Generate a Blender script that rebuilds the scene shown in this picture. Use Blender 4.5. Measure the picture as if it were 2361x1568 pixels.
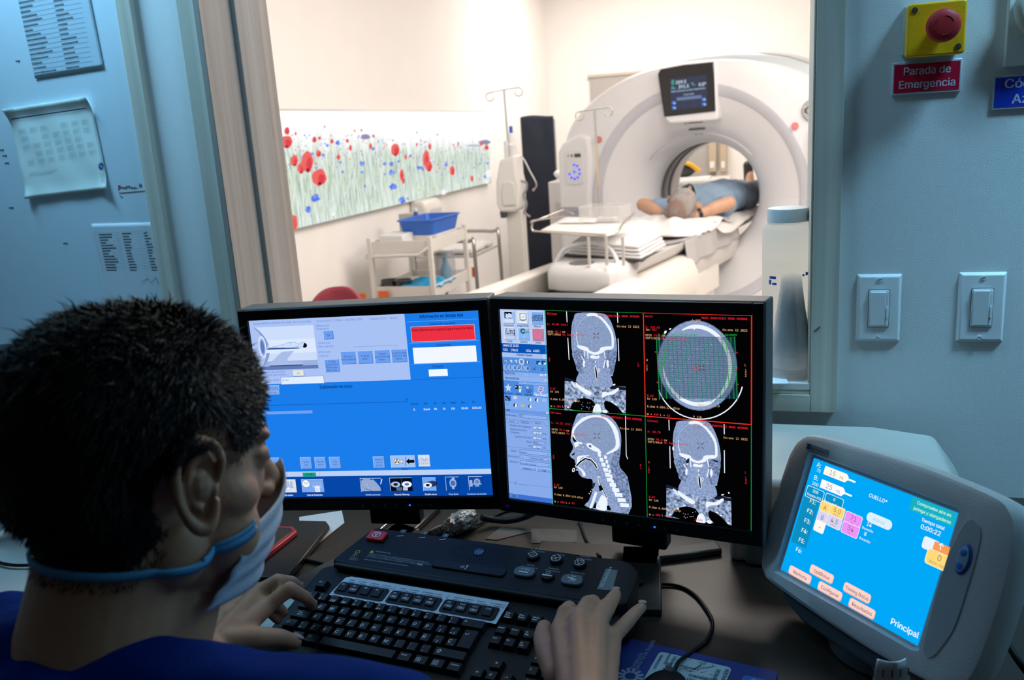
import bpy, bmesh, math, random
from mathutils import Vector, Matrix, noise
random.seed(7)
PI = math.pi
for _o in list(bpy.data.objects): bpy.data.objects.remove(_o)
SC = bpy.context.scene
COL = SC.collection

# ---------------------------------------------------------------- camera, world, lights
CAMZ = 1.43
YAW, PITCH, ROLL, FPX = 0.30645618, 0.23621871, -0.06500143, 2000.0
_f = Vector((-math.sin(YAW)*math.cos(PITCH), math.cos(YAW)*math.cos(PITCH), -math.sin(PITCH)))
_r = Vector((math.cos(YAW), math.sin(YAW), 0)); _u = _r.cross(_f)
_c, _s = math.cos(ROLL), math.sin(ROLL)
CR, CU = _c*_r + _s*_u, -_s*_r + _c*_u
cam = bpy.data.cameras.new('camera'); camo = bpy.data.objects.new('camera', cam); COL.objects.link(camo)
camo.matrix_world = Matrix(((CR.x, CU.x, -_f.x, 0), (CR.y, CU.y, -_f.y, 0), (CR.z, CU.z, -_f.z, CAMZ), (0, 0, 0, 1)))
cam.sensor_width = 36.0; cam.lens = FPX/2361*36.0; cam.clip_start = 0.02; cam.clip_end = 60
cam.dof.use_dof = True; cam.dof.focus_distance = 1.28; cam.dof.aperture_fstop = 7.0
SC.camera = camo
wd = bpy.data.worlds.new('world'); SC.world = wd; wd.use_nodes = True
wd.node_tree.nodes['Background'].inputs[0].default_value = (0.55, 0.60, 0.70, 1)
wd.node_tree.nodes['Background'].inputs[1].default_value = 0.014
SC.view_settings.view_transform = 'Standard'; SC.view_settings.look = 'None'
SC.view_settings.exposure = 0.0; SC.view_settings.gamma = 1.0; SC.view_settings.use_curve_mapping = False

def area(name, loc, aim, sx, sy, power, col, spread=180):
    l = bpy.data.lights.new(name, 'AREA'); l.shape = 'RECTANGLE'; l.size = sx; l.size_y = sy
    l.energy = power; l.color = col; l.spread = math.radians(spread)
    o = bpy.data.objects.new(name, l); COL.objects.link(o); o.location = loc
    o.rotation_euler = (Vector(aim)-Vector(loc)).to_track_quat('-Z', 'Y').to_euler(); return o
BLUE = (0.31, 0.69, 1.0); WARM = (1.0, 0.915, 0.855)
SC.cycles.transparent_max_bounces = 32
# wall-washing ceiling lamps of the control room, in a row close to the window wall
LAMPX = (-1.75, -0.55, 1.02)
for _x, _p in zip(LAMPX, (8.0, 4.5, 19.5)):
    area('ceiling_lamp_light', (_x, 1.26, 2.58), (_x+(0.25 if _x < -1 else 0), 1.62, 1.95), 0.50, 0.20, _p, BLUE, 92)
# scanner room ceiling panels
area('scanner_room_lamp_light', (-0.1, 3.5, 2.80), (-0.1, 3.5, 0), 1.2, 1.2, 52, WARM)
area('scanner_room_lamp_light', (-0.9, 7.3, 2.80), (-0.9, 7.5, 0), 1.6, 1.0, 66, WARM)
area('scanner_room_lamp_light', (1.3, 4.4, 2.80), (1.3, 4.4, 0), 1.2, 1.2, 62, WARM)

# ---------------------------------------------------------------- measuring helpers: a photo pixel read onto a real plane
def ray(px, py): return CR*(px-1180.5) - CU*(py-784.0) + _f*FPX
EYE = Vector((0, 0, CAMZ))
def onX(px, py, X): d = ray(px, py); return EYE + d*(X/d.x)
def onY(px, py, Y): d = ray(px, py); return EYE + d*(Y/d.y)
def onZ(px, py, Z): d = ray(px, py); return EYE + d*((Z-CAMZ)/d.z)
def onD(px, py, D): return EYE + ray(px, py)*(D/FPX)

# ---------------------------------------------------------------- materials
MATS = {}
def lin(c):
    return tuple((x/12.92 if x <= 0.04045 else ((x+0.055)/1.055)**2.4) for x in c)
def mat(name, col, rough=0.5, metal=0.0, bump=0.0, bscale=80.0, var=0.0, vscale=6.0, trans=0.0, alpha=1.0, coat=0.0, srgb=False, spec=0.5, sub=0.0):
    if name in MATS: return MATS[name]
    m = bpy.data.materials.new(name); m.use_nodes = True; nt = m.node_tree; b = nt.nodes['Principled BSDF']
    if srgb: col = lin(col)
    b.inputs['Base Color'].default_value = (*col, 1); b.inputs['Roughness'].default_value = rough
    b.inputs['Metallic'].default_value = metal; b.inputs['Transmission Weight'].default_value = trans
    b.inputs['Alpha'].default_value = alpha; b.inputs['Coat Weight'].default_value = coat
    b.inputs['Specular IOR Level'].default_value = spec
    if sub: b.inputs['Subsurface Weight'].default_value = sub; b.inputs['Subsurface Scale'].default_value = 0.01
    tc = nt.nodes.new('ShaderNodeTexCoord')
    n = nt.nodes.new('ShaderNodeTexNoise'); n.inputs['Scale'].default_value = vscale; n.inputs['Detail'].default_value = 4
    nt.links.new(tc.outputs['Object'], n.inputs['Vector'])
    mx = nt.nodes.new('ShaderNodeMixRGB'); mx.blend_type = 'MULTIPLY'; mx.inputs[0].default_value = var if var else 0.06
    mx.inputs[1].default_value = (*col, 1); nt.links.new(n.outputs['Color'], mx.inputs[2])
    g = nt.nodes.new('ShaderNodeRGBToBW'); rp = nt.nodes.new('ShaderNodeMapRange')
    nt.links.new(n.outputs['Color'], g.inputs[0]); nt.links.new(g.outputs[0], rp.inputs[0])
    rp.inputs[1].default_value = 0.35; rp.inputs[2].default_value = 0.65; rp.inputs[3].default_value = 0.6; rp.inputs[4].default_value = 1.0
    nt.links.new(rp.outputs[0], mx.inputs[2]); nt.links.new(mx.outputs[0], b.inputs['Base Color'])
    if bump:
        n2 = nt.nodes.new('ShaderNodeTexNoise'); n2.inputs['Scale'].default_value = bscale; n2.inputs['Detail'].default_value = 3
        nt.links.new(tc.outputs['Object'], n2.inputs['Vector'])
        bp = nt.nodes.new('ShaderNodeBump'); bp.inputs['Strength'].default_value = bump; bp.inputs['Distance'].default_value = 0.004
        nt.links.new(n2.outputs['Fac'], bp.inputs['Height']); nt.links.new(bp.outputs[0], b.inputs['Normal'])
    MATS[name] = m; return m
def wood(name, c1, c2, rough=0.5, axis='Z', scale=14.0, fine=True):
    if name in MATS: return MATS[name]
    m = bpy.data.materials.new(name); m.use_nodes = True; nt = m.node_tree; b = nt.nodes['Principled BSDF']
    tc = nt.nodes.new('ShaderNodeTexCoord'); mp = nt.nodes.new('ShaderNodeMapping')
    k = {'X': 0, 'Y': 1, 'Z': 2}[axis]; s = [scale*(5 if fine else 1)]*3; s[k] = scale*0.10; mp.inputs['Scale'].default_value = s
    nt.links.new(tc.outputs['Object'], mp.inputs[0])
    n = nt.nodes.new('ShaderNodeTexNoise'); n.inputs['Scale'].default_value = 1.0; n.inputs['Detail'].default_value = 8; n.inputs['Distortion'].default_value = 0.6
    nt.links.new(mp.outputs[0], n.inputs['Vector'])
    cr = nt.nodes.new('ShaderNodeValToRGB'); cr.color_ramp.elements[0].color = (*c1, 1); cr.color_ramp.elements[1].color = (*c2, 1)
    cr.color_ramp.elements[0].position = 0.3; cr.color_ramp.elements[1].position = 0.7
    nt.links.new(n.outputs['Fac'], cr.inputs[0]); nt.links.new(cr.outputs[0], b.inputs['Base Color'])
    b.inputs['Roughness'].default_value = rough
    MATS[name] = m; return m
def emis(col, s=1.0, name=None):
    key = name or 'glow_%02x%02x%02x_%d' % (int(col[0]*255), int(col[1]*255), int(col[2]*255), int(s*100))
    if key in MATS: return MATS[key]
    m = bpy.data.materials.new(key); m.use_nodes = True; nt = m.node_tree; nt.nodes.clear()
    e = nt.nodes.new('ShaderNodeEmission'); o = nt.nodes.new('ShaderNodeOutputMaterial')
    e.inputs[0].default_value = (*lin(col), 1); e.inputs[1].default_value = s
    nt.links.new(e.outputs[0], o.inputs[0]); MATS[key] = m; return m
def emis_noise(name, c1, c2, scale=60, stretch=(1, 1, 1), lo=0.35, hi=0.65, detail=5, s=1.0):
    if name in MATS: return MATS[name]
    m = bpy.data.materials.new(name); m.use_nodes = True; nt = m.node_tree; nt.nodes.clear()
    e = nt.nodes.new('ShaderNodeEmission'); o = nt.nodes.new('ShaderNodeOutputMaterial')
    tc = nt.nodes.new('ShaderNodeTexCoord'); mp = nt.nodes.new('ShaderNodeMapping'); mp.inputs['Scale'].default_value = stretch
    n = nt.nodes.new('ShaderNodeTexNoise'); n.inputs['Scale'].default_value = scale; n.inputs['Detail'].default_value = detail
    cr = nt.nodes.new('ShaderNodeValToRGB'); cr.color_ramp.elements[0].color = (*lin(c1), 1); cr.color_ramp.elements[1].color = (*lin(c2), 1)
    cr.color_ramp.elements[0].position = lo; cr.color_ramp.elements[1].position = hi
    nt.links.new(tc.outputs['Object'], mp.inputs[0]); nt.links.new(mp.outputs[0], n.inputs['Vector']); nt.links.new(n.outputs['Fac'], cr.inputs[0])
    nt.links.new(cr.outputs[0], e.inputs[0]); e.inputs[1].default_value = s; nt.links.new(e.outputs[0], o.inputs[0]); MATS[name] = m; return m
def glassy(name, tint=(1, 1, 1), refl=0.04, rough=0.02, opac=0.0, ocol=(0.9, 0.9, 0.9), thru=False):
    if name in MATS: return MATS[name]
    m = bpy.data.materials.new(name); m.use_nodes = True; nt = m.node_tree; nt.nodes.clear()
    o = nt.nodes.new('ShaderNodeOutputMaterial'); t = nt.nodes.new('ShaderNodeBsdfTransparent'); g = nt.nodes.new('ShaderNodeBsdfGlossy')
    t.inputs[0].default_value = (*tint, 1); g.inputs['Roughness'].default_value = rough
    fr = nt.nodes.new('ShaderNodeLayerWeight'); fr.inputs[0].default_value = 0.5; pw = nt.nodes.new('ShaderNodeMath'); pw.operation = 'POWER'; pw.inputs[1].default_value = 5
    mul = nt.nodes.new('ShaderNodeMath'); mul.operation = 'MULTIPLY_ADD'; mul.inputs[1].default_value = 0.5; mul.inputs[2].default_value = refl*0.6
    nt.links.new(fr.outputs['Facing'], pw.inputs[0]); nt.links.new(pw.outputs[0], mul.inputs[0])
    base = t
    if opac:
        d = nt.nodes.new('ShaderNodeBsdfDiffuse'); d.inputs[0].default_value = (*ocol, 1)
        if thru:
            tl_ = nt.nodes.new('ShaderNodeBsdfTranslucent'); tl_.inputs[0].default_value = (*ocol, 1); m1 = nt.nodes.new('ShaderNodeMixShader'); m1.inputs[0].default_value = 0.55
            nt.links.new(d.outputs[0], m1.inputs[1]); nt.links.new(tl_.outputs[0], m1.inputs[2]); d = m1
        m0 = nt.nodes.new('ShaderNodeMixShader'); m0.inputs[0].default_value = opac
        nt.links.new(t.outputs[0], m0.inputs[1]); nt.links.new(d.outputs[0], m0.inputs[2]); base = m0
    mx = nt.nodes.new('ShaderNodeMixShader'); nt.links.new(mul.outputs[0], mx.inputs[0]); nt.links.new(base.outputs[0], mx.inputs[1]); nt.links.new(g.outputs[0], mx.inputs[2])
    nt.links.new(mx.outputs[0], o.inputs[0]); MATS[name] = m; return m

def milky(name, col, k=0.5):
    if name in MATS: return MATS[name]
    m = bpy.data.materials.new(name); m.use_nodes = True; nt = m.node_tree; b = nt.nodes['Principled BSDF']; b.inputs['Base Color'].default_value = (*col, 1); b.inputs['Roughness'].default_value = 0.4
    t = nt.nodes.new('ShaderNodeBsdfTranslucent'); t.inputs[0].default_value = (*col, 1); x = nt.nodes.new('ShaderNodeMixShader'); x.inputs[0].default_value = k
    nt.links.new(b.outputs[0], x.inputs[1]); nt.links.new(t.outputs[0], x.inputs[2]); nt.links.new(x.outputs[0], nt.nodes['Material Output'].inputs[0]); MATS[name] = m; return m
# ---------------------------------------------------------------- mesh building
def rotm(rz=0, rx=0, ry=0):
    return Matrix.Rotation(rz, 4, 'Z') @ Matrix.Rotation(rx, 4, 'X') @ Matrix.Rotation(ry, 4, 'Y')
def TR(loc=(0, 0, 0), rz=0, rx=0, ry=0): return Matrix.Translation(loc) @ rotm(rz, rx, ry)
TEXTC = {}; FONTS = {}; CUR = ['sans']
for _k, _n in (('sans', 'Inter.woff2'), ('mono', 'DejaVuSansMono.woff2')):      # Blender's own bundled typefaces, else the built-in one
    try: FONTS[_k] = bpy.data.fonts.load(bpy.utils.system_resource('DATAFILES')+'/fonts/'+_n)
    except Exception: FONTS[_k] = None
def text_geo(s, bold=0.0):
    """outline of a string at size 1, origin at its left baseline: verts, faces, width"""
    k = (s, bold, CUR[0])
    if k in TEXTC: return TEXTC[k]
    cu = bpy.data.curves.new('t', 'FONT'); cu.body = s; cu.resolution_u = 3; cu.offset = 0.0
    if FONTS.get(CUR[0]): cu.font = FONTS[CUR[0]]
    o = bpy.data.objects.new('t', cu); me = o.to_mesh()
    kf = {'sans': 1.27, 'mono': 1.12}[CUR[0]] if FONTS.get(CUR[0]) else 1.0; vs = [v.co*kf for v in me.vertices]; fs = [tuple(p.vertices) for p in me.polygons]
    w = max([v.x for v in vs], default=0.3)
    if bold > 0.009:      # heavier weight: the outline laid twice, a hair apart
        n = len(vs); d = Vector((min(0.05, bold*1.6+0.01), 0, 0)); vs = vs+[v+d+Vector((0, 0, 0.00002)) for v in vs]+[v+d*0.5+Vector((0, d.x*0.4, 0.00004)) for v in vs]; fs = fs+[tuple(i+n for i in f) for f in fs]+[tuple(i+2*n for i in f) for f in fs]
    o.to_mesh_clear(); bpy.data.objects.remove(o); bpy.data.curves.remove(cu)
    TEXTC[k] = (vs, fs, w); return TEXTC[k]
class MB:
    def __init__(s): s.v = []; s.f = []; s.m = []; s.mats = []; s.M = Matrix.Identity(4)
    def mi(s, m):
        if m is None: return 0
        if m not in s.mats: s.mats.append(m)
        return s.mats.index(m)
    def add(s, vs, fs, m=None, M=None):
        b = len(s.v); M = s.M if M is None else s.M @ M; k = s.mi(m)
        s.v += [M @ Vector(v) for v in vs]; s.f += [tuple(b+i for i in f) for f in fs]; s.m += [k]*len(fs); return s
    def box(s, x0, x1, y0, y1, z0, z1, m=None, M=None):
        return s.add([(x0, y0, z0), (x1, y0, z0), (x1, y1, z0), (x0, y1, z0), (x0, y0, z1), (x1, y0, z1), (x1, y1, z1), (x0, y1, z1)],
                     [(0, 3, 2, 1), (4, 5, 6, 7), (0, 1, 5, 4), (1, 2, 6, 5), (2, 3, 7, 6), (3, 0, 4, 7)], m, M)
    def frus(s, x0, x1, y0, y1, z0, z1, ix, iy, m=None, M=None, oy=0):
        return s.add([(x0, y0, z0), (x1, y0, z0), (x1, y1, z0), (x0, y1, z0), (x0+ix, y0+iy+oy, z1), (x1-ix, y0+iy+oy, z1), (x1-ix, y1-iy+oy, z1), (x0+ix, y1-iy+oy, z1)],
                     [(0, 3, 2, 1), (4, 5, 6, 7), (0, 1, 5, 4), (1, 2, 6, 5), (2, 3, 7, 6), (3, 0, 4, 7)], m, M)
    def prism(s, pts, d0, d1, m=None, M=None, ax='Y'):
        """closed outline (a, b) extruded along ax from d0 to d1"""
        n = len(pts)
        def P(a, b, d): return {'Y': (a, d, b), 'Z': (a, b, d), 'X': (d, a, b)}[ax]
        vs = [P(a, b, d0) for a, b in pts] + [P(a, b, d1) for a, b in pts]
        fs = [tuple(range(n)), tuple(range(2*n-1, n-1, -1))] + [(i, i+n, (i+1) % n+n, (i+1) % n) for i in range(n)]
        return s.add(vs, fs, m, M)
    def lathe(s, prof, n=32, m=None, M=None, cap=True):
        vs = []; fs = []; k = len(prof)
        for r, z in prof:
            for i in range(n): a = 2*PI*i/n; vs.append((r*math.cos(a), r*math.sin(a), z))
        for j in range(k-1):
            for i in range(n): fs.append((j*n+i, j*n+(i+1) % n, (j+1)*n+(i+1) % n, (j+1)*n+i))
        if cap: fs.append(tuple(range(n-1, -1, -1))); fs.append(tuple(range((k-1)*n, k*n)))
        return s.add(vs, fs, m, M)
    def cyl(s, c, r, h, n=24, m=None, M=None, ax='Z', r2=None):
        R = {'Z': Matrix.Identity(4), 'Y': Matrix.Rotation(-PI/2, 4, 'X'), 'X': Matrix.Rotation(PI/2, 4, 'Y')}[ax]
        T = Matrix.Translation(c) @ R
        return s.lathe([(r, 0), (r if r2 is None else r2, h)], n, m, T if M is None else M @ T)
    def ell(s, c, r, m=None, M=None, n=16, k=10, R=None):
        T = Matrix.Translation(c)
        if R is not None: T = T @ R
        T = T @ Matrix.Diagonal((r[0], r[1], r[2], 1))
        vs = [(0, 0, -1)]; fs = []
        for j in range(1, k):
            a = -PI/2+PI*j/k
            for i in range(n): b = 2*PI*i/n; vs.append((math.cos(a)*math.cos(b), math.cos(a)*math.sin(b), math.sin(a)))
        vs.append((0, 0, 1)); t = len(vs)-1
        for i in range(n): fs.append((0, 1+(i+1) % n, 1+i))
        for j in range(k-2):
            for i in range(n): fs.append((1+j*n+i, 1+j*n+(i+1) % n, 1+(j+1)*n+(i+1) % n, 1+(j+1)*n+i))
        for i in range(n): fs.append((1+(k-2)*n+i, 1+(k-2)*n+(i+1) % n, t))
        return s.add(vs, fs, m, T if M is None else M @ T)
    def tube(s, pts, r, n=8, m=None, closed=False, M=None, flat=1.0, up=None, smooth=0):
        pts = [Vector(p) for p in pts]
        if smooth: pts, r = spline(pts, smooth, closed, r)
        k = len(pts); rr = r if isinstance(r, (list, tuple)) else [r]*k
        T = []
        for i in range(k):
            a = pts[(i-1) % k] if (closed or i > 0) else pts[i]; b = pts[(i+1) % k] if (closed or i < k-1) else pts[i]
            T.append((b-a).normalized())
        u = Vector(up) if up else (Vector((0, 0, 1)) if abs(T[0].z) < 0.9 else Vector((1, 0, 0)))
        vs = []; fs = []
        for i in range(k):
            u = (u - T[i]*u.dot(T[i]))
            if u.length < 1e-6: u = T[i].orthogonal()
            u.normalize(); w = T[i].cross(u)
            for j in range(n): a = 2*PI*j/n; vs.append(pts[i] + (w*math.cos(a) + u*math.sin(a)*flat)*rr[i])
        for i in range(k if closed else k-1):
            for j in range(n):
                i2 = (i+1) % k; fs.append((i*n+j, i*n+(j+1) % n, i2*n+(j+1) % n, i2*n+j))
        if not closed: fs.append(tuple(range(n-1, -1, -1))); fs.append(tuple(range((k-1)*n, k*n)))
        return s.add(vs, fs, m, M)
    def cap(s, a, b, ra, rb, n=16, m=None):
        """tapered capsule, a limb segment"""
        a = Vector(a); b = Vector(b); s.ell(a, (ra,)*3, m, n=n, k=n//2); s.ell(b, (rb,)*3, m, n=n, k=n//2)
        return s.tube([a, b], [ra, rb], n, m)
    def text(s, t, x, y, size, m=None, M=None, al='L', bold=0.0, z=0.0, ww=None):
        vs, fs, w = text_geo(t, bold); sx = size if ww is None or w == 0 else ww/w
        o = {'L': 0, 'C': -w*sx/2, 'R': -w*sx}[al]
        return s.add([(x+o+v.x*sx, y+v.y*size, z+v.z) for v in vs], fs, m, M)
    def grid(s, fn, nu, nv, m=None, M=None, thick=None):
        vs = [fn(i/nu, j/nv) for j in range(nv+1) for i in range(nu+1)]
        fs = [(j*(nu+1)+i, j*(nu+1)+i+1, (j+1)*(nu+1)+i+1, (j+1)*(nu+1)+i) for j in range(nv) for i in range(nu)]
        return s.add(vs, fs, m, M)
    def build(s, name, m=None, parent=None, bev=0.0, seg=2, smooth=35, sub=0, thick=0.0, world=False, kind=None, label=None):
        me = bpy.data.meshes.new(name); off = Vector((0, 0, 0))
        if world and parent is not None:
            root = parent
            while root.parent: root = root.parent
            inv = (Matrix.Translation(root.location) @ root.rotation_euler.to_matrix().to_4x4()).inverted()
            s.v = [inv @ v for v in s.v]
        me.from_pydata([tuple(v) for v in s.v], [], s.f)
        if m is not None and not s.mats: me.materials.append(m)
        for q in s.mats: me.materials.append(q)
        me.polygons.foreach_set('material_index', s.m)
        me.validate(); me.update()
        bm = bmesh.new(); bm.from_mesh(me); bmesh.ops.recalc_face_normals(bm, faces=bm.faces) if smooth is not None else None; bm.to_mesh(me); bm.free()
        if smooth:
            me.polygons.foreach_set('use_smooth', [True]*len(me.polygons)); me.set_sharp_from_angle(angle=math.radians(smooth))
        o = bpy.data.objects.new(name, me); COL.objects.link(o)
        if thick: q = o.modifiers.new('thick', 'SOLIDIFY'); q.thickness = thick; q.offset = 0
        if bev:
            q = o.modifiers.new('bevel', 'BEVEL'); q.width = bev; q.segments = seg; q.limit_method = 'ANGLE'; q.angle_limit = math.radians(40); q.harden_normals = False
        if sub: q = o.modifiers.new('sub', 'SUBSURF'); q.levels = sub; q.render_levels = sub
        if parent is not None: o.parent = parent
        if kind: o['kind'] = kind
        if label: o['label'] = label
        return o
def spline(pts, k, closed=False, r=None):
    n = len(pts); out = []; ro = []; rl = isinstance(r, (list, tuple))
    for i in range(n if closed else n-1):
        g = lambda j: pts[j % n] if closed else pts[max(0, min(n-1, j))]
        p0, p1, p2, p3 = g(i-1), g(i), g(i+1), g(i+2)
        for q in range(k):
            t = q/k; out.append(0.5*((2*p1)+(p2-p0)*t+(2*p0-5*p1+4*p2-p3)*t*t+(3*p1-3*p2+p3-p0)*t**3))
            if rl: ro.append(r[i]*(1-t)+r[(i+1) % n]*t)
    if not closed: out.append(pts[-1]); ro.append(r[-1] if rl else 0)
    return out, (ro if rl else r)
def rr(x0, x1, y0, y1, r, k=5):
    """rounded rectangle outline"""
    o = []
    for cx, cy, a0 in ((x1-r, y1-r, 0), (x0+r, y1-r, 90), (x0+r, y0+r, 180), (x1-r, y0+r, 270)):
        for i in range(k+1): a = math.radians(a0+90*i/k); o.append((cx+r*math.cos(a), cy+r*math.sin(a)))
    return o
def thing(name, label, cat, loc=(0, 0, 0), rz=0, group=None):
    o = bpy.data.objects.new(name, None); COL.objects.link(o); o.empty_display_size = 0.05
    o.location = loc; o.rotation_euler = (0, 0, rz); o['label'] = label; o['category'] = cat
    if group: o['group'] = group
    return o
def tag(o, label, cat, group=None, kind=None):
    o['label'] = label; o['category'] = cat
    if group: o['group'] = group
    if kind: o['kind'] = kind
    return o
def struct(name, mb, m, **k):
    o = mb.build(name, m, **k); o['kind'] = 'structure'; return o
def copy_thing(o, loc=None, rz=None, label=None):
    c = o.copy(); COL.objects.link(c)
    for ch in list(o.children):
        d = ch.copy(); COL.objects.link(d); d.parent = c
        for g in list(ch.children): e = g.copy(); COL.objects.link(e); e.parent = d
    if loc is not None: c.location = loc
    if rz is not None: c.rotation_euler = (0, 0, rz)
    if label: c['label'] = label
    return c

# flat printed or lit picture on a plane: photo readings rectified to the panel's own metres
def homog(src, dst):
    import numpy as np
    A = []; b = []
    for (x, y), (u, v) in zip(src, dst):
        A += [[x, y, 1, 0, 0, 0, -u*x, -u*y], [0, 0, 0, x, y, 1, -v*x, -v*y]]; b += [u, v]
    h = np.linalg.solve(np.array(A, float), np.array(b, float)); return [float(q) for q in h]
class Panel:
    def __init__(s, corners, w, h, strength=1.0):
        """corners: photo px of TL TR BR BL; panel local x right, y up, centre 0"""
        s.H = homog(corners, [(-w/2, h/2), (w/2, h/2), (w/2, -h/2), (-w/2, -h/2)]); s.mb = MB(); s.w = w; s.h = h
        s.z = 0.0; s.E = strength; s.view(0, 0, 1)
    def view(s, x0, y0, k): s.x0, s.y0, s.k = x0, y0, k; return s
    def p(s, x, y):
        x = s.x0+x/s.k; y = s.y0+y/s.k; h = s.H; d = h[6]*x+h[7]*y+1
        return ((h[0]*x+h[1]*y+h[2])/d, (h[3]*x+h[4]*y+h[5])/d)
    def nz(s): s.z += 0.000003; return s.z
    def col(s, c): return emis(c, s.E) if isinstance(c, tuple) else c
    def poly(s, pts, c, raw=False):
        q = pts if raw else [s.p(*a) for a in pts]; z = s.nz(); n = len(q)
        s.mb.add([(a, b, z) for a, b in q], [tuple(range(n))], s.col(c)); return s
    def spoly(s, pts, c, k=4):
        q, _ = spline([Vector((*p, 0)) for p in pts], k, True); return s.poly([(v.x, v.y) for v in q], c)
    def rect(s, x0, y0, x1, y1, c, edge=None, hi=None):
        a = s.p(x0, y0); b = s.p(x1, y1)
        if edge:
            t = 0.0006; s.poly([(a[0]-t, a[1]+t), (b[0]+t, a[1]+t), (b[0]+t, b[1]-t), (a[0]-t, b[1]-t)], edge, True)
            if hi: s.poly([(a[0]-t, a[1]+t), (b[0]+t, a[1]+t), (b[0], a[1]), (a[0], a[1]), (a[0], b[1]), (a[0]-t, b[1]-t)], hi, True)
        return s.poly([(a[0], a[1]), (b[0], a[1]), (b[0], b[1]), (a[0], b[1])], c, True)
    def line(s, pts, c, t=0.0006, closed=False):
        q = [Vector((*s.p(*a), 0)) for a in pts]
        if closed: q.append(q[0])
        m = s.col(c); z = s.nz()
        for a, b in zip(q, q[1:]):
            d = (b-a)
            if d.length < 1e-7: continue
            d.normalize(); n = Vector((-d.y, d.x, 0))*t/2; e = d*t*0.4
            s.mb.add([(*(a-e+n).xy, z), (*(b+e+n).xy, z), (*(b+e-n).xy, z), (*(a-e-n).xy, z)], [(0, 1, 2, 3)], m)
        return s
    def ell(s, x, y, rx, ry, c, n=24, a=0.0):
        """radii in metres"""
        cx, cy = s.p(x, y); ca, sa = math.cos(a), math.sin(a)
        return s.poly([(cx+rx*math.cos(t)*ca-ry*math.sin(t)*sa, cy+rx*math.cos(t)*sa+ry*math.sin(t)*ca) for t in [2*PI*i/n for i in range(n)]], c, True)
    def ring(s, x, y, rx, ry, t, c, n=24, a0=0, a1=360):
        cx, cy = s.p(x, y); z = s.nz(); vs = []; fs = []; m = s.col(c)
        k = n if a1-a0 == 360 else n+1
        for i in range(n+1):
            a = math.radians(a0+(a1-a0)*i/n)
            vs += [(cx+(rx-t/2)*math.cos(a), cy+(ry-t/2)*math.sin(a), z), (cx+(rx+t/2)*math.cos(a), cy+(ry+t/2)*math.sin(a), z)]
        for i in range(n): fs.append((2*i, 2*i+1, 2*i+3, 2*i+2))
        s.mb.add(vs, fs, m); return s
    def text(s, t, x, y, size, c, al='L', bold=0.0, x2=None):
        """size in metres (cap height ~0.7), x/y the baseline start; x2 the photo x where the string ends"""
        a = s.p(x, y); ww = None
        if x2 is not None: ww = abs(s.p(x2, y)[0]-a[0])
        s.mb.text(t, a[0], a[1], size, s.col(c), None, al, bold, s.nz(), ww); return s
    def build(s, name, parent, M, label=None):
        for i, v in enumerate(s.mb.v): s.mb.v[i] = M @ Vector((v.x, -v.z, v.y))
        return s.mb.build(name, None, parent, smooth=None, label=label)
# ================================================================= CONTROL ROOM
paint = mat('wall_paint', (0.74, 0.76, 0.76), 0.75, bump=0.10, bscale=420, vscale=1.5)
paint_ct = mat('scanner_wall_paint', (0.93, 0.895, 0.865), 0.8, bump=0.1, bscale=200)
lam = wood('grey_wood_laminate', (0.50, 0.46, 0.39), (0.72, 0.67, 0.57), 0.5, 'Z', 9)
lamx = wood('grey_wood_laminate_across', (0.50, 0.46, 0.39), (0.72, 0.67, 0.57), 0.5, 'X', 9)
lamj = wood('laminate_darkened', (0.245, 0.21, 0.185), (0.385, 0.335, 0.30), 0.5, 'Z', 9)  # same laminate as the casing, its colour darkened to offset the scanner room light
ivory = mat('ivory_plastic', (0.78, 0.78, 0.75), 0.35)
white = mat('white_plastic', (0.82, 0.82, 0.81), 0.35)
paper = mat('paper', (0.80, 0.82, 0.84), 0.8)
ink = mat('ink', (0.10, 0.11, 0.13), 0.8)
black = mat('black_plastic', (0.006, 0.007, 0.008), 0.45, bump=0.05, bscale=400, spec=0.22)
blackg = mat('black_gloss', (0.006, 0.007, 0.008), 0.15)
darkgrey = mat('dark_grey_plastic', (0.05, 0.055, 0.06), 0.45)
steel = mat('steel', (0.62, 0.62, 0.60), 0.28, 1.0)
screwm = mat('screw_metal', (0.35, 0.37, 0.36), 0.35, 1.0)
YW, YI = 1.60, 1.80           # window wall: control side, scanner side
WX0, WX1, WZ0 = -1.12, 0.056, 0.945
DX1 = -1.272                  # right edge of the door casing on the left
WTOP = 2.25
w = MB(); w.box(-1.29, WX0, YW, YI, 0, 2.7); w.box(WX1, 2.2, YW, YI, 0, 2.7); w.box(WX0, WX1, YW, YI, 0, WZ0); w.box(WX0, WX1, YW, YI, WTOP, 2.7); w.box(-2.6, -1.29, YW, YI, 2.2, 2.7); w.box(-2.6, -2.25, YW, YI, 0, 2.2)
struct('wall_window', w, paint)
struct('floor', MB().box(-2.6, 2.2, -0.6, YI, -0.08, 0), mat('floor_vinyl', (0.25, 0.26, 0.27), 0.5))
struct('wall_right', MB().box(2.2, 2.3, -0.6, YI, 0, 2.7), paint)
struct('wall_left', MB().box(-2.7, -2.6, -0.6, YI, 0, 2.7), paint)
struct('ceiling', MB().box(-2.7, 2.3, -0.6, YI, 2.7, 2.8), paint)
for x, lb in zip(LAMPX, ('above the pale blue door', 'above the left monitor', 'above the light switches')):
    t = thing('ceiling_lamp', 'small recessed ceiling lamp '+lb, 'lamp', (x, 1.26, 2.6))
    MB().box(-0.27, 0.27, -0.12, 0.12, 0.04, 0.1).build('housing', white, t, bev=0.005)
    MB().box(-0.25, 0.25, -0.10, 0.10, 0.030, 0.038).build('diffuser', emis((0.7, 0.85, 1), 1.0), t)
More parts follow.
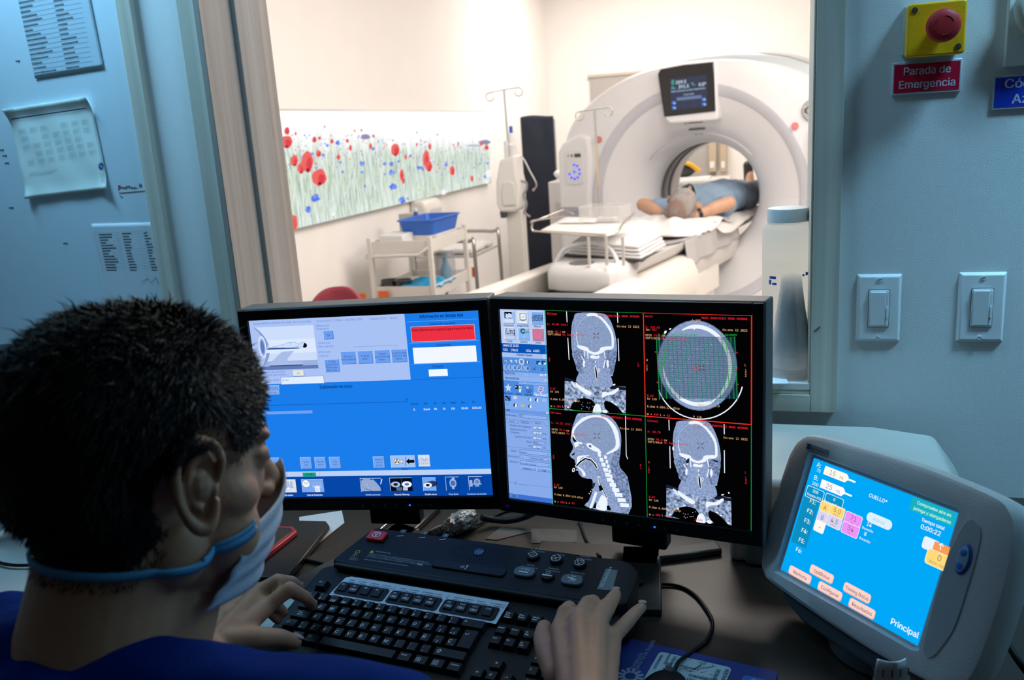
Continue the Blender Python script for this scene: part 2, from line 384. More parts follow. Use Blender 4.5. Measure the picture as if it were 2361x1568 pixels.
# window: casing, deep wooden jamb, glass
cs = 0.0451
wn = MB(); wn.box(WX0-0.040, WX0, YW-0.018, YW, WZ0-cs, WTOP+cs, lam); wn.box(WX1, WX1+0.045, YW-0.018, YW, WZ0-cs, WTOP+cs, lam)
wn.box(WX0, WX1, YW-0.018, YW, WZ0-cs, WZ0-0.012, lamx); wn.box(WX0, WX1, YW-0.018, YW, WTOP, WTOP+cs, lamx)
wn.box(WX0, WX1, YW-0.016, YW, WZ0-0.012, WZ0-0.004, lamx)
struct('window_1', wn, None, bev=0.0015)
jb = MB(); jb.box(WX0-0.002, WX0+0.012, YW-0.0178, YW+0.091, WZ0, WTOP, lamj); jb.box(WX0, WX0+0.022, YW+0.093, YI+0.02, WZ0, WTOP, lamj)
jb.box(WX1-0.004, WX1, YW-0.016, YI+0.02, WZ0, WTOP, lam)
jb.box(WX0, WX1, YW-0.016, YI+0.02, WTOP-0.015, WTOP, lamx)
struct('trim_1', jb, None, bev=0.0015)
struct('trim_2', MB().box(WX0-0.02, WX1+0.0, YW-0.017, YI+0.03, WZ0-0.004, WZ0+0.010), mat('sill_laminate', (0.70, 0.67, 0.63), 0.4), bev=0.002)
gp = struct('window_2', MB().box(WX0+0.020, WX1-0.003, YI-0.022, YI-0.018, WZ0+0.012, WTOP-0.015), glassy('window_glass', (0.985, 0.985, 0.98), 0.03, 0.0))
# door leaf used as a notice board, with its casing
dr = MB(); dr.box(-2.25, DX1-0.034, YW+0.012, YW+0.05, 0.005, 2.16)
struct('door_1', dr, mat('door_paint', (0.60, 0.72, 0.80), 0.5, vscale=2), bev=0.002)
dc = MB(); dc.box(DX1-0.036, DX1, YW-0.016, YW+0.012, 0, 2.2, lam); dc.box(-2.29, -2.25, YW-0.016, YW+0.012, 0, 2.2, lam); dc.box(-2.29, DX1, YW-0.016, YW+0.012, 2.16, 2.2, lamx)
struct('trim_3', dc, None, bev=0.002)

# papers on the door
YD = YW+0.0115
def sheet(name, label, quad, cat='paper', curl=0.0, col=None):
    """quad: photo corners TL TR BR BL read onto the door"""
    c = [onY(x, y, YD) for x, y in quad]; w_ = (c[1]-c[0]).length; h_ = (c[0]-c[3]).length
    ctr = sum(c, Vector())/4; ux = ((c[1]-c[0])+(c[2]-c[3])).normalized(); ang = math.atan2(ux.z, ux.x)
    pn = Panel(quad, w_, h_)
    o = thing(name, label, cat, (ctr.x, YD-0.0006, ctr.z)); M = Matrix.Rotation(-ang, 4, 'Y')
    return o, pn, M, w_, h_
def sheet_body(o, M, w_, h_, m, curl):
    def fn(u, v):
        x = (u-0.5)*w_; z = (v-0.5)*h_; e = max(0, abs(v-0.5)*2-0.7)/0.3; e2 = max(0, abs(u-0.5)*2-0.75)/0.25
        return M @ Vector((x, -0.0012-curl*(e*e*0.8*(1 if v > .5 else .35)+e2*e*0.7)-curl*0.12*math.sin(u*7+v*5)**2, z))
    g = MB().grid(fn, 24, 24); g.build('sheet', m, o, smooth=60, thick=0.0006)
# each print sits just in front of its sheet
def print_on(pn, o, M, off=0.0022, curl=0.0):
    Mi = Matrix.Identity(4)
    q = pn.mb
    for i, v in enumerate(q.v):
        u, w2 = v.x/pn.w+0.5, v.y/pn.h+0.5; e = max(0, abs(w2-0.5)*2-0.7)/0.3; e2 = max(0, abs(u-0.5)*2-0.75)/0.25
        d = 0.0012+curl*(e*e*0.8*(1 if w2 > .5 else .35)+e2*e*0.7)+curl*0.12*math.sin(u*7+w2*5)**2
        q.v[i] = M @ Vector((v.x, -d-0.0007-v.z*0.3, v.y))
    return q.build('print', None, o, smooth=None)
pm = mat('printed_paper', (0.66, 0.76, 0.82), 0.7)
q = [(38, -60), (200, -88), (232, 152), (74, 182)]
o, pn, M, w_, h_ = sheet('taped_list', 'printed two column list with dense black rows, at the top of the pale blue door', q, curl=0.0)
sheet_body(o, M, w_, h_, mat('clear_sleeve_paper', (0.50, 0.64, 0.74), 0.5), 0.0002)
pn.view(0, 0, 1); inkm = mat('print_grey', (0.17, 0.20, 0.23), 0.8)
for i in range(22):
    t = i/22; yl = lambda x, k=i: 172-k*11.2-(x-76)*0.185
    for xa, xb in ((74-t*36, 74-t*36+35), (150-t*30, 150-t*30+26)):
        n = random.randint(3, 6) if xa < 120-t*30 else random.randint(2, 5); x = xa
        L = random.uniform(16, 52 if xa < 120-t*30 else 36)
        xe = xa+L
        while x < xe:
            d = random.uniform(4, 9); pn.line([(x, yl(x)-3), (min(x+d, xe), yl(min(x+d, xe))-3)], inkm, random.uniform(0.0022, 0.0036)); x += d+1.2
    pn.line([(74-t*36, yl(74-t*36)+1.5), (210-t*30, yl(210-t*30)+1.5)], inkm, 0.0005)
print_on(pn, o, M, 0.0012)
q = [(22, 252), (212, 218), (252, 440), (60, 458)]
o, pn, M, w_, h_ = sheet('flow_chart_sheet', 'curled white sheet with a faint flow chart and blue round logo, taped mid door', q)
sheet_body(o, M, w_, h_, mat('chart_paper', (0.80, 0.90, 0.86), 0.7), 0.010)
pale = mat('pale_ink', (0.36, 0.46, 0.50), 0.8); navyp = mat('navy_ink', (0.02, 0.06, 0.20), 0.6)
pn.line([(34, 274), (203, 246)], navyp, 0.0022)
random.seed(3)
for r in range(5):
    for c in range(7):
        if random.random() < 0.22: continue
        x = 48+c*24+r*4; y = 300+r*18-c*4
        for k in range(3): pn.line([(x, y+k*3.4), (x+13, y+k*3.4-2)], pale, 0.0006)
        pn.line([(x-2, y-3), (x+15, y-5.4), (x+17, y+8), (x, y+11)], pale, 0.0003, True)
        if random.random() < .6: pn.line([(x+7, y+11), (x+8, y+16)], pale, 0.0003)
for k in range(3): pn.line([(67, 397+k*3.6), (130-k*6, 391+k*3.4)], pale, 0.0006)
for k in range(9):
    a = 2*PI*k/9; pn.line([(235+3.2*math.cos(a), 384+4*math.sin(a)), (235+6*math.cos(a), 384+8.4*math.sin(a))], mat('logo_blue', (0.02, 0.09, 0.35), 0.6), 0.0026)
for k in range(2): pn.line([(233+k*5, 398), (238+k*5, 424)], pale, 0.0009)
print_on(pn, o, M, 0.0026, 0.010)
q = [(214, 516), (366, 520), (394, 720), (246, 726)]
o, pn, M, w_, h_ = sheet('table_sheet', 'white sheet with a three column printed table, low on the door beside the casing', q)
sheet_body(o, M, w_, h_, mat('white_sheet', (0.62, 0.68, 0.74), 0.7), 0.0004)
for i in range(14):
    y = 538+i*6.2; x0 = 218+i*1.3
    pn.line([(x0, y), (x0+146, y-1)], pale, 0.0004)
    for xa, L in ((x0+14, random.uniform(12, 34)), (x0+70, random.uniform(9, 20)), (x0+119, random.uniform(6, 13))): pn.line([(xa, y+3.2), (xa+L, y+3)], ink, 0.0020)
for xa in (0, 56, 104, 146): pn.line([(218+xa, 538), (243+xa*0.985, 650)], pale, 0.0004)
for k in range(2): pn.line([(330, 646+k*8), (345, 640), (352, 650), (362, 636), (368, 650+k*3)], ink, 0.0006)
print_on(pn, o, M, 0.0012)
# marker scribbles on the door
hw = MB(); hm = mat('orange_marker', (0.45, 0.20, 0.12), 0.7); gm = mat('grey_marker', (0.18, 0.27, 0.34), 0.7)
def scrib(pts, m, r=0.0007): hw.tube([onY(x, y, YD-0.0002) for x, y in pts], r, 5, m)
scrib([(273, 438), (273, 428), (277, 427), (278, 431), (274, 433)], hm); scrib([(280, 433), (283, 430), (286, 434), (289, 430)], hm)
scrib([(291, 434), (292, 427), (295, 431), (298, 427), (299, 434)], hm); scrib([(301, 433), (304, 430), (307, 434), (311, 430), (316, 433)], hm)
scrib([(321, 423), (321, 430), (326, 424), (326, 430)], gm); scrib([(274, 444), (300, 442), (345, 438)], hm, 0.0005); scrib([(276, 450), (282, 454)], hm)
for x, y in ((3, 345), (10, 358), (15, 375), (25, 478), (150, 560), (40, 140)): scrib([(x-5, y), (x+5, y-1), (x+2, y+3)], gm, 0.0006)
hwo = hw.build('marker_note', None); tag(hwo, 'faint orange handwritten marker note on the door below the curled sheet', 'writing', kind='stuff')

# ---- light switches
def switch(px, py, label, dz=0.0):
    c = onY(px, py, YW); t = thing('light_switch', label, 'switch', (c.x, YW, c.z))
    m = mat('switch_plate', (0.80, 0.82, 0.84), 0.3)
    MB().frus(-0.0365, 0.0365, -0.0605, 0.0605, 0, 0.006, 0.005, 0.005, M=rotm(0, PI/2)).build('wall_plate', m, t, bev=0.0012)
    g = MB().prism(rr(-0.0172, 0.0172, -0.0338, 0.0338, 0.002), -0.0066, -0.004).build('gap', mat('switch_gap', (0.08, 0.10, 0.12), 0.5), t)
    MB().prism(rr(-0.0162, 0.0162, -0.0328, 0.0328, 0.002), -0.0085, -0.005).build('bezel', m, t, bev=0.0006)
    k = MB(); k.add([(-0.0137, -0.0095, -0.0298), (0.0105, -0.0095, -0.0298), (0.0105, -0.0120, 0.030), (-0.0137, -0.0120, 0.030), (-0.0137, -0.006, -0.0298), (0.0105, -0.006, -0.0298), (0.0105, -0.006, 0.030), (-0.0137, -0.006, 0.030)],
          [(0, 1, 2, 3), (7, 6, 5, 4), (0, 4, 5, 1), (1, 5, 6, 2), (2, 6, 7, 3), (3, 7, 4, 0)]); k.build('rocker', m, t, bev=0.0008)
    s = MB().box(0.0115, 0.0152, -0.0092, -0.008, -0.0295, 0.030); s.box(0.0118, 0.0149, -0.0110, -0.009, -0.016, 0.004); s.build('dimmer_slider', m, t, bev=0.0003)
    for z in (-0.0515, 0.0515):
        a = 0.5 if z < 0 else -0.3
        q = MB().cyl((0, -0.0075, z), 0.0036, 0.002, 16, ax='Y').build('screw', m, t)
        MB().box(-0.0032, 0.0032, -0.0078, -0.0074, -0.0004, 0.0004, M=TR((0, 0, z), 0, 0, a)).build('slot', ink, q)
switch(2025, 710, 'light switch with dimmer nearer the window casing')
switch(2261.5, 708, 'light switch with dimmer at the right, further from the window')
# ---- emergency stop box and sign
c = onY(2148, 72, YW)
t = thing('emergency_stop_box', 'yellow wall box with a red mushroom push button', 'emergency button', (c.x, YW, c.z))
yel = mat('yellow_plastic', (1.0, 0.52, 0.005), 0.4, bump=0.1, bscale=500)
MB().frus(-0.044, 0.040, -0.036, 0.040, 0, 0.022, 0.0, 0.0, M=rotm(0, PI/2)).build('back_box', mat('grey_box', (0.45, 0.47, 0.40), 0.5), t, bev=0.003)
k = MB(); k.prism(rr(-0.042, 0.042, -0.040, 0.040, 0.006), -0.046, -0.020); k.build('cover', yel, t, bev=0.003, seg=3)
b = MB().lathe([(0.012, 0.0), (0.012, 0.012), (0.021, 0.016), (0.0245, 0.021), (0.0245, 0.027), (0.021, 0.0305), (0.012, 0.032), (0.004, 0.0322)], 40, M=TR((0.006, -0.046, 0.002), 0, PI/2)).build('push_button', mat('red_button', (0.55, 0.02, 0.025), 0.5), t, smooth=60)
a = MB()
for k in range(3):
    a0 = 20+k*120; a.tube([(0.006+0.014*math.cos(math.radians(a0+i*8)), -0.0778, 0.002+0.014*math.sin(math.radians(a0+i*8))) for i in range(9)], 0.0008, 6)
a.build('turn_arrows', mat('red_dark', (0.28, 0.01, 0.015), 0.6), b)
for x, z in ((-0.032, 0.030), (0.032, -0.029)):
    s_ = MB().cyl((x, -0.0472, z), 0.0045, 0.003, 20, ax='Y').build('screw', screwm, t)
    MB().box(-0.0028, 0.0028, -0.0476, -0.0470, -0.0006, 0.0006, M=TR((x, 0, z), 0, 0, .7)).box(-0.0006, 0.0006, -0.0476, -0.0470, -0.0028, 0.0028, M=TR((x, 0, z), 0, 0, .7)).build('slot', ink, s_)
def sign(quad, label, colr, lines, name):
    c = [onY(x, y, YW-0.002) for x, y in quad]; w_ = (c[1]-c[0]).length; h_ = (c[0]-c[3]).length; ctr = sum(c, Vector())/4
    ang = math.atan2((c[1]-c[0]).z, (c[1]-c[0]).x); M = Matrix.Rotation(-ang, 4, 'Y')
    t = thing(name, label, 'sign', (ctr.x, YW, ctr.z))
    MB().box(-w_/2, w_/2, -0.004, 0, -h_/2, h_/2, M=M).build('acrylic_plate', mat('sign_plate', (0.62, 0.66, 0.72), 0.2), t, bev=0.0008)
    MB().box(-w_/2+0.0025, w_/2-0.0025, -0.0046, -0.0035, -h_/2+0.0035, h_/2-0.003, M=M).build('colour_field', colr, t)
    tx = MB()
    for s_, x, z, sz, al, ww in lines: tx.text(s_, x, z, sz, None, M @ Matrix.Translation((0, -0.0048, 0)) @ Matrix.Rotation(PI/2, 4, 'X'), al, 0.025, ww=ww)
    tx.build('lettering', mat('sign_letters', (0.62, 0.60, 0.72), 0.5), t, smooth=None)
sign([(2058, 146), (2218, 134), (2214, 212), (2056, 220)], 'dark red sign reading Parada de Emergencia under the yellow box', mat('sign_red', (0.62, 0.008, 0.045), 0.35),
     [('Parada de', -0.0005, 0.0052, 0.0185, 'C', 0.070), ('Emergencia', 0.0, -0.0155, 0.0185, 'C', 0.084)], 'emergency_sign')
sign([(2290, 176), (2448, 165), (2444, 244), (2287, 254)], 'blue sign reading Código Azul, cut by the right edge', mat('sign_blue', (0.01, 0.05, 0.55), 0.35),
     [('Código', 0.0, 0.0062, 0.0215, 'C', 0.066), ('Azul', 0.0, -0.0178, 0.0215, 'C', 0.042)], 'code_sign')
# wall box with a handle, top right corner
c = onY(2312, 155, YW); t = thing('wall_station', 'white wall plate with a rounded grey pull handle at the upper right', 'wall box', (c.x, YW, c.z))
MB().box(0, 0.20, -0.012, 0, 0, 0.22).build('plate', ivory, t, bev=0.002)
h = MB(); h.tube([(0.06, -0.020, 0.032), (0.028, -0.024, 0.055), (0.016, -0.026, 0.085), (0.032, -0.024, 0.108), (0.07, -0.020, 0.112), (0.11, -0.020, 0.10)], [0.010, 0.011, 0.012, 0.012, 0.012, 0.011], 14, None, smooth=6); h.build('handle', mat('handle_ivory', (0.60, 0.60, 0.52), 0.4), t, smooth=70)
# crack drawn on the casing
ck = MB().tube([onY(x, y, YW-0.0185) for x, y in ((1877, 764), (1884, 759), (1891, 753))], 0.0008, 5); tag(ck.build('pen_mark', mat('ink_black', (0.01, 0.01, 0.01), .6)), 'short black pen stroke on the right window casing', 'mark')

# ---- on the sill: bottle, cups, papers
SZ = WZ0+0.010
def at_sill(px, y): return onY(px, 890, y)
c = onY(1812, 870, 1.705); t = thing('plastic_bottle', 'large cream plastic bottle with a grey screw cap on the window sill', 'bottle', (c.x, 1.705, SZ))
bm_ = milky('cream_bottle', (0.97, 0.94, 0.89), 0.8)
MB().lathe([(0.040, 0), (0.0455, 0.004), (0.0455, 0.205), (0.046, 0.207), (0.046, 0.212), (0.0455, 0.214), (0.0455, 0.262), (0.043, 0.270), (0.036, 0.275), (0.036, 0.28)], 48).build('body', bm_, t, smooth=50)
MB().lathe([(0.0375, 0.279), (0.0375, 0.300), (0.036, 0.3035), (0.030, 0.3045)], 48).build('cap', mat('grey_cap', (0.62, 0.66, 0.66), 0.35), t, smooth=50)
lb = MB(); lbm = mat('label_blue', (0.01, 0.04, 0.42), 0.4); lbk = mat('label_yellow', (0.75, 0.5, 0.1), 0.5)
def cylp(a, z, r=0.0460): return (r*math.sin(a), -r*math.cos(a), z)
for a0, a1, z0, z1, m_ in ((-0.75, -0.45, 0.176, 0.181, lbm), (-0.78, -0.66, 0.165, 0.174, lbm), (-0.62, -0.42, 0.165, 0.169, lbm), (0.62, 0.72, 0.180, 0.184, lbm), (0.78, 0.92, 0.181, 0.187, lbm), (1.0, 1.3, 0.178, 0.187, lbk)):
    lb.grid(lambda u, v, a0=a0, a1=a1, z0=z0, z1=z1: cylp(a0+(a1-a0)*u, z0+(z1-z0)*v), 4, 1, m_)
lb.build('label_print', None, t, smooth=None)
c = onY(1822, 870, 1.635)
cupm = glassy('cup_plastic', (0.98, 0.98, 0.98), 0.05, 0.2, 0.10, (0.98, 0.97, 0.97), True)
cup0 = None; nc = 34
for i in range(nc):
    low = i < 11
    z = SZ + (i*0.0037 if low else 0.0407+(i-11)*0.0037*0.93)
    r = 0.0415 if low else 0.0375-(i-11)*0.00058
    if cup0 is None or i == 11:
        cup0 = thing('plastic_cup', 'x', 'cup', (c.x, 1.635, z)); hgt = 0.072
        prof = [(0.0255, hgt), (0.0262, hgt-0.002)] + [((0.0262+(r-0.0262)*k/6), hgt-0.002-(hgt-0.008)*k/6) for k in range(1, 7)] + [(r+0.0022, 0.006), (r+0.0026, 0.003), (r+0.0022, 0.0005), (r+0.0010, 0.001)]
        g = MB().lathe(prof, 40, cap=False); g.add([(0.0255*math.cos(2*PI*k/40), 0.0255*math.sin(2*PI*k/40), hgt) for k in range(40)], [tuple(range(40))])
        g.build('cup', cupm, cup0, smooth=50); o = cup0
    else: o = copy_thing(cup0, (c.x, 1.635, z))
    if i > 11: o.scale = (r/0.0375, r/0.0375, 1)
    o['group'] = 'translucent plastic cups nested upside down on the sill'
    o['label'] = 'wider translucent cup in the lower part of the stack on the sill' if low else ('topmost translucent cup of the nested stack on the sill' if i == nc-1 else 'translucent plastic cup nested in the upper part of the sill stack')
sp = MB()
for k in range(3):
    a = onZ(1768-2*k, 878+k, SZ+0.002); sp.box(-0.13, 0.0, -0.09, 0.02, 0.0004*k*3, 0.0004*k*3+0.0010, M=TR((0, 0, 0), 0.04*k))
c = onZ(1808, 893, SZ); o = sp.build('sill_papers', paper); o.location = (c.x, 1.655, SZ+0.0005); tag(o, 'few loose white paper sheets under the cup stack on the sill', 'paper')
# small dispenser seen behind the bottle at the window's right edge
# ---- desk
DZ = 0.75
deskm = wood('dark_desk_laminate', (0.014, 0.0085, 0.0055), (0.032, 0.021, 0.014), 0.42, 'X', 5, fine=False)
t = thing('desk', 'dark brown laminate desk carrying the monitors and the keyboard', 'desk', (0.1, 1.2, 0))
MB().box(-0.98, 1.6, 0.72, YW-0.001, DZ-0.03, DZ).build('top', deskm, t, bev=0.003, world=True)
MB().box(-0.95, -0.92, 0.80, 1.55, 0.0, DZ-0.03).build('side_panel', deskm, t, world=True)
MB().box(1.55, 1.58, 0.80, 1.55, 0.0, DZ-0.03).build('side_panel', deskm, t, world=True)
MB().box(-0.92, 1.55, 1.50, 1.52, 0.3, DZ-0.03).build('modesty_panel', deskm, t, world=True)
t = thing('side_table', 'pale grey table at the left behind the operator', 'table', (-1.6, 1.2, 0))
MB().box(-2.2, -1.0, 0.62, YW-0.02, 0.71, 0.735).build('top', mat('pale_table', (0.55, 0.58, 0.58), 0.5), t, bev=0.003, world=True)
for x in (-2.15, -1.05):
    for y in (0.68, 1.5): MB().cyl((x, y, 0), 0.02, 0.71, 12).build('leg', darkgrey, t, world=True)
# second workstation box, black, at the far left
c0 = onZ(20, 1235, 0.735)
t = thing('black_monitor', 'black monitor at the far left edge, behind the operator\'s head', 'monitor', (-1.22, 1.28, 0.735), 0.5)
MB().box(-0.24, 0.24, -0.03, 0.03, 0.045, 0.37).build('housing', black, t, bev=0.008)
MB().box(-0.21, 0.21, -0.033, -0.028, 0.08, 0.345).build('screen', blackg, t)
MB().box(-0.03, 0.03, -0.02, 0.03, 0.008, 0.10).build('stand_neck', black, t); MB().box(-0.12, 0.12, -0.10, 0.08, 0.0, 0.012).build('stand_base', black, t, bev=0.004)
cb = MB().tube([(-1.42, 1.16, 0.742), (-1.38, 1.10, 0.742), (-1.30, 1.07, 0.742), (-1.22, 1.09, 0.742), (-1.16, 1.14, 0.742)], 0.003, 8, smooth=8); tag(cb.build('cable', black, smooth=60), 'thin black cable lying on the pale table at the left', 'cable')

# ---- monitors
def monitor(loc, rz, rx, ry, label, legs):
    x, y, z = loc; zb = DZ
    t = thing('monitor', label, 'monitor', (x, y, zb), rz)
    M = Matrix.Translation((0, 0, z-zb)) @ rotm(0, rx, ry)
    W2, T2, B2 = 0.2055, 0.1695, 0.1745
    fr = MB()
    fr.prism([(-W2, -B2), (W2, -B2), (W2, T2), (-W2, T2)], 0.0, 0.055, M=M @ Matrix.Translation((0, -0.006, 0)))
    fr.build('housing', mat('monitor_grey', (0.10, 0.09, 0.085), 0.5), t, bev=0.003)
    k = MB()      # raised black bezel frame round the screen
    a, b, i, j = W2-0.002, T2-0.002, 0.1885, 0.151
    bb = B2-0.002
    for x0, x1, z0, z1 in ((-a, -i, -bb, b), (i, a, -bb, b), (-i, i, j, b), (-i, i, -bb, -j)): k.box(x0, x1, -0.012, -0.005, z0, z1, M=M)
    k.build('bezel', black, t, bev=0.0015)
    MB().box(-0.13, 0.13, 0.049, 0.075, -0.11, 0.11, M=M).build('rear_housing', black, t, bev=0.01)
    bt = MB()
    for q in range(7): bt.cyl((-0.03+q*0.019, -0.0125, -0.1645), 0.0022, 0.001, 10, ax='Y', M=M)
    bt.build('menu_buttons', darkgrey, t)
    MB().cyl((0.050, -0.0127, -0.1640), 0.0016, 0.001, 12, ax='Y', M=M).build('power_light', emis((0.15, 0.45, 1.0), 1.4), t, label='small blue power light')
    MB().box(-0.0028, 0.0028, -0.0127, -0.0115, -0.0028, 0.0028, M=M @ TR((-0.190, 0, -0.163), 0, 0, 0.785)).build('badge', mat('badge_blue', (0.05, 0.07, 0.35), 0.3), t, label='small blue diamond badge')
    MB().box(-0.045, 0.045, 0.055, 0.085, 0.03, z-zb-0.02).build('stand_neck', black, t, bev=0.004)
    for i_, (dx, dy, L, wd) in enumerate(legs):
        a = math.atan2(dx, -dy)
        MB().frus(-wd/2, wd/2, -L, 0.03, 0.0, 0.012, 0.0, 0.0, M=TR((0, 0.065, 0), a)).build('stand_foot', mat('stand_dark', (0.045, 0.040, 0.036), 0.28), t, bev=0.003)
    return t, M
tl, ML = monitor((-0.624, 1.204, 1.013), math.radians(8.0), math.radians(-1.9), math.radians(-0.8), 'left flat monitor with a blue scan control screen', [(-0.5, -0.87, 0.24, 0.05), (0.85, -0.5, 0.15, 0.05), (0.2, 0.9, 0.12, 0.05)])
tr_, MRt = monitor((-0.217, 1.193, 1.020), math.radians(-9.5), math.radians(-3.2), math.radians(-0.6), 'right flat monitor with four black scan image views', [(0.30, -0.95, 0.16, 0.062), (-0.95, -0.2, 0.17, 0.06), (0.8, 0.55, 0.13, 0.03)])
# ================================================================= SCREENS
SW, SH = 0.376, 0.301
# ---- left: scan control
P = Panel([(577.6, 739), (1105.5, 711.9), (1139, 1138), (632.5, 1141.8)], SW, SH); P.view(540, 680, 3.1355)
L1 = (0.66, 0.76, 0.96); BL = (0.10, 0.49, 0.92); BT = (0.42, 0.62, 0.94); BD = (0.10, 0.28, 0.55); NV = (0.02, 0.28, 0.66); TX = (0.36, 0.50, 0.80); TXD = (0.02, 0.09, 0.28); WH = (0.95, 0.97, 1.0); HI = (0.80, 0.88, 1.0)
def full(x0, y0, x1, y1, c):   # rectangle in metres from the top-left corner
    P.poly([(-SW/2+x0, SH/2-y0), (-SW/2+x1, SH/2-y0), (-SW/2+x1, SH/2-y1), (-SW/2+x0, SH/2-y1)], c, True)
full(0, 0, SW, SH, BL)
yd = SH/2-P.p(181, 642)[1]; xd = P.p(1236, 127)[0]+SW/2; yb1 = SH/2-P.p(1860, 1245)[1]; yb2 = SH/2-P.p(1863, 1282)[1]
full(0, 0, xd, yd, L1); full(0, yb1, SW, yb2, (0.74, 0.82, 0.96)); full(0, yb2, SW, SH, NV)
full(0, yb2, SW, yb2+0.0006, (0.3, 0.5, 0.85))
P.text('Nombre:PEÑA ONZAGA^ALVARC ID:CC3267845', 150, 214, 0.0052, TX, x2=567); P.text('Protocolo:5.1 TORAX + TACAR Y STB', 607, 192, 0.0052, TX, x2=934)
P.text('Examen:23582', 985, 174, 0.0052, TX, x2=1110); P.text('Serie:1', 1130, 167, 0.0052, TX, x2=1190)
# picture of the positioned patient
a = P.p(154, 234); b = P.p(618, 524); x0, y1, x1, y0 = a[0], a[1], b[0], b[1]; PW, PH = x1-x0, y1-y0
g1 = [(0.80, 0.87, 0.99), (0.86, 0.91, 1.0), (0.80, 0.86, 0.98), (0.60, 0.70, 0.88), (0.38, 0.48, 0.70)]
for i, c in enumerate(g1):
    e0 = [0, .3, .62, .8, .92, 1][i]; e1 = [0, .3, .62, .8, .92, 1][i+1]
    P.poly([(x0, y1-PH*e0), (x1, y1-PH*e0), (x1, y1-PH*e1), (x0, y1-PH*e1)], c, True)
def pp(u, v): return (x0+PW*u, y1-PH*v)
def pel(u, v, ru, rv, c, a0=-90, a1=90):
    P.poly([pp(u+ru*math.cos(math.radians(a0+(a1-a0)*i/20)), v+rv*math.sin(math.radians(a0+(a1-a0)*i/20))) for i in range(21)], c, True)
P.poly([pp(0, 0)]+[pp(0.02+0.20*math.sin(PI*i/16)**0.8, i/16) for i in range(17)]+[pp(0, 1)], (0.52, 0.61, 0.82), True)
P.poly([pp(0, 0)]+[pp(0.01+0.155*math.sin(PI*i/16)**0.8, 0.02+i/16.6) for i in range(17)]+[pp(0, 1)], (0.68, 0.76, 0.93), True)
for ru, rv, c in ((0.065, 0.26, (0.84, 0.90, 1.0)), (0.045, 0.20, (0.55, 0.65, 0.86)), (0.028, 0.15, (0.36, 0.48, 0.74))):
    P.poly([pp(0.105+ru*math.cos(t), 0.46+rv*math.sin(t)) for t in [2*PI*i/24 for i in range(24)]], c, True)
lgh = (0.86, 0.92, 1.0)
P.poly([pp(0.16, 0.53), pp(0.97, 0.535), pp(0.97, 0.565), pp(0.16, 0.60), pp(0.14, 0.57)], lgh, True)
P.poly([pp(0.42, 0.585), pp(0.63, 0.57), pp(0.50, 0.75), pp(0.50, 0.81), pp(0.76, 0.84), pp(0.76, 0.90), pp(0.17, 0.90), pp(0.17, 0.87)], (0.66, 0.74, 0.91), True)
P.poly([pp(0.17, 0.895), pp(0.76, 0.895), pp(0.74, 0.92), pp(0.19, 0.92)], (0.25, 0.33, 0.55), True)
bod = [(0.19, 0.52), (0.185, 0.41), (0.205, 0.41), (0.215, 0.47), (0.30, 0.46), (0.45, 0.42), (0.56, 0.375), (0.64, 0.37), (0.70, 0.40), (0.735, 0.43), (0.74, 0.41), (0.76, 0.405), (0.765, 0.375), (0.785, 0.39), (0.81, 0.375), (0.83, 0.40), (0.83, 0.48), (0.80, 0.505), (0.76, 0.485), (0.72, 0.52)]
P.poly([pp(u, v) for u, v in bod], (0.80, 0.88, 0.99), True)
P.poly([pp(u, v) for u, v in ((0.19, 0.525), (0.72, 0.525), (0.72, 0.505), (0.30, 0.485), (0.20, 0.49))], (0.24, 0.34, 0.58), True)
P.line([(0, 0)], BL)
def pl(pts, c, t=0.0004):
    q = [pp(*k) for k in pts]; z = P.nz(); m = P.col(c)
    for A, B in zip(q, q[1:]):
        d = Vector((B[0]-A[0], B[1]-A[1], 0)); d.normalize(); n = Vector((-d.y, d.x, 0))*t/2
        P.mb.add([(A[0]+n.x, A[1]+n.y, z), (B[0]+n.x, B[1]+n.y, z), (B[0]-n.x, B[1]-n.y, z), (A[0]-n.x, A[1]-n.y, z)], [(0, 1, 2, 3)], m)
pl(bod+[bod[0]], (0.30, 0.40, 0.62)); pl([(0.58, 0.375), (0.585, 0.46)], (0.35, 0.45, 0.65)); pl([(0.44, 0.475), (0.47, 0.50), (0.60, 0.50), (0.70, 0.48), (0.72, 0.44)], (0.30, 0.40, 0.62)); pl([(0.67, 0.45), (0.67, 0.51)], (0.35, 0.45, 0.65))
pel(0.815, 0.455, 0.04, 0.055, (0.03, 0.05, 0.12), -95, 140)
for s_, x, y, x2 in (('Referencia', 600, 226, 693), ('anatómica', 603, 248, 692), ('Orient.pac', 615, 350, 706), ('Pies primero', 617, 375, 729), ('Posic.pac', 622, 414, 707), ('Supina', 625, 441, 688), ('Información del paciente', 177, 563, 382), ('en la pantalla del estativo', 178, 583, 392), ('Descripción serie', 188, 619, 336)):
    P.text(s_, x, y, 0.0052, TX, x2=x2, bold=0.006)
P.line([(872, 369), (1186, 355)], TX, 0.0004)
def btn(x0, y0, x1, y1, lines, col=BT, tc=BD, size=0.0050, tx=None):
    P.rect(x0, y0, x1, y1, col, (0.16, 0.33, 0.66), (0.72, 0.84, 1.0)); n = len(lines)
    for i, s_ in enumerate(lines):
        yy = y0+(y1-y0)*(i+0.5)/n if n > 1 else (y0+y1)/2
        yy = (y0+y1)/2+(i-(n-1)/2)*20.5
        cx = (x0+x1)/2; a = P.p(cx, yy); P.mb.text(s_, a[0], a[1]-size*0.36, size, P.col(tc), None, 'C', 0.008, P.nz())
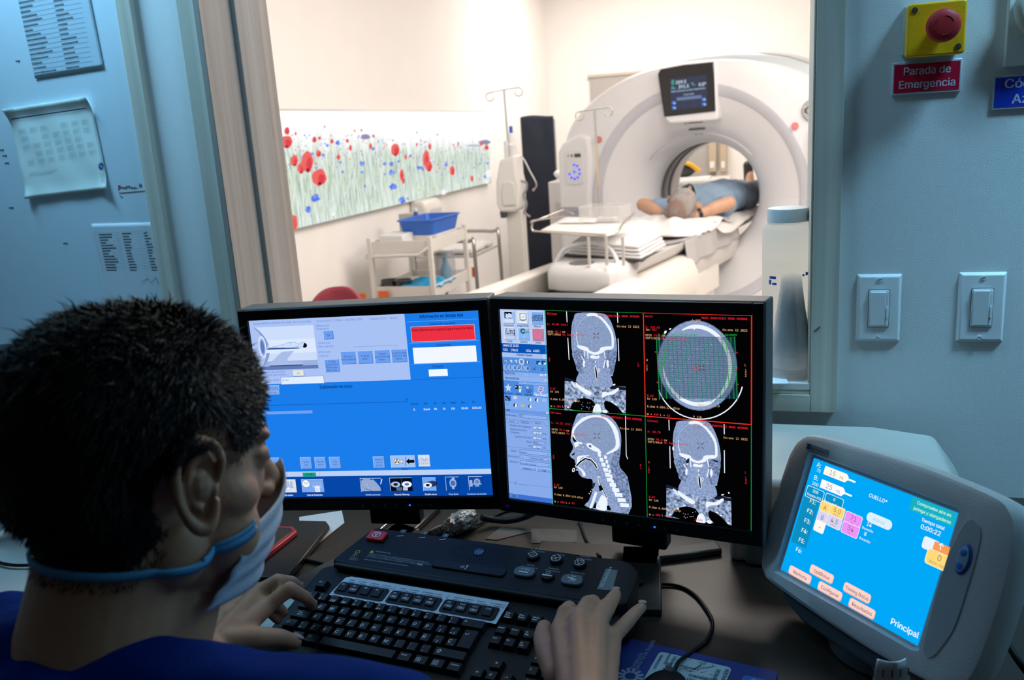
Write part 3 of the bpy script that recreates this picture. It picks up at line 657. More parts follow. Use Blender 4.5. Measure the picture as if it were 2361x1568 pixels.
btn(652, 256, 726, 311, ['SN']); btn(776, 406, 888, 488, ['Archivo', 'Automático']); btn(897, 400, 1010, 484, ['Transf.', 'auto']); btn(1019, 394, 1133, 479, ['Transf.', 'auto Informe', 'Dosis'], size=0.0046); btn(1141, 388, 1256, 473, ['Autotransfer', 'Informe SR', 'Dosis'], size=0.0046)
btn(661, 463, 771, 546, ['Copiar', 'Orient.Pac.', 'Posic.pac.', 'Ref.Anat.'], size=0.0046)
btn(436, 541, 515, 577, ['On'], (0.90, 0.91, 0.88), (0.35, 0.40, 0.5)); P.rect(348, 590, 659, 629, (0.88, 0.93, 1.0), TX); P.text('Scout', 358, 616, 0.0052, TX, x2=405)
# right column
P.text('Información en tiempo real', 1346, 160, 0.0078, TXD, x2=1664, bold=0.02); P.text('Colocación paciente', 1416, 210, 0.0062, TXD, x2=1606); P.text('Explorando', 1470, 362, 0.0062, TXD, x2=1576); P.text('Temporiz.', 1435, 516, 0.0062, TXD, x2=1520)
lnc = (0.50, 0.72, 1.0)
P.line([(1256, 187), (1764, 161)], lnc, 0.0005); P.line([(1272, 341), (1775, 318)], lnc, 0.0005); P.line([(1286, 492), (1788, 471)], lnc, 0.0005); P.line([(1280, 604), (1808, 582)], (0.05, 0.3, 0.65), 0.0006)
P.rect(1284, 224, 1750, 310, (0.93, 0.19, 0.26), (0.85, 0.80, 0.95)); P.text('Pulse [Mover para explorar] para mover la mesa.', 1290, 256, 0.0060, (0.30, 0.02, 0.06), x2=1738, bold=0.012)
P.rect(1297, 374, 1764, 470, WH); P.rect(1411, 530, 1552, 575, WH)
# lower part
P.text('Exploración en curso', 628, 669, 0.0078, TXD, x2=862, bold=0.016)
for y0, y1, s_ in ((651, 677, 'Biopsia Rx'), (687, 712, 'Más info')): btn(232, y0, 341, y1, [s_], (0.52, 0.68, 0.93), (0.15, 0.3, 0.6), 0.0046)
P.text('Segundos', 220, 762, 0.0046, TXD, x2=288, bold=0.01); P.text('0', 203, 780, 0.0046, TXD); P.text('10', 1243, 749, 0.0046, TXD)
P.line([(210, 784), (210, 792), (1256, 762), (1256, 753)], (0.03, 0.25, 0.6), 0.0006)
a = P.p(215, 845); b = P.p(577, 853); P.poly([(-SW/2, a[1]+0.0022), (b[0], a[1]+0.0022), (b[0], a[1]-0.0028), (-SW/2, a[1]-0.0028)], (0.44, 0.63, 0.95), True)
for s_, x, x2 in (('Número', 1282, 1338), ('Tipo', 1374, 1404), ('kV', 1449, 1470), ('mA', 1510, 1535), ('Plano', 1571, 1612), ('Inic.', 1646, 1676), ('Fin', 1728, 1748)): P.text(s_, x, 784-(x-1282)*0.033, 0.0044, TXD, x2=x2, bold=0.01)
for s_, x, x2 in (('2', 1301, 1312), ('Scout', 1375, 1421), ('80', 1452, 1472), ('10', 1513, 1532), ('180', 1574, 1602), ('S0.00', 1648, 1697), ('I350.00', 1728, 1794)): P.text(s_, x, 826-(x-1301)*0.03, 0.0050, WH, x2=x2, bold=0.02)
for x, ls in ((262, ['Finalizar', 'examen']), (488, ['Serie', 'sig.']), (590, ['Repetir', 'serie']), (695, ['Uno', 'más']), (1010, ['Repetir', 'último', 'grupo'])):
    o_ = (x-262)*-0.012; btn(x, 1167+o_, x+85, 1245+o_, ls, (0.45, 0.65, 0.94), (0.14, 0.32, 0.66), 0.0044)
btn(1135, 1152, 1318, 1233, [], (0.62, 0.76, 0.97)); P.ell(1183, 1191, 0.0052, 0.0052, (0.03, 0.04, 0.08)); P.ell(1183, 1191, 0.0046, 0.0046, (0.95, 0.93, 0.88))
cx, cy = P.p(1183, 1191)
for k in range(3):
    a0 = math.radians(90+120*k); P.poly([(cx, cy)]+[(cx+0.0036*math.cos(a0+t), cy+0.0036*math.sin(a0+t)) for t in (-.5, -.25, 0, .25, .5)], (0.03, 0.04, 0.08), True)
P.ell(1183, 1191, 0.0008, 0.0008, (0.95, 0.93, 0.88))
P.poly([(1207, 1187), (1224, 1174), (1224, 1208), (1207, 1198)], (0.92, 0.92, 0.90)); P.line([(1207, 1187), (1224, 1174), (1224, 1208), (1207, 1198)], (0.1, 0.1, 0.1), 0.0004)
P.line([(1246, 1160), (1246, 1226)], (0.02, 0.03, 0.06), 0.0008)
P.poly([(1248, 1190), (1270, 1169), (1270, 1180), (1308, 1179), (1308, 1201), (1270, 1202), (1270, 1212)], (0.02, 0.03, 0.06)); P.text('Pausa', 1217, 1251, 0.0044, TXD, x2=1257, bold=0.02)
btn(1335, 1147, 1424, 1227, [], (0.86, 0.89, 0.95))
for k in range(6): P.line([(1341, 1172+k*8.5), (1419, 1171+k*8.5)], (0.45, 0.55, 0.75), 0.0003); P.line([(1345+k*14, 1172), (1345+k*14, 1214)], (0.45, 0.55, 0.75), 0.0003)
P.line([(1352, 1160), (1372, 1178), (1385, 1190), (1398, 1166)], (0.3, 0.4, 0.6), 0.0005)
P.rect(505, 1271, 603, 1298, (0.02, 0.66, 0.45)); P.text('01:40', 530, 1289, 0.0046, (0.0, 0.2, 0.15), x2=575)
for x in (398, 628, 1571): P.line([(x, 1270), (x, 1296)], (0.45, 0.6, 0.85), 0.0005)
# icons of the task bar
def icon(x0, y0, x1, y1, c, cap_, xa, xb, cc=WH): P.rect(x0, y0, x1, y1, c, (0.05, 0.15, 0.4), (0.8, 0.9, 1)); P.text(cap_, xa, 1437-(xa-350)*0.004, 0.0044, cc, x2=xb, bold=0.02)
icon(300, 1322, 465, 1411, (0.86, 0.89, 0.93), 'Paciente nuevo', 345, 438); icon(497, 1320, 662, 1409, (0.48, 0.66, 0.94), 'Lista de Pacientes', 537, 648)
gc = (0.50, 0.60, 0.80)
def folk(x, y, c, e):
    for k in range(3): P.ell(x+k*24, y, 0.0021, 0.0025, e); P.ell(x+k*24, y, 0.0016, 0.0020, c); P.poly([(x-11+k*24, y+38), (x-10+k*24, y+14), (x+k*24, y+8), (x+10+k*24, y+14), (x+11+k*24, y+38)], c); P.line([(x-11+k*24, y+38), (x-10+k*24, y+14), (x+k*24, y+8), (x+10+k*24, y+14), (x+11+k*24, y+38)], e, 0.0004)
folk(377, 1343, (0.70, 0.76, 0.88), gc); P.rect(310, 1330, 345, 1405, (0.55, 0.66, 0.88)); P.poly([(385, 1385), (408, 1365), (425, 1385), (402, 1404)], (0.9, 0.93, 1)); P.line([(385, 1385), (408, 1365), (425, 1385), (402, 1404)], gc, 0.0004, True); P.line([(358, 1378), (450, 1378)], gc, 0.0004)
folk(585, 1343, (0.60, 0.72, 0.93), gc); P.ell(530, 1350, 0.0072, 0.0072, (0.2, 0.3, 0.5)); P.ell(530, 1350, 0.0066, 0.0066, (0.93, 0.95, 1)); P.line([(530, 1350), (548, 1340)], (0.1, 0.1, 0.2), 0.0005); P.line([(530, 1350), (514, 1338)], (0.1, 0.1, 0.2), 0.0005); P.rect(592, 1366, 632, 1408, (0.9, 0.93, 1))
P.text('21', 600, 1400, 0.006, gc)
icon(918, 1314, 1078, 1407, NV, 'Gestión protocolo', 957, 1063, (0.7, 0.82, 1))
P.poly([(925, 1330), (940, 1316), (985, 1316), (1000, 1326), (1010, 1318), (1040, 1350), (1062, 1375), (1068, 1402), (925, 1405)], (0.58, 0.66, 0.82))
random.seed(5)
for k in range(26): x = random.uniform(932, 1040); y = random.uniform(1330, 1398); P.line([(x, y), (x+random.uniform(-12, 12), y+random.uniform(-9, 9))], random.choice([(0.8, 0.88, 1), (0.35, 0.45, 0.65)]), 0.0004)
P.poly([(1062, 1355), (1070, 1316), (1078, 1316), (1070, 1352)], (0.8, 0.88, 1)); P.line([(945, 1381), (1010, 1406)], (0.05, 0.1, 0.3), 0.0005)
icon(1130, 1311, 1296, 1402, (0.02, 0.04, 0.12), 'Reconst. Retrosp.', 1165, 1274)
def brain(x, y, r, c1, c2):
    P.ell(x, y, r*1.15, r*0.72, c1)
    for k in range(9): a0 = 2*PI*k/9; P.ell(x+r*8200*0.62*math.cos(a0)/3, y+r*8200*0.36*math.sin(a0)/3, r*0.16, r*0.13, c2)
    P.ell(x, y, r*0.25, r*0.2, c2)
brain(1173, 1356, 0.0068, (0.65, 0.75, 0.9), (0.03, 0.05, 0.12)); brain(1254, 1355, 0.0072, (0.95, 0.97, 1.0), (0.35, 0.45, 0.7)); P.line([(1214, 1314), (1216, 1370)], (0.4, 0.5, 0.7), 0.0004)
P.rect(1178, 1376, 1222, 1400, (0.35, 0.42, 0.55)); P.rect(1226, 1376, 1262, 1399, (0.7, 0.8, 0.95))
icon(1367, 1308, 1469, 1401, (0.45, 0.66, 0.96), 'Gestión recon', 1383, 1470)
for k in range(6): P.ell(1440-k*7, 1350+k*2, 0.0072, 0.0050, (0.02, 0.03, 0.08) if k % 2 == 0 else (0.25, 0.32, 0.5))
brain(1405, 1361, 0.0062, (0.9, 0.94, 1.0), (0.03, 0.05, 0.12))
icon(1533, 1304, 1634, 1398, NV, 'Prep diario', 1557, 1627, (0.7, 0.82, 1)); P.ell(1587, 1347, 0.0058, 0.0078, (0.55, 0.66, 0.85)); P.rect(1578, 1308, 1600, 1330, (0.62, 0.72, 0.9)); P.rect(1580, 1365, 1599, 1390, (0.62, 0.72, 0.9)); P.ell(1587, 1347, 0.0036, 0.0044, (0.30, 0.42, 0.68))
icon(1700, 1301, 1802, 1396, NV, 'Funciones de escáner', 1690, 1830, (0.7, 0.82, 1)); P.ell(1762, 1339, 0.0054, 0.0062, (0.55, 0.66, 0.85)); P.ell(1762, 1339, 0.003, 0.0036, (0.40, 0.52, 0.76)); P.rect(1706, 1326, 1730, 1371, (0.6, 0.7, 0.88)); P.rect(1728, 1350, 1795, 1357, (0.6, 0.7, 0.88)); P.poly([(1745, 1372), (1780, 1371), (1772, 1357), (1752, 1357)], (0.5, 0.62, 0.84))
P.build('screen', tl, ML @ Matrix.Translation((0, -0.0066, 0)), 'lit blue user interface screen in Spanish')
MB().box(-SW/2-0.004, SW/2+0.004, -0.0063, -0.005, -SH/2-0.004, SH/2+0.004, M=ML).build('panel', blackg, tl)

# ---- right: image viewer
P = Panel([(1155.7, 712.7), (1738.5, 724.4), (1732.6, 1218), (1180, 1143.5)], SW, SH)
BK = (0.012, 0.012, 0.018); full(0, 0, SW, SH, BK); MRK = 1.0
RED = (0.86, 0.12, 0.20); ORG = (0.82, 0.62, 0.42); GRN = (0.10, 0.62, 0.25); BW = (0.93, 0.96, 1.0)
G1 = (0.50, 0.58, 0.72)
tiss = emis_noise('scan_tissue', (0.44, 0.52, 0.68), (0.64, 0.72, 0.88), 420, lo=0.3, hi=0.7)
tissd = emis_noise('scan_tissue_mottled', (0.24, 0.30, 0.42), (0.70, 0.78, 0.92), 240, lo=0.34, hi=0.64)
brn = emis_noise('scan_brain', (0.46, 0.54, 0.69), (0.60, 0.68, 0.82), 700, lo=0.3, hi=0.7)
skin_ = (0.42, 0.50, 0.66); muscle = emis_noise('scan_muscle', (0.30, 0.37, 0.52), (0.58, 0.66, 0.82), 330, lo=0.35, hi=0.65)
# side panel
P.view(1140, 680, 5.6); x5 = P.p(668, 195)[0]
def side(y0, y1, c):   # band of the side panel, photo y read at its left edge
    P.poly([(-SW/2, y0), (x5, y0), (x5, y1), (-SW/2, y1)], c, True)
Y = lambda y, x=300: P.p(x, y)[1]
P.view(1140, 700, 6.031)
side(SH/2, -SH/2, (0.53, 0.67, 0.92)); side(SH/2, Y(548, 130), (0.72, 0.80, 0.96)); side(Y(548, 130), Y(676, 140), (0.03, 0.32, 0.70)); side(Y(676, 140), Y(740, 140), (0.66, 0.76, 0.95))
side(Y(740, 140), Y(940, 150), (0.32, 0.56, 0.88)); side(Y(940, 150), Y(992, 150), (0.53, 0.68, 0.93)); side(Y(998, 150), Y(1062, 155), (0.56, 0.70, 0.94)); side(Y(1062, 155), Y(1262, 165), (0.30, 0.54, 0.87)); side(Y(1262, 165), Y(1450, 170), (0.50, 0.67, 0.94)); side(Y(1455, 172), Y(1505, 175), (0.42, 0.60, 0.90))
def ic(x0, y0, x1, y1, c): P.rect(x0, y0, x1, y1, c, (0.35, 0.48, 0.70), (0.92, 0.96, 1))
ic(142, 110, 295, 275, (0.60, 0.75, 0.95)); P.rect(155, 114, 262, 205, (0.03, 0.04, 0.08)); P.poly([(170, 190), (176, 130), (200, 150), (220, 128), (258, 150), (262, 200), (220, 196), (200, 204)], (0.80, 0.86, 0.95)); P.rect(150, 206, 284, 268, (0.90, 0.94, 1))
for k in range(5): P.line([(150, 212+k*12), (284, 213+k*12)], (0.6, 0.7, 0.85), 0.0003); P.line([(160+k*28, 208), (161+k*28, 268)], (0.6, 0.7, 0.85), 0.0003)
ic(330, 108, 486, 282, (0.88, 0.89, 0.90)); P.line([(370, 137), (460, 139), (462, 222), (374, 220)], (0.45, 0.58, 0.8), 0.0012, True); P.ell(413, 180, 0.0032, 0.0044, (0.95, 0.97, 1)); P.line([(405, 172), (409, 188), (420, 189), (424, 173)], (0.2, 0.25, 0.4), 0.0006); P.rect(358, 240, 474, 276, (0.94, 0.96, 1), (0.5, 0.6, 0.8)); P.line([(392, 232), (440, 236)], (0.3, 0.4, 0.6), 0.001)
ic(531, 115, 690, 288, (0.48, 0.68, 0.94)); P.text('Learning', 536, 192, 0.0092, (0.04, 0.10, 0.22), x2=684, bold=0.02); P.text('Solutions', 534, 236, 0.0092, (0.04, 0.10, 0.22), x2=692, bold=0.02)
ic(155, 330, 308, 500, (0.74, 0.81, 0.94)); P.text('iLinq', 172, 420, 0.0135, (0.04, 0.07, 0.15), x2=302, bold=0.01); P.line([(160, 432), (302, 440)], (0.3, 0.4, 0.6), 0.0005)
ic(346, 338, 502, 508, (0.52, 0.73, 0.96)); P.ring(413, 380, 0.0030, 0.0030, 0.0026, (0.25, 0.38, 0.42)); P.rect(430, 370, 498, 392, (0.55, 0.66, 0.75)); P.line([(430, 394), (498, 398)], (0.15, 0.22, 0.3), 0.0008); P.line([(410, 476), (440, 452), (446, 474)], (0.8, 0.85, 0.9), 0.0006); P.line([(365, 478), (478, 480)], (0.35, 0.5, 0.75), 0.0004)
ic(541, 344, 704, 516, (0.88, 0.45, 0.60)); P.ring(618, 432, 0.0078, 0.0080, 0.0019, (0.50, 0.56, 0.68), a0=110, a1=430); P.line([(615, 352), (618, 430)], (0.50, 0.56, 0.68), 0.0022)
for s_, x, y, x2 in (('Exploración', 150, 312, 288), ('Image Works', 336, 318, 495), ('Manual', 568, 326, 658), ('In Site', 193, 534, 268), ('Servicio', 380, 542, 476), ('Cierre', 586, 552, 662)): P.text(s_, x, y, 0.0048, (0.12, 0.16, 0.32), x2=x2, bold=0.02)
P.text('enero 12 12:03', 145, 592, 0.0056, BW, x2=354, bold=0.02); P.text('512:', 147, 653, 0.0056, BW, x2=208, bold=0.02); P.text('178622', 247, 658, 0.0056, BW, x2=348, bold=0.02); P.text('1024:', 455, 668, 0.0056, BW, x2=530, bold=0.02); P.text('42655', 556, 670, 0.0056, BW, x2=644, bold=0.02)
P.text('Volume Viewer', 325, 725, 0.0066, (0.12, 0.20, 0.40), x2=550, bold=0.015); P.ring(718, 731, 0.0028, 0.0028, 0.0007, BW); P.text('?', 709, 741, 0.0048, BW)
for k, x in enumerate((178, 255, 322)): P.ell(x, 800, 0.0019, 0.0024, (0.85, 0.88, 0.95)); P.line([(x-14, 820), (x, 800)], (0.15, 0.2, 0.4), 0.0009)
P.line([(178, 770), (178, 826)], (0.2, 0.25, 0.45), 0.0006); P.line([(150, 798), (206, 800)], (0.2, 0.25, 0.45), 0.0006)
P.ell(397, 806, 0.0048, 0.0052, (0.72, 0.82, 0.97)); P.ell(397, 806, 0.0026, 0.0030, (0.45, 0.5, 0.62)); P.ell(475, 812, 0.0028, 0.0030, (0.1, 0.2, 0.4))
for k in range(8): a = k*PI/4; P.line([(475+16*math.cos(a), 812+16*math.sin(a)), (475+26*math.cos(a), 812+26*math.sin(a))], (0.1, 0.2, 0.4), 0.0006)
P.ell(477, 812, 0.0012, 0.0026, BW)
for x in (602, 675): P.rect(x, 795, x+22, 815, (0.0, 0.22, 0.12)); P.rect(x+24, 796, x+46, 816, (0.0, 0.25, 0.14)); P.rect(x, 818, x+22, 838, (0.0, 0.25, 0.14)); P.rect(x+30, 818, x+60, 846, (0.85, 0.9, 0.95))
for k, s_ in enumerate('SIAPLR'): P.ell(180+k*59.5, 884+k*3, 0.0040, 0.0046, (0.55, 0.70, 0.93)); P.text(s_, 172+k*59.5, 900+k*3, 0.0072, (0.08, 0.16, 0.34), bold=0.02)
P.line([(548, 892), (560, 892)], (0.05, 0.1, 0.2), 0.0007); P.line([(556, 926), (592, 882)], (0.05, 0.1, 0.2), 0.0007); P.line([(578, 916), (594, 917)], (0.05, 0.1, 0.2), 0.0007); P.line([(668, 896), (684, 896)], (0.05, 0.1, 0.2), 0.0007); P.line([(674, 930), (706, 886)], (0.05, 0.1, 0.2), 0.0007); P.line([(692, 925), (710, 925)], (0.05, 0.1, 0.2), 0.0007)
P.text('Pasos rev.', 168, 975, 0.0062, (0.12, 0.26, 0.50), x2=315, bold=0.015); P.rect(442, 970, 486, 1000, (0.6, 0.72, 0.88)); P.text('+', 708, 1005, 0.0085, BW, bold=0.03); P.text('«»', 648, 1002, 0.006, BW, bold=0.03)
P.text('Herramientas', 170, 1044, 0.0062, (0.12, 0.26, 0.50), x2=368, bold=0.015); P.rect(718, 1056, 750, 1066, BW)
P.text('Visualizar menos herramientas', 362, 1107, 0.0056, (0.75, 0.85, 1), x2=756); P.line([(362, 1112), (756, 1126)], (0.75, 0.85, 1), 0.0003)
P.rect(566, 1130, 770, 1285, (0.46, 0.65, 0.93))
cx, cy = P.p(218, 1168); P.poly([(cx+(0.0066 if k % 2 == 0 else 0.0027)*math.sin(PI*k/5), cy+(0.0072 if k % 2 == 0 else 0.003)*math.cos(PI*k/5)) for k in range(10)], (0.80, 0.86, 0.92), True)
P.rect(310, 1130, 395, 1190, (0.15, 0.18, 0.25)); P.rect(360, 1140, 402, 1200, (0.85, 0.88, 0.94)); P.text('A', 366, 1188, 0.0085, (0.3, 0.4, 0.6)); P.rect(314, 1145, 330, 1160, BW); P.ell(380, 1212, 0.0016, 0.0022, BW)
P.line([(465, 1150), (500, 1195)], (0.75, 0.80, 0.88), 0.0014); P.line([(486, 1145), (495, 1200)], (0.75, 0.80, 0.88), 0.0012); P.ring(488, 1212, 0.0018, 0.0024, 0.0009, (0.10, 0.20, 0.50)); P.ring(515, 1206, 0.0020, 0.0026, 0.0009, (0.10, 0.20, 0.50))
P.poly([(624, 1185), (650, 1142), (706, 1160), (700, 1212), (664, 1238), (628, 1215)], (0.80, 0.78, 0.92)); P.poly([(644, 1178), (662, 1158), (690, 1170), (684, 1205), (660, 1218), (640, 1206)], (0.48, 0.42, 0.72)); P.rect(650, 1180, 684, 1192, BW)
for s_, x, y, x2, c in (('Mis Herram.', 165, 1254, 285, (0.1, 0.14, 0.3)), ('Visualiz.', 318, 1262, 406, (0.1, 0.14, 0.3)), ('Segmento', 442, 1270, 550, (0.1, 0.14, 0.3))): P.text(s_, x, y, 0.0046, c, x2=x2, bold=0.03)
P.text('Film./Guard.', 568, 1276, 0.0072, BW, x2=768, bold=0.02)
P.rect(168, 1270, 256, 1352, (0.20, 0.42, 0.78)); P.line([(190, 1290), (225, 1325)], (0.12, 0.12, 0.2), 0.0038); P.line([(186, 1300), (215, 1332)], (0.6, 0.65, 0.75), 0.0012)
for x, y, c in ((312, 1302, (0.78, 0.84, 0.93)), (410, 1318, (0.52, 0.66, 0.90)), (515, 1325, (0.25, 0.60, 0.65)), (612, 1332, (0.20, 0.26, 0.36)), (712, 1340, (0.62, 0.74, 0.93)), (206, 1386, (0.42, 0.66, 0.86)), (316, 1405, (0.14, 0.25, 0.35)), (415, 1412, (0.72, 0.72, 0.60)), (518, 1420, (0.28, 0.34, 0.45))):
    P.poly([(x-30, y-4), (x-12, y-24), (x+24, y-20), (x+30, y+8), (x+12, y+22), (x-22, y+20)], c)
    if c[0] < 0.35: P.poly([(x-4, y-14), (x+20, y-26), (x+24, y-2), (x+2, y+2)], (0.8, 0.88, 0.95)); P.ell(x+8, y+10, 0.0016, 0.002, BW)
P.text('Lote', 182, 1481, 0.0054, (0.1, 0.18, 0.38), x2=242, bold=0.02); P.rect(738, 1496, 770, 1528, BW, (0.4, 0.5, 0.7)); P.line([(744, 1502), (764, 1522)], (0.1, 0.1, 0.2), 0.0005); P.line([(764, 1502), (744, 1522)], (0.1, 0.1, 0.2), 0.0005)
P.view(1140, 940, 7.125); dk = (0.13, 0.22, 0.42); fld = (0.64, 0.76, 0.97); eb = (0.28, 0.42, 0.70)
P.text('Protocolos:', 216, 122, 0.0050, dk, x2=402, bold=0.01)
def drop(x0, y0, x1, y1, arrow=True):
    P.rect(x0, y0, x1, y1, (0.56, 0.70, 0.95), eb)
    if arrow: P.poly([(x1-46, y1-32), (x1-22, y1-30), (x1-34, y1-16)], (0.02, 0.03, 0.08))
drop(430, 100, 924, 190); P.text('01', 440, 138, 0.0052, dk, bold=0.01)
P.line([(222, 172), (400, 190), (425, 220), (425, 250), (222, 236)], eb, 0.0004, True); P.line([(425, 250), (432, 198), (610, 206), (640, 245), (640, 212), (820, 224), (872, 285), (935, 292)], eb, 0.0004)
for s_, x, y, x2 in (('Bucle', 276, 225, 358), ('OBIÍCIA', 465, 244, 598), ('Rotar', 698, 256, 786), ('Número de imágenes', 286, 292, 628), ('Separación entre', 290, 354, 556), ('imágenes', 294, 402, 442), ('mm', 818, 432, 884), ('Espesor de corte', 366, 472, 636), ('mm', 820, 514, 884), ('Modo', 554, 558, 644), ('FOV', 582, 630, 646), ('cm', 826, 655, 876), ('Salida', 298, 702, 394), ('Descripción', 260, 788, 440), ('Aplicar a', 288, 876, 428)): P.text(s_, x, y, 0.0050, dk if x != 465 else (0.05, 0.1, 0.25), x2=x2, bold=0.008)
for y, s_ in ((296, '68'), (378, '2,0'), (466, '10,0'), (610, '24,0')): P.rect(664, y, 806, y+50, (0.78, 0.85, 0.97), eb); P.text(s_, 705, y+42, 0.0050, dk)
drop(672, 536, 888, 600); P.text('Mip', 676, 575, 0.0050, dk)
P.line([(240, 622), (945, 688)], eb, 0.0004); drop(452, 672, 944, 780); P.text('Guard', 456, 725, 0.0050, dk, x2=556); drop(456, 762, 950, 870); P.rect(486, 786, 616, 824, (0.25, 0.42, 0.80)); P.text('CORONAL', 490, 816, 0.0046, BW, x2=612); P.text('CRANEO MIP', 628, 828, 0.0050, dk, x2=832); drop(460, 850, 956, 960); P.text('Volumen actual', 466, 908, 0.0050, dk, x2=710)
P.rect(474, 945, 706, 1010, (0.48, 0.64, 0.93), eb, (0.75, 0.85, 1)); P.text('Previsu', 526, 994, 0.0050, dk, x2=640); P.rect(724, 970, 956, 1040, (0.48, 0.64, 0.93), eb, (0.75, 0.85, 1)); P.text('OK', 815, 1024, 0.0050, dk)
P.line([(285, 1200), (340, 1206)], eb, 0.0004); P.ring(381, 1215, 0.0024, 0.0024, 0.0004, eb); P.poly([(376, 1203), (390, 1216), (376, 1228)], (0.05, 0.08, 0.15)); P.text('Avanzado', 426, 1240, 0.0050, (0.35, 0.48, 0.72), x2=576); P.line([(585, 1242), (975, 1285)], eb, 0.0004)
side(Y(1376, 290), -SH/2, (0.24, 0.44, 0.82)); P.rect(296, 1388, 420, 1446, (0.36, 0.55, 0.88)); P.text('Salir', 322, 1430, 0.0056, (0.02, 0.08, 0.25), x2=398, bold=0.02)
# four views
def head_front(V, cor):
    """soft tissue, neck and shoulders of a frontal slice; V maps u,v (0..1) of the slice box to photo px"""
    q = lambda pts: [V(*p) for p in pts]
    P.poly(q([(0.0, 0.66), (0.20, 0.70), (0.40, 0.71), (0.70, 0.72), (1.0, 0.73), (1.0, 0.995), (0.0, 0.985)]), tissd)
    P.poly(q([(0, 0.655), (0.22, 0.69), (0.24, 0.71), (0, 0.69)]), (0.10, 0.13, 0.2)); P.poly(q([(0.70, 0.715), (1.0, 0.735), (1.0, 0.765), (0.75, 0.76)]), (0.08, 0.10, 0.16))
    P.spoly(q([(0.24, 0.50), (0.72, 0.50), (0.74, 0.60), (0.75, 0.74), (0.22, 0.71), (0.23, 0.60)]), tiss)
    P.spoly(q([(0.14, 0.06), (0.20, 0.005), (0.60, 0.0), (0.72, 0.05), (0.80, 0.16), (0.84, 0.27), (0.85, 0.36), (0.84, 0.42), (0.82, 0.52), (0.79, 0.60), (0.73, 0.63), (0.24, 0.60), (0.19, 0.52), (0.14, 0.44), (0.11, 0.34), (0.10, 0.22), (0.11, 0.12)]), tiss)
    P.spoly(q([(0.12, 0.40), (0.30, 0.38), (0.32, 0.60), (0.22, 0.59), (0.16, 0.50)]), muscle); P.spoly(q([(0.66, 0.38), (0.84, 0.38), (0.82, 0.52), (0.78, 0.60), (0.68, 0.60)]), muscle)
    P.spoly(q([(0.20, 0.10), (0.34, 0.03), (0.52, 0.025), (0.66, 0.10), (0.76, 0.20), (0.78, 0.30), (0.76, 0.34), (0.62, 0.36), (0.50, 0.40), (0.34, 0.36), (0.20, 0.34), (0.17, 0.26), (0.17, 0.17)]), brn)
    P.spoly(q([(0.36, 0.01), (0.48, 0.0), (0.60, 0.04), (0.72, 0.12), (0.79, 0.21), (0.80, 0.33), (0.765, 0.33), (0.755, 0.22), (0.68, 0.13), (0.58, 0.06), (0.48, 0.030), (0.36, 0.035)]), BW)
    P.line(q([(0.185, 0.20), (0.19, 0.27), (0.22, 0.335)]), (0.85, 0.90, 0.98), 0.0012); P.line(q([(0.18, 0.20), (0.20, 0.13), (0.28, 0.07), (0.36, 0.03)]), (0.66, 0.74, 0.88), 0.0007)
    P.spoly(q([(0.20, 0.33), (0.36, 0.345), (0.40, 0.375), (0.49, 0.395), (0.56, 0.375), (0.60, 0.34), (0.78, 0.33), (0.76, 0.36), (0.66, 0.37), (0.60, 0.40), (0.50, 0.42), (0.40, 0.405), (0.34, 0.385), (0.24, 0.365)]), BW)
    P.spoly(q([(0.42, 0.43), (0.47, 0.425), (0.51, 0.435), (0.56, 0.425), (0.55, 0.455), (0.43, 0.455)]), BW)
    for (a, b, c, d) in ((0.31, 0.37, 0.32, 0.44), (0.64, 0.38, 0.66, 0.45), (0.27, 0.44, 0.33, 0.50), (0.66, 0.47, 0.63, 0.55), (0.37, 0.40, 0.38, 0.46)): P.line([V(a, b), V(c, d)], BW, 0.0014)
    P.ell(*V(0.31, 0.515), 0.0016, 0.0050, BW); P.ell(*V(0.70, 0.505), 0.0019, 0.0058, BW); P.ell(*V(0.50, 0.49), 0.0008, 0.0018, BW); P.ring(*V(0.56, 0.575), 0.0012, 0.0026, 0.0008, BW)
    P.ell(*V(0.515, 0.60), 0.0022, 0.0115, BW, a=0.10); P.ell(*V(0.515, 0.602), 0.0012, 0.0102, (0.02, 0.02, 0.03), a=0.10)
    if cor: P.poly(q([(0.72, 0.37), (0.80, 0.385), (0.81, 0.40), (0.74, 0.385)]), BK); P.poly(q([(0.30, 0.40), (0.36, 0.37), (0.35, 0.42), (0.31, 0.43)]), (0.1, 0.12, 0.2))
    P.spoly(q([(0.18, 0.70), (0.24, 0.73), (0.36, 0.77), (0.44, 0.80), (0.40, 0.83), (0.28, 0.79), (0.20, 0.75)]), BW); P.spoly(q([(0.10, 0.69), (0.16, 0.71), (0.20, 0.75), (0.15, 0.75)]), (0.85, 0.9, 0.98)); P.spoly(q([(0.62, 0.79), (0.74, 0.79), (0.86, 0.745), (0.885, 0.76), (0.80, 0.81), (0.68, 0.825), (0.62, 0.85)]), BW)
    P.poly(q([(0.08, 0.97), (0.14, 0.90), (0.22, 0.87), (0.32, 0.855), (0.44, 0.87), (0.50, 0.91), (0.52, 0.99), (0.30, 0.999)]), BK); P.poly(q([(0.64, 0.90), (0.67, 0.875), (0.76, 0.89), (0.86, 0.93), (0.96, 0.998), (0.74, 0.999), (0.66, 0.95)]), BK)
    P.spoly(q([(0.46, 0.99), (0.49, 0.93), (0.54, 0.91), (0.58, 0.93), (0.60, 0.999), (0.48, 1.0)]), BW); P.ell(*V(0.66, 0.985), 0.0040, 0.0026, BW)
    random.seed(11+cor)
    for k in range(12): P.ell(*V(0.26+random.random()*0.22, 0.90+random.random()*0.08), 0.0005, 0.0004, BW)
    for u, v in ((0.18, 0.89), (0.06, 0.955), (0.84, 0.91), (0.95, 0.975), (0.28, 0.85), (0.78, 0.885)): P.ell(*V(u, v), 0.0018, 0.0012, BW)
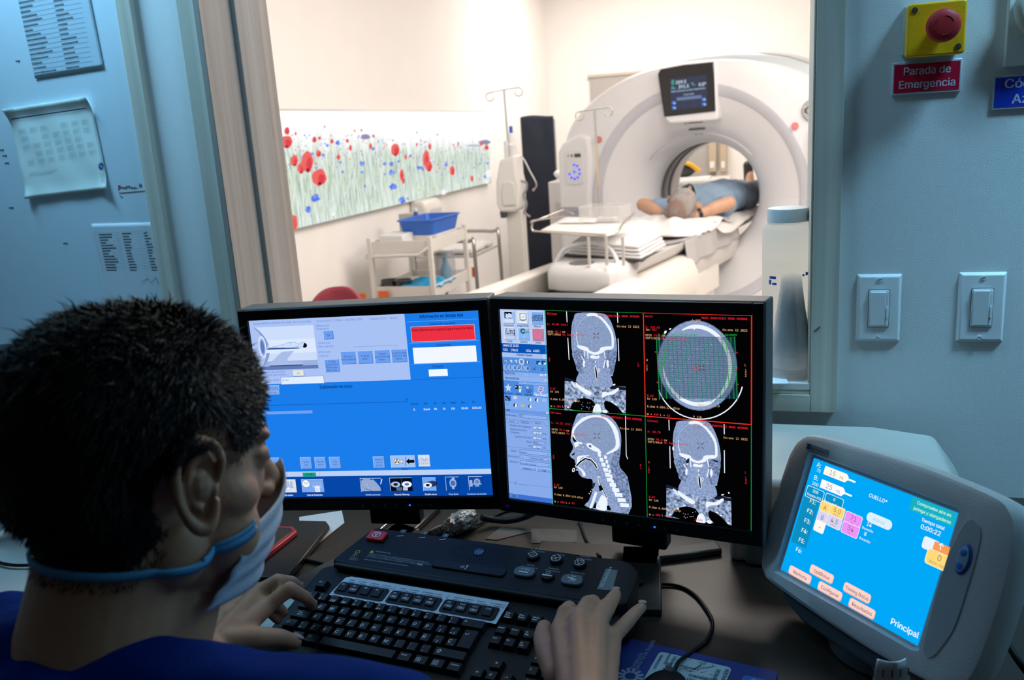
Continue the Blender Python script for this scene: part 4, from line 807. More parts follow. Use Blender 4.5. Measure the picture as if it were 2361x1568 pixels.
    for k in range(26): P.ell(*V(0.22+random.random()*0.22, 0.10+random.random()*0.22), 0.0004, 0.0003, (0.8, 0.87, 0.97))
    P.line(q([(0.13, 0.08), (0.10, 0.20), (0.11, 0.36), (0.17, 0.52)]), (0.62, 0.70, 0.84), 0.0004); P.line(q([(0.15, 0.09), (0.125, 0.2), (0.13, 0.33)]), (0.38, 0.45, 0.6), 0.0004); P.line(q([(0.78, 0.14), (0.82, 0.27), (0.83, 0.40)]), (0.38, 0.45, 0.6), 0.0004)
def texts(lst):
    CUR[0] = 'mono'
    for s_, x, y, x2, c in lst: P.text(s_, x, y, 0.0050, c, x2=x2, bold=0.012)
    CUR[0] = 'sans'
P.view(1140, 680, 5.6)
head_front(lambda u, v: (930+u*785-40*v*0+(-8*v), 216+v*1285+u*24), 0)
def bilin(c):
    return lambda u, v: ((c[0][0]*(1-u)+c[1][0]*u)*(1-v)+(c[3][0]*(1-u)+c[2][0]*u)*v, (c[0][1]*(1-u)+c[1][1]*u)*(1-v)+(c[3][1]*(1-u)+c[2][1]*u)*v)
for pts in (((947, 212), (954, 342)), ((964, 552), (981, 828)), ((1602, 224), (1608, 347)), ((1611, 560), (1621, 843))): P.line(pts, BW, 0.0012)
P.ell(1558, 1152, 0.0022, 0.0012, BW, a=0.4)
def cross(x, y, r=34):
    for sx, sy in ((1, 1), (1, -1), (-1, 1), (-1, -1)): P.line([(x+sx*r*0.4, y+sy*r*0.4), (x+sx*r, y+sy*r)], (0.42, 0.08, 0.16), 0.0009)
cross(1329, 520)
texts([('Oblique', 692, 248, 824, RED), ('A: 10.00 (coi)', 698, 384, 958, RED), ('DFOV', 704, 482, 776, ORG), ('38.3', 796, 483, 872, RED), ('cm', 888, 484, 930, ORG), ('SOFT/AR10', 706, 514, 872, ORG), ('No Image Filter', 896, 518, 1180, RED), ('MAZO RODRIGUEZ OMAR HERNAN', 1352, 270, 1882, RED), ('Ex:ene 12 2022', 1594, 408, 1882, ORG), ('0.47', 738, 1214, 806, RED), ('kV 120', 740, 1252, 848, ORG), ('0.6mm 0.984:1/0.62sp', 742, 1346, 1114, ORG), ('W =', 745, 1440, 802, ORG), ('300', 820, 1442, 874, RED), ('L =', 894, 1444, 945, ORG), ('36', 970, 1448, 1005, RED), ('S', 1280, 298, 1296, RED), ('I', 1318, 1476, 1330, RED)])
for s_, x, y in (('R', 718, 830), ('P', 720, 858), ('L', 1860, 888), ('A', 1860, 920)): P.text(s_, x, y, 0.0050, RED)
# lower left: sagittal
P.view(1140, 880, 4.611); q_ = lambda pts: pts
P.spoly([(895, 340), (950, 326), (1180, 340), (1280, 400), (1340, 500), (1358, 600), (1350, 720), (1336, 830), (1345, 900), (1390, 970), (1430, 1030), (1438, 1372), (1000, 1312), (1020, 1240), (1060, 1120), (1050, 1025), (1000, 1015), (945, 1000), (910, 960), (905, 935), (880, 930), (890, 905), (872, 895), (885, 870), (872, 850), (868, 820), (845, 805), (818, 780), (820, 755), (850, 700), (845, 660), (826, 620), (832, 540), (845, 470), (870, 400)], tiss)
P.spoly([(1290, 720), (1350, 730), (1336, 830), (1345, 900), (1430, 1030), (1438, 1372), (1370, 1365), (1300, 1120), (1230, 960)], muscle)
P.spoly([(900, 420), (960, 372), (1060, 348), (1160, 356), (1250, 410), (1310, 490), (1335, 580), (1330, 700), (1215, 760), (1208, 745), (1285, 695), (1300, 640), (1290, 570), (1250, 470), (1180, 390), (1080, 370), (990, 395), (900, 460), (862, 520), (868, 570), (890, 620), (950, 640), (940, 655), (880, 640), (842, 590), (838, 530), (860, 470)], BW)
P.spoly([(905, 462), (990, 397), (1080, 372), (1180, 392), (1248, 472), (1288, 570), (1298, 640), (1284, 693), (1210, 742), (1160, 730), (1080, 660), (1010, 635), (950, 636), (892, 616), (870, 570), (864, 522)], brn)
P.poly([(845, 560), (868, 600), (895, 630), (862, 630), (845, 600)], BK)
P.poly([(858, 640), (905, 640), (915, 670), (870, 690)], BW); P.spoly([(990, 650), (1040, 645), (1060, 665), (1130, 710), (1145, 750), (1115, 740), (1050, 715), (1010, 690)], BW); P.poly([(1015, 665), (1040, 660), (1045, 690), (1020, 685)], (0.35, 0.42, 0.58)); P.poly([(905, 660), (1000, 670), (980, 700), (920, 690)], tissd)
P.poly([(840, 760), (865, 745), (875, 740), (862, 768), (840, 775)], BK)
P.spoly([(905, 780), (1010, 772), (1015, 778), (940, 796), (905, 850), (890, 860), (892, 825)], BW); P.line([(890, 880), (930, 835), (980, 803), (1040, 818), (1080, 860), (1100, 900)], BW, 0.0042); P.line([(890, 880), (930, 837), (980, 806), (1040, 822), (1078, 864), (1098, 900)], BK, 0.0022)
P.spoly([(900, 890), (915, 895), (960, 930), (982, 965), (975, 990), (955, 985), (940, 940), (910, 912)], BW); P.ell(856, 925, 0.0022, 0.0036, BW, a=-0.4); P.ell(856, 925, 0.0010, 0.0020, BK, a=-0.4)
for i in range(11):
    t = i/10; x = 1124+(i*22 if i < 5 else 110+(i-5)*31)-0; y = 760+i*53; w1 = 16+i*3.0
    P.poly([(x-w1, y-20), (x+w1, y-14), (x+w1+6, y+26), (x-w1+8, y+22)], BW)
for i in range(8): P.ell(1192+i*15, 792+i*45+(i*i*1.2), 0.0022, 0.0030, BW)
P.line([(1120, 1000), (1130, 1060), (1170, 1150), (1205, 1220)], BW, 0.0032); P.line([(1122, 1010), (1134, 1062), (1172, 1148), (1203, 1212)], (0.3, 0.38, 0.52), 0.0016); P.poly([(1120, 1090), (1150, 1085), (1170, 1130), (1130, 1150)], BK)
P.spoly([(1080, 1160), (1098, 1155), (1103, 1175), (1070, 1270), (1048, 1322), (1024, 1318), (1050, 1250)], BW); P.spoly([(1120, 1250), (1150, 1190), (1180, 1200), (1210, 1240), (1200, 1345), (1095, 1328)], BW); P.poly([(1205, 1300), (1230, 1295), (1248, 1330), (1245, 1350), (1208, 1345)], BK)
P.poly([(1058, 1322), (1084, 1262), (1094, 1270), (1092, 1328)], BK); P.poly([(1048, 1060), (1090, 1060), (1075, 1100), (1062, 1120)], (0.15, 0.18, 0.28))
P.line([(1404, 358), (1408, 560), (1411, 770), (1426, 810)], BW, 0.0011); cross(1101, 566, 30)
for k in range(3): P.ell(1052-k*15, 1128+k*22, 0.0008, 0.0008, BW)
texts([('Oblique', 616, 330, 722, RED), ('L: 14.12 (coi)', 622, 436, 832, RED), ('DFOV', 626, 506, 690, ORG), ('38.3', 704, 510, 762, RED), ('cm', 776, 518, 808, ORG), ('SOFT/AR10', 626, 538, 762, ORG), ('No Image Filter', 782, 550, 1010, RED), ('MAZO RODRIGUEZ OMAR HERNAN', 1148, 370, 1574, RED), ('Ex:ene 12 2022', 1342, 494, 1574, ORG), ('0.47', 652, 1086, 706, RED), ('kV 120', 652, 1112, 740, ORG), ('0.6mm 0.984:1/0.62sp', 656, 1186, 954, ORG), ('W =', 656, 1262, 700, ORG), ('436', 718, 1268, 762, RED), ('L =', 776, 1274, 820, ORG), ('42', 838, 1280, 866, RED), ('S', 1088, 392, 1102, RED), ('I', 1116, 1314, 1126, RED)])
for s_, x, y in (('A', 638, 784), ('R', 638, 808), ('P', 1554, 884), ('L', 1556, 912)): P.text(s_, x, y, 0.0050, RED)
# upper right: axial with slice grid
P.view(1470, 680, 5.226)
cx_, cy_ = 735, 838
def sk(rx, ry, n=40, ph=0.0):
    return [(cx_+rx*math.cos(t)*(1+0.03*math.cos(2*t))+6*math.sin(t), cy_+ry*math.sin(t)+rx*0.05*math.cos(t)) for t in [2*PI*i/n for i in range(n)]]
P.poly(sk(468, 546), tiss); P.line(sk(462, 540), (0.30, 0.36, 0.5), 0.0006, True); P.poly(sk(440, 512), brn)
def arc(rx, ry, a0, a1, w0, w1, n=24):
    o = []; i_ = []
    for k in range(n+1):
        t = math.radians(a0+(a1-a0)*k/n); wd_ = (w0+(w1-w0)*k/n)*min(1, 6*min(k, n-k)/n+0.25)
        for r_, l in ((1, o), (-1, i_)): l.append((cx_+(rx+r_*wd_/2)*math.cos(t), cy_+(ry+r_*wd_/2)*math.sin(t)+rx*0.05*math.cos(t)))
    P.poly(o+i_[::-1], BW)
arc(395, 470, -118, 60, 52, 40); arc(415, 470, 60, 175, 60, 22)
P.poly([(640, 360), (700, 410), (730, 360)], BW)
arcp = [(cx_+30+525*math.cos(math.radians(a)), 975+512*math.sin(math.radians(a))) for a in range(14, 168, 7)]
P.line(arcp, BW, 0.0016)
random.seed(9)
for k in range(70): P.ell(380+random.random()*600, 560+random.random()*520, 0.0006, 0.0005, (0.78, 0.86, 0.97))
P.ell(350, 437, 0.0016, 0.0026, BW, a=-0.6); P.ell(408, 398, 0.0018, 0.0010, BW, a=0.5)
gd = (0.12, 0.25, 0.34)
for k in range(62):
    y = 492+k*12.1
    P.line([(246+k*0.5, y), (1196+k*0.5, y+6)], gd, 0.0007)
for k in range(1, 18):
    x = 248+k*0+[0, 24, 78, 132, 184, 236, 290, 346, 400, 456, 510, 564, 618, 676, 730, 786, 838, 892][k]
    P.line([(x, 500), (x+36, 1240)], (0.08, 0.50, 0.42) if 2 < k < 16 else GRN, 0.0009)
P.line([(242, 530), (276, 1250)], GRN, 0.0009); P.line([(1188, 492), (1214, 1258)], GRN, 0.0009)
for k, s_ in enumerate(('5', '10', '15', '20', '25', '30', '35', '40', '45')): P.text(s_, 258+k*54, 480, 0.0044, GRN, bold=0.02)
for x, s_ in ((1018, '75'), (1070, '80'), (1124, '85'), (1170, '89')): P.text(s_, x, 480, 0.0044, GRN, bold=0.02)
for k, s_ in enumerate(('50', '55', '60', '65', '70')): P.text(s_, 768+k*54, 1278, 0.0044, (0.15, 0.55, 0.45), bold=0.02)
cross(785, 868); P.line([(703, 852), (742, 852), (744, 892), (704, 892)], RED, 0.0005, True); P.ell(722, 872, 0.0010, 0.0010, RED); P.ell(1204, 877, 0.0012, 0.0012, RED); P.ell(260, 863, 0.0010, 0.0010, RED)
for x, y in ((232, 676), (1215, 682), (252, 1045), (1225, 1066)): P.line([(x-9, y), (x, y-8), (x+9, y), (x, y+8)], RED, 0.0005, True)
texts([('Axial', 106, 256, 200, RED), ('I: 132.62', 108, 388, 284, RED), ('Im:', 110, 420, 164, ORG), ('462', 188, 422, 244, RED), ('DFOV', 110, 484, 186, ORG), ('24.0', 208, 486, 288, RED), ('cm', 304, 490, 344, ORG), ('SOFT/AR10', 110, 520, 286, ORG), ('No Image Filter', 308, 526, 606, RED), ('MAZO RODRIGUEZ OMAR HERNAN', 790, 274, 1342, RED), ('Ex:ene 12 2022', 1042, 418, 1342, ORG), ('A 130', 670, 304, 774, ORG), ('0.63', 126, 1214, 204, RED), ('kV 120', 126, 1250, 242, ORG), ('0.6mm 0.984:1/0.62sp', 126, 1342, 516, ORG), ('W =', 126, 1434, 186, ORG), ('436', 206, 1440, 262, RED), ('L =', 282, 1446, 340, ORG), ('42', 362, 1452, 400, RED), ('P 110', 680, 1468, 780, ORG), ('Spacing : 2.0', 734, 1322, 998, ORG)])
for i, s_ in enumerate('R 117'): P.text(s_, 116, 788+i*31, 0.0050, ORG)
for i, s_ in enumerate('L 123'): P.text(s_, 1306, 846+i*32, 0.0050, ORG)
# lower right: coronal
P.view(1470, 940, 4.9)
head_front(bilin([(340, 128), (1050, 150), (1062, 1312), (330, 1228)]), 1)
for pts in (((365, 128), (368, 240)), ((374, 426), (378, 665)), ((988, 176), (989, 284)), ((988, 470), (988, 718))): P.line(pts, BW, 0.0012)
P.ell(965, 964, 0.0022, 0.0010, BW, a=0.4); P.ell(1035, 943, 0.0012, 0.0012, BW); P.ell(412, 447, 0.0012, 0.0030, BW)
cross(720, 416)
texts([('Coronal', 122, 144, 244, RED), ('A: 10.70', 124, 266, 268, RED), ('DFOV', 126, 350, 198, ORG), ('38.3', 216, 356, 290, RED), ('cm', 306, 362, 342, ORG), ('SOFT/AR10', 126, 380, 288, ORG), ('No Image Filter', 308, 392, 580, RED), ('MAZO RODRIGUEZ OMAR HERNAN', 750, 192, 1254, RED), ('Ex:ene 12 2022', 978, 334, 1250, ORG), ('I 42', 640, 216, 716, RED), ('0.47', 136, 994, 206, RED), ('kV 120', 136, 1028, 242, ORG), ('0.6mm 0.984:1/0.62sp', 138, 1108, 492, ORG), ('W =', 138, 1192, 190, ORG), ('300', 210, 1196, 262, RED), ('L =', 280, 1200, 328, ORG), ('30', 350, 1212, 384, RED), ('I 426', 644, 1248, 736, RED)])
for i, s_ in enumerate('R 189'): P.text(s_, 128, 612+i*28, 0.0050, RED)
for i, s_ in enumerate('L 198'): P.text(s_, 1216, 728+i*29, 0.0050, RED)
# view borders
P.view(0, 0, 1); xa, xm, xb = P.p(1259, 715)[0], P.p(1488, 840)[0], P.p(1736, 850)[0]; ya, ym, yb = P.p(1500, 719)[1], P.p(1488, 957)[1], P.p(1490, 1187)[1]
def bl(p, c, t=0.0008):
    z = P.nz(); (u0, v0), (u1, v1) = p; P.mb.add([(u0-t/2, v0-t/2, z), (u1+t/2, v0-t/2, z), (u1+t/2, v1+t/2, z), (u0-t/2, v1+t/2, z)], [(0, 1, 2, 3)], P.col(c))
for p in (((xa, ya), (xm, ya)), ((xa, ym), (xm, ym)), ((xa, yb), (xb, yb)), ((xm, yb), (xm, ym)), ((xb, yb), (xb, ym))): bl(p, GRN)
bl(((xa, yb), (xa, ya)), (0.15, 0.72, 0.68), 0.0010)
for p in (((xm, ya), (xb, ya)), ((xb, ym), (xb, ya)), ((xm+0.0005, ym), (xb, ym)), ((xm+0.0005, ym), (xm+0.0005, ya))): bl(p, (0.95, 0.20, 0.12), 0.0013)
P.build('screen', tr_, MRt @ Matrix.Translation((0, -0.0072, 0)), 'screen with a blue tool column and four black scan views')
MB().box(-SW/2-0.004, SW/2+0.004, -0.0063, -0.005, -SH/2-0.004, SH/2+0.004, M=MRt).build('panel', blackg, tr_)
# ================================================================= OPERATOR CONSOLE KEYBOARD
U = 0.01905; KT = 0.1922; KY = -0.1037; KO = Vector((-0.6446, 0.9703, DZ))
KM = Matrix.Translation((0, 0, 0.7958-DZ)) @ Matrix.Rotation(KT, 4, 'X')       # key plane inside the console frame
KW = Matrix.Translation(KO) @ Matrix.Rotation(KY, 4, 'Z') @ KM; KWi = KW.inverted()
def kinv(px, py):
    d = KWi.to_3x3() @ ray(px, py); e = KWi @ EYE; q = e - d*(e.z/d.z); return q.x, q.y
def z3(x, y): return kinv(700+x/4.722, 1150+y/4.722)
def z5(x, y): return kinv(1050+x/4.26, 1200+y/4.26)
kb = thing('console_keyboard', 'black scanner console keyboard with key rows and a raised panel of scan buttons behind them', 'keyboard', KO, KY)
kbl = mat('keyboard_black', (0.006, 0.007, 0.0075), 0.42, bump=0.08, bscale=900, spec=0.2); kcap = mat('key_cap', (0.006, 0.0065, 0.007), 0.40, bump=0.05, bscale=900, spec=0.25)
leg_ = mat('key_legend', (0.85, 0.88, 0.90), 0.6); strip = mat('label_strip', (0.52, 0.60, 0.68), 0.6); dim = mat('dim_legend', (0.32, 0.36, 0.38), 0.6)
def wedge(mb, outline, ctop, m=None, zb=0.0):
    """outline in key-plane metres, raised to ctop above the key plane, down to the desk"""
    n = len(outline); top = [KM @ Vector((a, b, ctop)) for a, b in outline]; bot = [Vector((v.x, v.y, zb)) for v in top]
    mb.add(top+bot, [tuple(range(n)), tuple(range(2*n-1, n-1, -1))]+[(i, i+n, (i+1) % n+n, (i+1) % n) for i in range(n)], m)
g = MB(); wedge(g, rr(-1.35*U, 23.4*U, -5.2*U, 4.9*U, 0.018), -0.0085, zb=0.003); g.build('base', kbl, kb, bev=0.004, seg=3)
g = MB(); g.tube([KM @ Vector((a*U, -4.75*U, -0.008)) for a in (-0.9, 0, 6, 12, 18, 22.9)], [0.006, 0.009, 0.010, 0.010, 0.010, 0.008], 14, None, flat=0.55); g.build('front_ridge', kbl, kb, smooth=70)
# white label strip with three key pockets
g = MB(); zt = 0.0006
def flat(mb, pts, z, m=None): mb.add([KM @ Vector((a, b, z)) for a, b in pts], [tuple(range(len(pts)))], m)
flat(g, [(1.37*U, 1.38*U), (15.2*U, 1.40*U), (15.3*U, 3.66*U), (2.0*U, 3.66*U), (1.60*U, 3.45*U)], zt-0.0035, strip)
for i in range(3):
    for k, (a, n) in enumerate(((2.1+i*4.5, 4),)):
        for j in range(n):
            for q in range(2):
                w_ = random.uniform(0.4, 0.8); x = (a+j*1.03)*U
                flat(g, [(x, (3.25-q*0.22)*U), (x+w_*U, (3.25-q*0.22)*U), (x+w_*U, (3.31-q*0.22)*U), (x, (3.31-q*0.22)*U)], zt-0.0033, ink)
            flat(g, [((a+j*1.03+0.86)*U, 2.95*U), ((a+j*1.03+0.90)*U, 2.95*U), ((a+j*1.03+0.94)*U, 3.38*U), ((a+j*1.03+0.90)*U, 3.38*U)], zt-0.0033, ink)
g.build('label_strip', None, kb, smooth=None)
for a0, a1 in ((1.58, 5.92), (6.10, 10.38), (10.55, 14.95)):
    g = MB(); flat(g, rr(a0*U, a1*U, 1.58*U, 2.95*U, 0.005), zt-0.0030); g.build('key_pocket', kbl, kb, smooth=None)
def ring_geo(mb, r, t, M, m=None, n=28, z=0.0004):
    vs = []; fs = []
    for i in range(n): a = 2*PI*i/n; vs += [((r-t)*math.cos(a), (r-t)*math.sin(a), z), (r*math.cos(a), r*math.sin(a), z)]
    for i in range(n): j = (i+1) % n; fs.append((2*i, 2*i+1, 2*j+1, 2*j))
    mb.add(vs, fs, m, M)
def seg_geo(mb, pts, t, M, m=None, z=0.0004, closed=False):
    q = [Vector((*p, z)) for p in pts]
    if closed: q.append(q[0])
    for a, b in zip(q, q[1:]):
        d = (b-a).normalized(); n = Vector((-d.y, d.x, 0))*t/2; e = d*t*0.4
        mb.add([a-e+n, b+e+n, b+e-n, a-e-n], [(0, 1, 2, 3)], m, M)
def keycap(a, b, w_=1.0, h_=1.0, leg=(), name='key', low=False):
    g = MB(); W_, H_ = (w_*U-0.0012)/2, (h_*U-0.0012)/2
    g.frus(-W_, W_, -H_, H_, -0.0085, -0.0005, 0.0030, 0.0024, kcap, oy=0.0006)
    for s_, x, y, sz in leg:
        if s_ in '▭⊞▤':      # drawn marks: a framed box, a flag of four squares, a menu sheet
            w2 = sz*(0.62 if s_ == '▭' else 0.40); h2 = sz*(0.22 if s_ == '▭' else 0.40); T = Matrix.Translation((x+w2, y+h2*0.8, -0.0007)); c4 = [(-w2, -h2), (w2, -h2), (w2, h2), (-w2, h2)]
            seg_geo(g, c4, 0.0005, T, leg_, closed=True)
            if s_ == '▭': seg_geo(g, [(-w2*0.4, 0), (w2*0.4, 0)], 0.0010, T, leg_)
            elif s_ == '⊞': seg_geo(g, [(-w2, 0), (w2, 0)], 0.0005, T, leg_); seg_geo(g, [(0, -h2), (0, h2)], 0.0005, T, leg_)
            else:
                for k in (-0.5, 0, 0.5): seg_geo(g, [(-w2*0.6, h2*k), (w2*0.6, h2*k)], 0.0004, T, leg_)
            continue
        vs, fs, wd_ = text_geo(s_, 0.01)
        M = Matrix.Translation((x, y, -0.0003)) @ Matrix.Shear('XY', 4, (0.12, 0)) if False else Matrix.Translation((x, y, -0.0003))
        g.add([(v.x*sz+v.y*sz*0.16, v.y*sz, v.z) for v in vs], fs, leg_, M)
    M = KM @ Matrix.Translation((a*U, b*U, 0)); g.M = Matrix.Identity(4); g.v = [M @ v for v in g.v]
    return g.build(name, None, kb, smooth=None)
OFF = 0.15  # legends sit left and above the cap centre
def letter(s_): return ((s_, -0.0052, -0.0022, 0.0078),)
def two(t, b_): return ((t, -0.0050, 0.0022, 0.0048), (b_, -0.0050, -0.0052, 0.0062))
def word(*ls): return tuple((l, -0.0058, 0.0018-0.0040*i, 0.0036) for i, l in enumerate(ls))
def oK(a, b): return a+OFF, b-0.05
for i, s_ in enumerate('QWERTYUIOP'): keycap(*oK(1.5+i, 0), leg=letter(s_))
for i, s_ in enumerate('ASDFGHJKLÑ'): keycap(*oK(1.75+i, -1), leg=letter(s_))
for i, s_ in enumerate('ZXCVBNM'): keycap(*oK(2.25+i, -2), leg=letter(s_))
nums = [('ª', 'º'), ('!', '1'), ('"', '2@'), ('·', '3#'), ('$', '4'), ('%', '5'), ('&', '6¬'), ('/', '7'), ('(', '8'), (')', '9'), ('=', '0'), ('?', "'"), ('¿', '¡')]
for i, (t_, b_) in enumerate(nums): keycap(*oK(0+i, 1), leg=two(t_, b_))
keycap(*oK(13.5, 1), w_=2.0, leg=(('←', -0.014, 0.0, 0.007),))
keycap(*oK(0.25, 0), w_=1.5, leg=(('↹', -0.010, 0.0, 0.006),)); keycap(*oK(0.375, -1), w_=1.75, leg=word('Bloq', 'Mayús')); keycap(*oK(0.12, -2), w_=1.25, leg=(('⇧', -0.008, -0.002, 0.008),)); keycap(*oK(1.25, -2), leg=two('>', '<'))
keycap(*oK(11.5, 0), leg=two('^', '` [')); keycap(*oK(12.5, 0), leg=two('*', '+ ]')); keycap(*oK(11.75, -1), leg=two('¨', '´ {')); keycap(*oK(12.75, -1), leg=(('Ç', -0.0052, -0.0005, 0.0076), ('}', 0.001, -0.006, 0.0045)))
keycap(*oK(13.75, -0.48), w_=1.35, h_=1.95, leg=(('↵', -0.008, 0.006, 0.007),))
keycap(*oK(9.25, -2), leg=two(';', ',')); keycap(*oK(10.25, -2), leg=two(':', '.')); keycap(*oK(11.25, -2), leg=two('_', '-')); keycap(*oK(13.1, -2), w_=2.65, leg=(('⇧', -0.020, -0.002, 0.009),))
keycap(*oK(0.125, -3), w_=1.25, leg=word('Control')); keycap(*oK(1.375, -3), w_=1.25, leg=(('⊞', -0.006, -0.002, 0.008),)); keycap(*oK(2.63, -3), w_=1.25, leg=word('Alt')); keycap(*oK(6.4, -3), w_=6.25, name='space_bar')
keycap(*oK(10.15, -3), w_=1.25, leg=word('Alt Gr')); keycap(*oK(11.4, -3), w_=1.25, leg=(('⊞', -0.006, -0.002, 0.007),)); keycap(*oK(12.65, -3), w_=1.25, leg=(('▤', -0.006, -0.002, 0.008),)); keycap(*oK(13.9, -3), w_=1.25, leg=word('Control'))
keycap(*oK(0, 2.35), leg=word('Esc'))
for i in range(12):
    a = [1.97, 2.97, 3.97, 4.96, 6.49, 7.49, 8.5, 9.5, 11.02, 12.03, 13.04, 14.07][i]
    keycap(a+0.13, 2.30, w_=0.98, h_=1.1, leg=(('F%d' % (i+1), -0.0050, 0.0036, 0.0046),)+((('▭', -0.0056, -0.0028, 0.0075),) if i in (1, 4, 5, 6, 7, 8, 9, 10) else ()))
for i, ls in enumerate((('Impr', 'Pant', 'PetSis'), ('Bloq', 'Despl'), ('Pausa', 'Inter'))): keycap(*oK(15.68+i*1.02, 2.4), leg=word(*ls))
for i, ls in enumerate((('Insert',), ('Inicio',), ('Re', 'Pág'))): keycap(*oK(15.68+i*1.02, 0.93), leg=word(*ls))
for i, ls in enumerate((('Supr',), ('Fin',), ('Av', 'Pág'))): keycap(*oK(15.68+i*1.02, -0.08), leg=word(*ls))
for a, b, s_ in ((16.6, -2.1, '↑'), (15.66, -3.1, '←'), (16.62, -3.1, '↓'), (17.68, -3.1, '→')): keycap(*oK(a, b), leg=((s_, -0.004, -0.001, 0.007),))
npd = [('Bloq', 19.1, 0.93), ('/', 20.1, 0.93), ('*', 21.1, 0.93), ('-', 22.1, 0.93), ('7', 19.1, -0.08), ('8', 20.1, -0.08), ('9', 21.1, -0.08), ('4', 19.1, -1.08), ('5', 20.1, -1.08), ('6', 21.1, -1.08), ('1', 19.1, -2.08), ('2', 20.1, -2.08), ('3', 21.1, -2.08)]
for s_, a, b in npd: keycap(*oK(a, b), leg=((s_, -0.005, 0.0, 0.0045 if len(s_) > 1 else 0.006),))
keycap(*oK(22.1, -0.58), h_=2.0, leg=(('+', -0.004, 0.0, 0.006),)); keycap(*oK(22.1, -2.58), h_=2.0, leg=word('Intro')); keycap(*oK(19.6, -3.08), w_=2.0, leg=(('0', -0.012, 0, 0.006),)); keycap(*oK(21.1, -3.08), leg=(('.', -0.004, 0.0, 0.006),))
# raised scan panel behind the keys
CT = 0.004
g = MB(); wedge(g, [(-0.2*U, 4.65*U), (-0.35*U, 4.9*U), (-0.2*U, 5.4*U), (0.75*U, 8.9*U), (1.05*U, 9.25*U), (1.6*U, 9.35*U), (22.2*U, 9.45*U), (23.0*U, 9.15*U), (23.6*U, 8.4*U), (23.75*U, 7.6*U), (23.6*U, 5.2*U), (23.2*U, 4.7*U), (22.6*U, 4.6*U)], CT, zb=0.006)
pan = g.build('scan_panel', kbl, kb, bev=0.006, seg=3)
g = MB(); g.tube([KM @ Vector((a*U, 4.62*U, -0.001)) for a in (0.0, 1.0, 8, 16, 22.8)], [0.006, 0.008, 0.008, 0.008, 0.006], 12, None, flat=0.6); g.build('palm_edge', kbl, kb, smooth=70)
def on_panel(x, y): return KM @ Matrix.Translation((x, y, CT))
x, y = z3(808, 448)
rb = MB().prism(rr(-0.0150, 0.0150, -0.0105, 0.0105, 0.003), 0.0, 0.006, ax='Z', M=on_panel(x, y)).build('red_stop_button', mat('button_red', (0.70, 0.02, 0.02), 0.4), kb, bev=0.0015, label='red square stop button')
g = MB(); M_ = on_panel(x, y) @ Matrix.Translation((0, 0, 0.0062)); ring_geo(g, 0.0068, 0.0009, M_); seg_geo(g, [(-0.0035, 0.0038), (0.0035, 0.0038), (0, -0.0045)], 0.0007, M_, closed=True); seg_geo(g, [(-0.0012, 0.0018), (0.0012, 0.0018), (0, -0.0014)], 0.0006, M_, closed=True)
g.build('symbol', mat('symbol_white', (0.75, 0.75, 0.75), 0.5), rb, smooth=None)
# warning print, microphone mark, talk bar, badge
g = MB(); ym = mat('warn_yellow', (0.55, 0.42, 0.01), 0.5)
x, y = z3(750, 602); flat(g, [(x-0.0035, y-0.0025), (x+0.0035, y-0.0025), (x, y+0.0038)], CT+0.0004, ym)
x, y = z3(588, 612); ring_geo(g, 0.0040, 0.0011, on_panel(x, y+0.002), ym, 12); seg_geo(g, [(x-x-0.0018, -0.003), (-0.003, -0.008)], 0.0008, on_panel(x, y), ym); seg_geo(g, [(0.0, -0.003), (-0.0006, -0.0085)], 0.0008, on_panel(x, y), ym); seg_geo(g, [(0.002, -0.003), (0.003, -0.0075)], 0.0008, on_panel(x, y), ym)
def ptx(s_, xx, yy, sz, m=dim, k=z3, rot=0): a, b = k(xx, yy); g.text(s_, 0, 0, sz, m, on_panel(a, b) @ Matrix.Translation((0, 0, 0.0004)) @ Matrix.Rotation(rot, 4, 'Z'))
ptx('Rayos X', 498, 686, 0.0044); ptx('Activar', 512, 668, 0.0044); ptx('Advertencia', 786, 603, 0.0052)
for i, s_ in enumerate(('Este equipo de rayos X puede ser peligroso para el paciente y el', 'operador a no ser que se observen los factores de exposición seguros,', 'las instrucciones de uso y los calendarios de mantenimiento.', '', 'Sólo debe ser utilizado por personal autorizado.')): ptx(s_, 716-i*13, 626+i*15.5, 0.0038)
ptx('Mic', 1240, 746, 0.0060, leg_)
for x_, y_, s_ in ((1090, 378, '1'), (1325, 396, '2'), (1550, 424, '3')):
    a, b = z3(x_, y_); flat(g, rr(a-0.005, a+0.005, b-0.004, b+0.004, 0.001), CT+0.0003, mat('dim_key', (0.05, 0.07, 0.075), 0.5)); g.text(s_, a*0, 0, 0.006, leg_, on_panel(a-0.001, b-0.002) @ Matrix.Translation((0, 0, 0.0005)))
for x_, y_ in ((1050, 435), (1285, 452), (1510, 472)): a, b = z3(x_, y_); seg_geo(g, [(-0.004, 0), (0.0, 0.001), (0.005, 0.003)], 0.0010, on_panel(a, b), leg_)
for x_, y_ in ((1270, 240),): pass
g.build('printed_notes', None, pan, smooth=None)
a0, b0 = z3(1390, 755); a1, b1 = z3(2190, 870); 
tk = MB().prism(rr(a0, a1, b0-0.003, b0+0.0150, 0.007), 0.0, 0.003, ax='Z', M=KM @ Matrix.Translation((0, 0, CT))).build('talk_bar', kcap, kb, bev=0.0015)
g = MB(); x, y = z3(1765, 790); M_ = on_panel(x, y) @ Matrix.Translation((0, 0, 0.0032))
for k in range(3): seg_geo(g, [(-0.002-k*0.0022, -0.002), (-0.0013-k*0.0022, 0.002)], 0.0007, M_)
seg_geo(g, [(0.001, 0.004), (0.004, 0.004), (0.002, 0.0015), (0.0035, 0.0), (0.001, -0.003), (0.003, -0.0045)], 0.0008, M_); g.build('talk_symbol', leg_, tk, smooth=None)
x, y = z3(1915, 608)
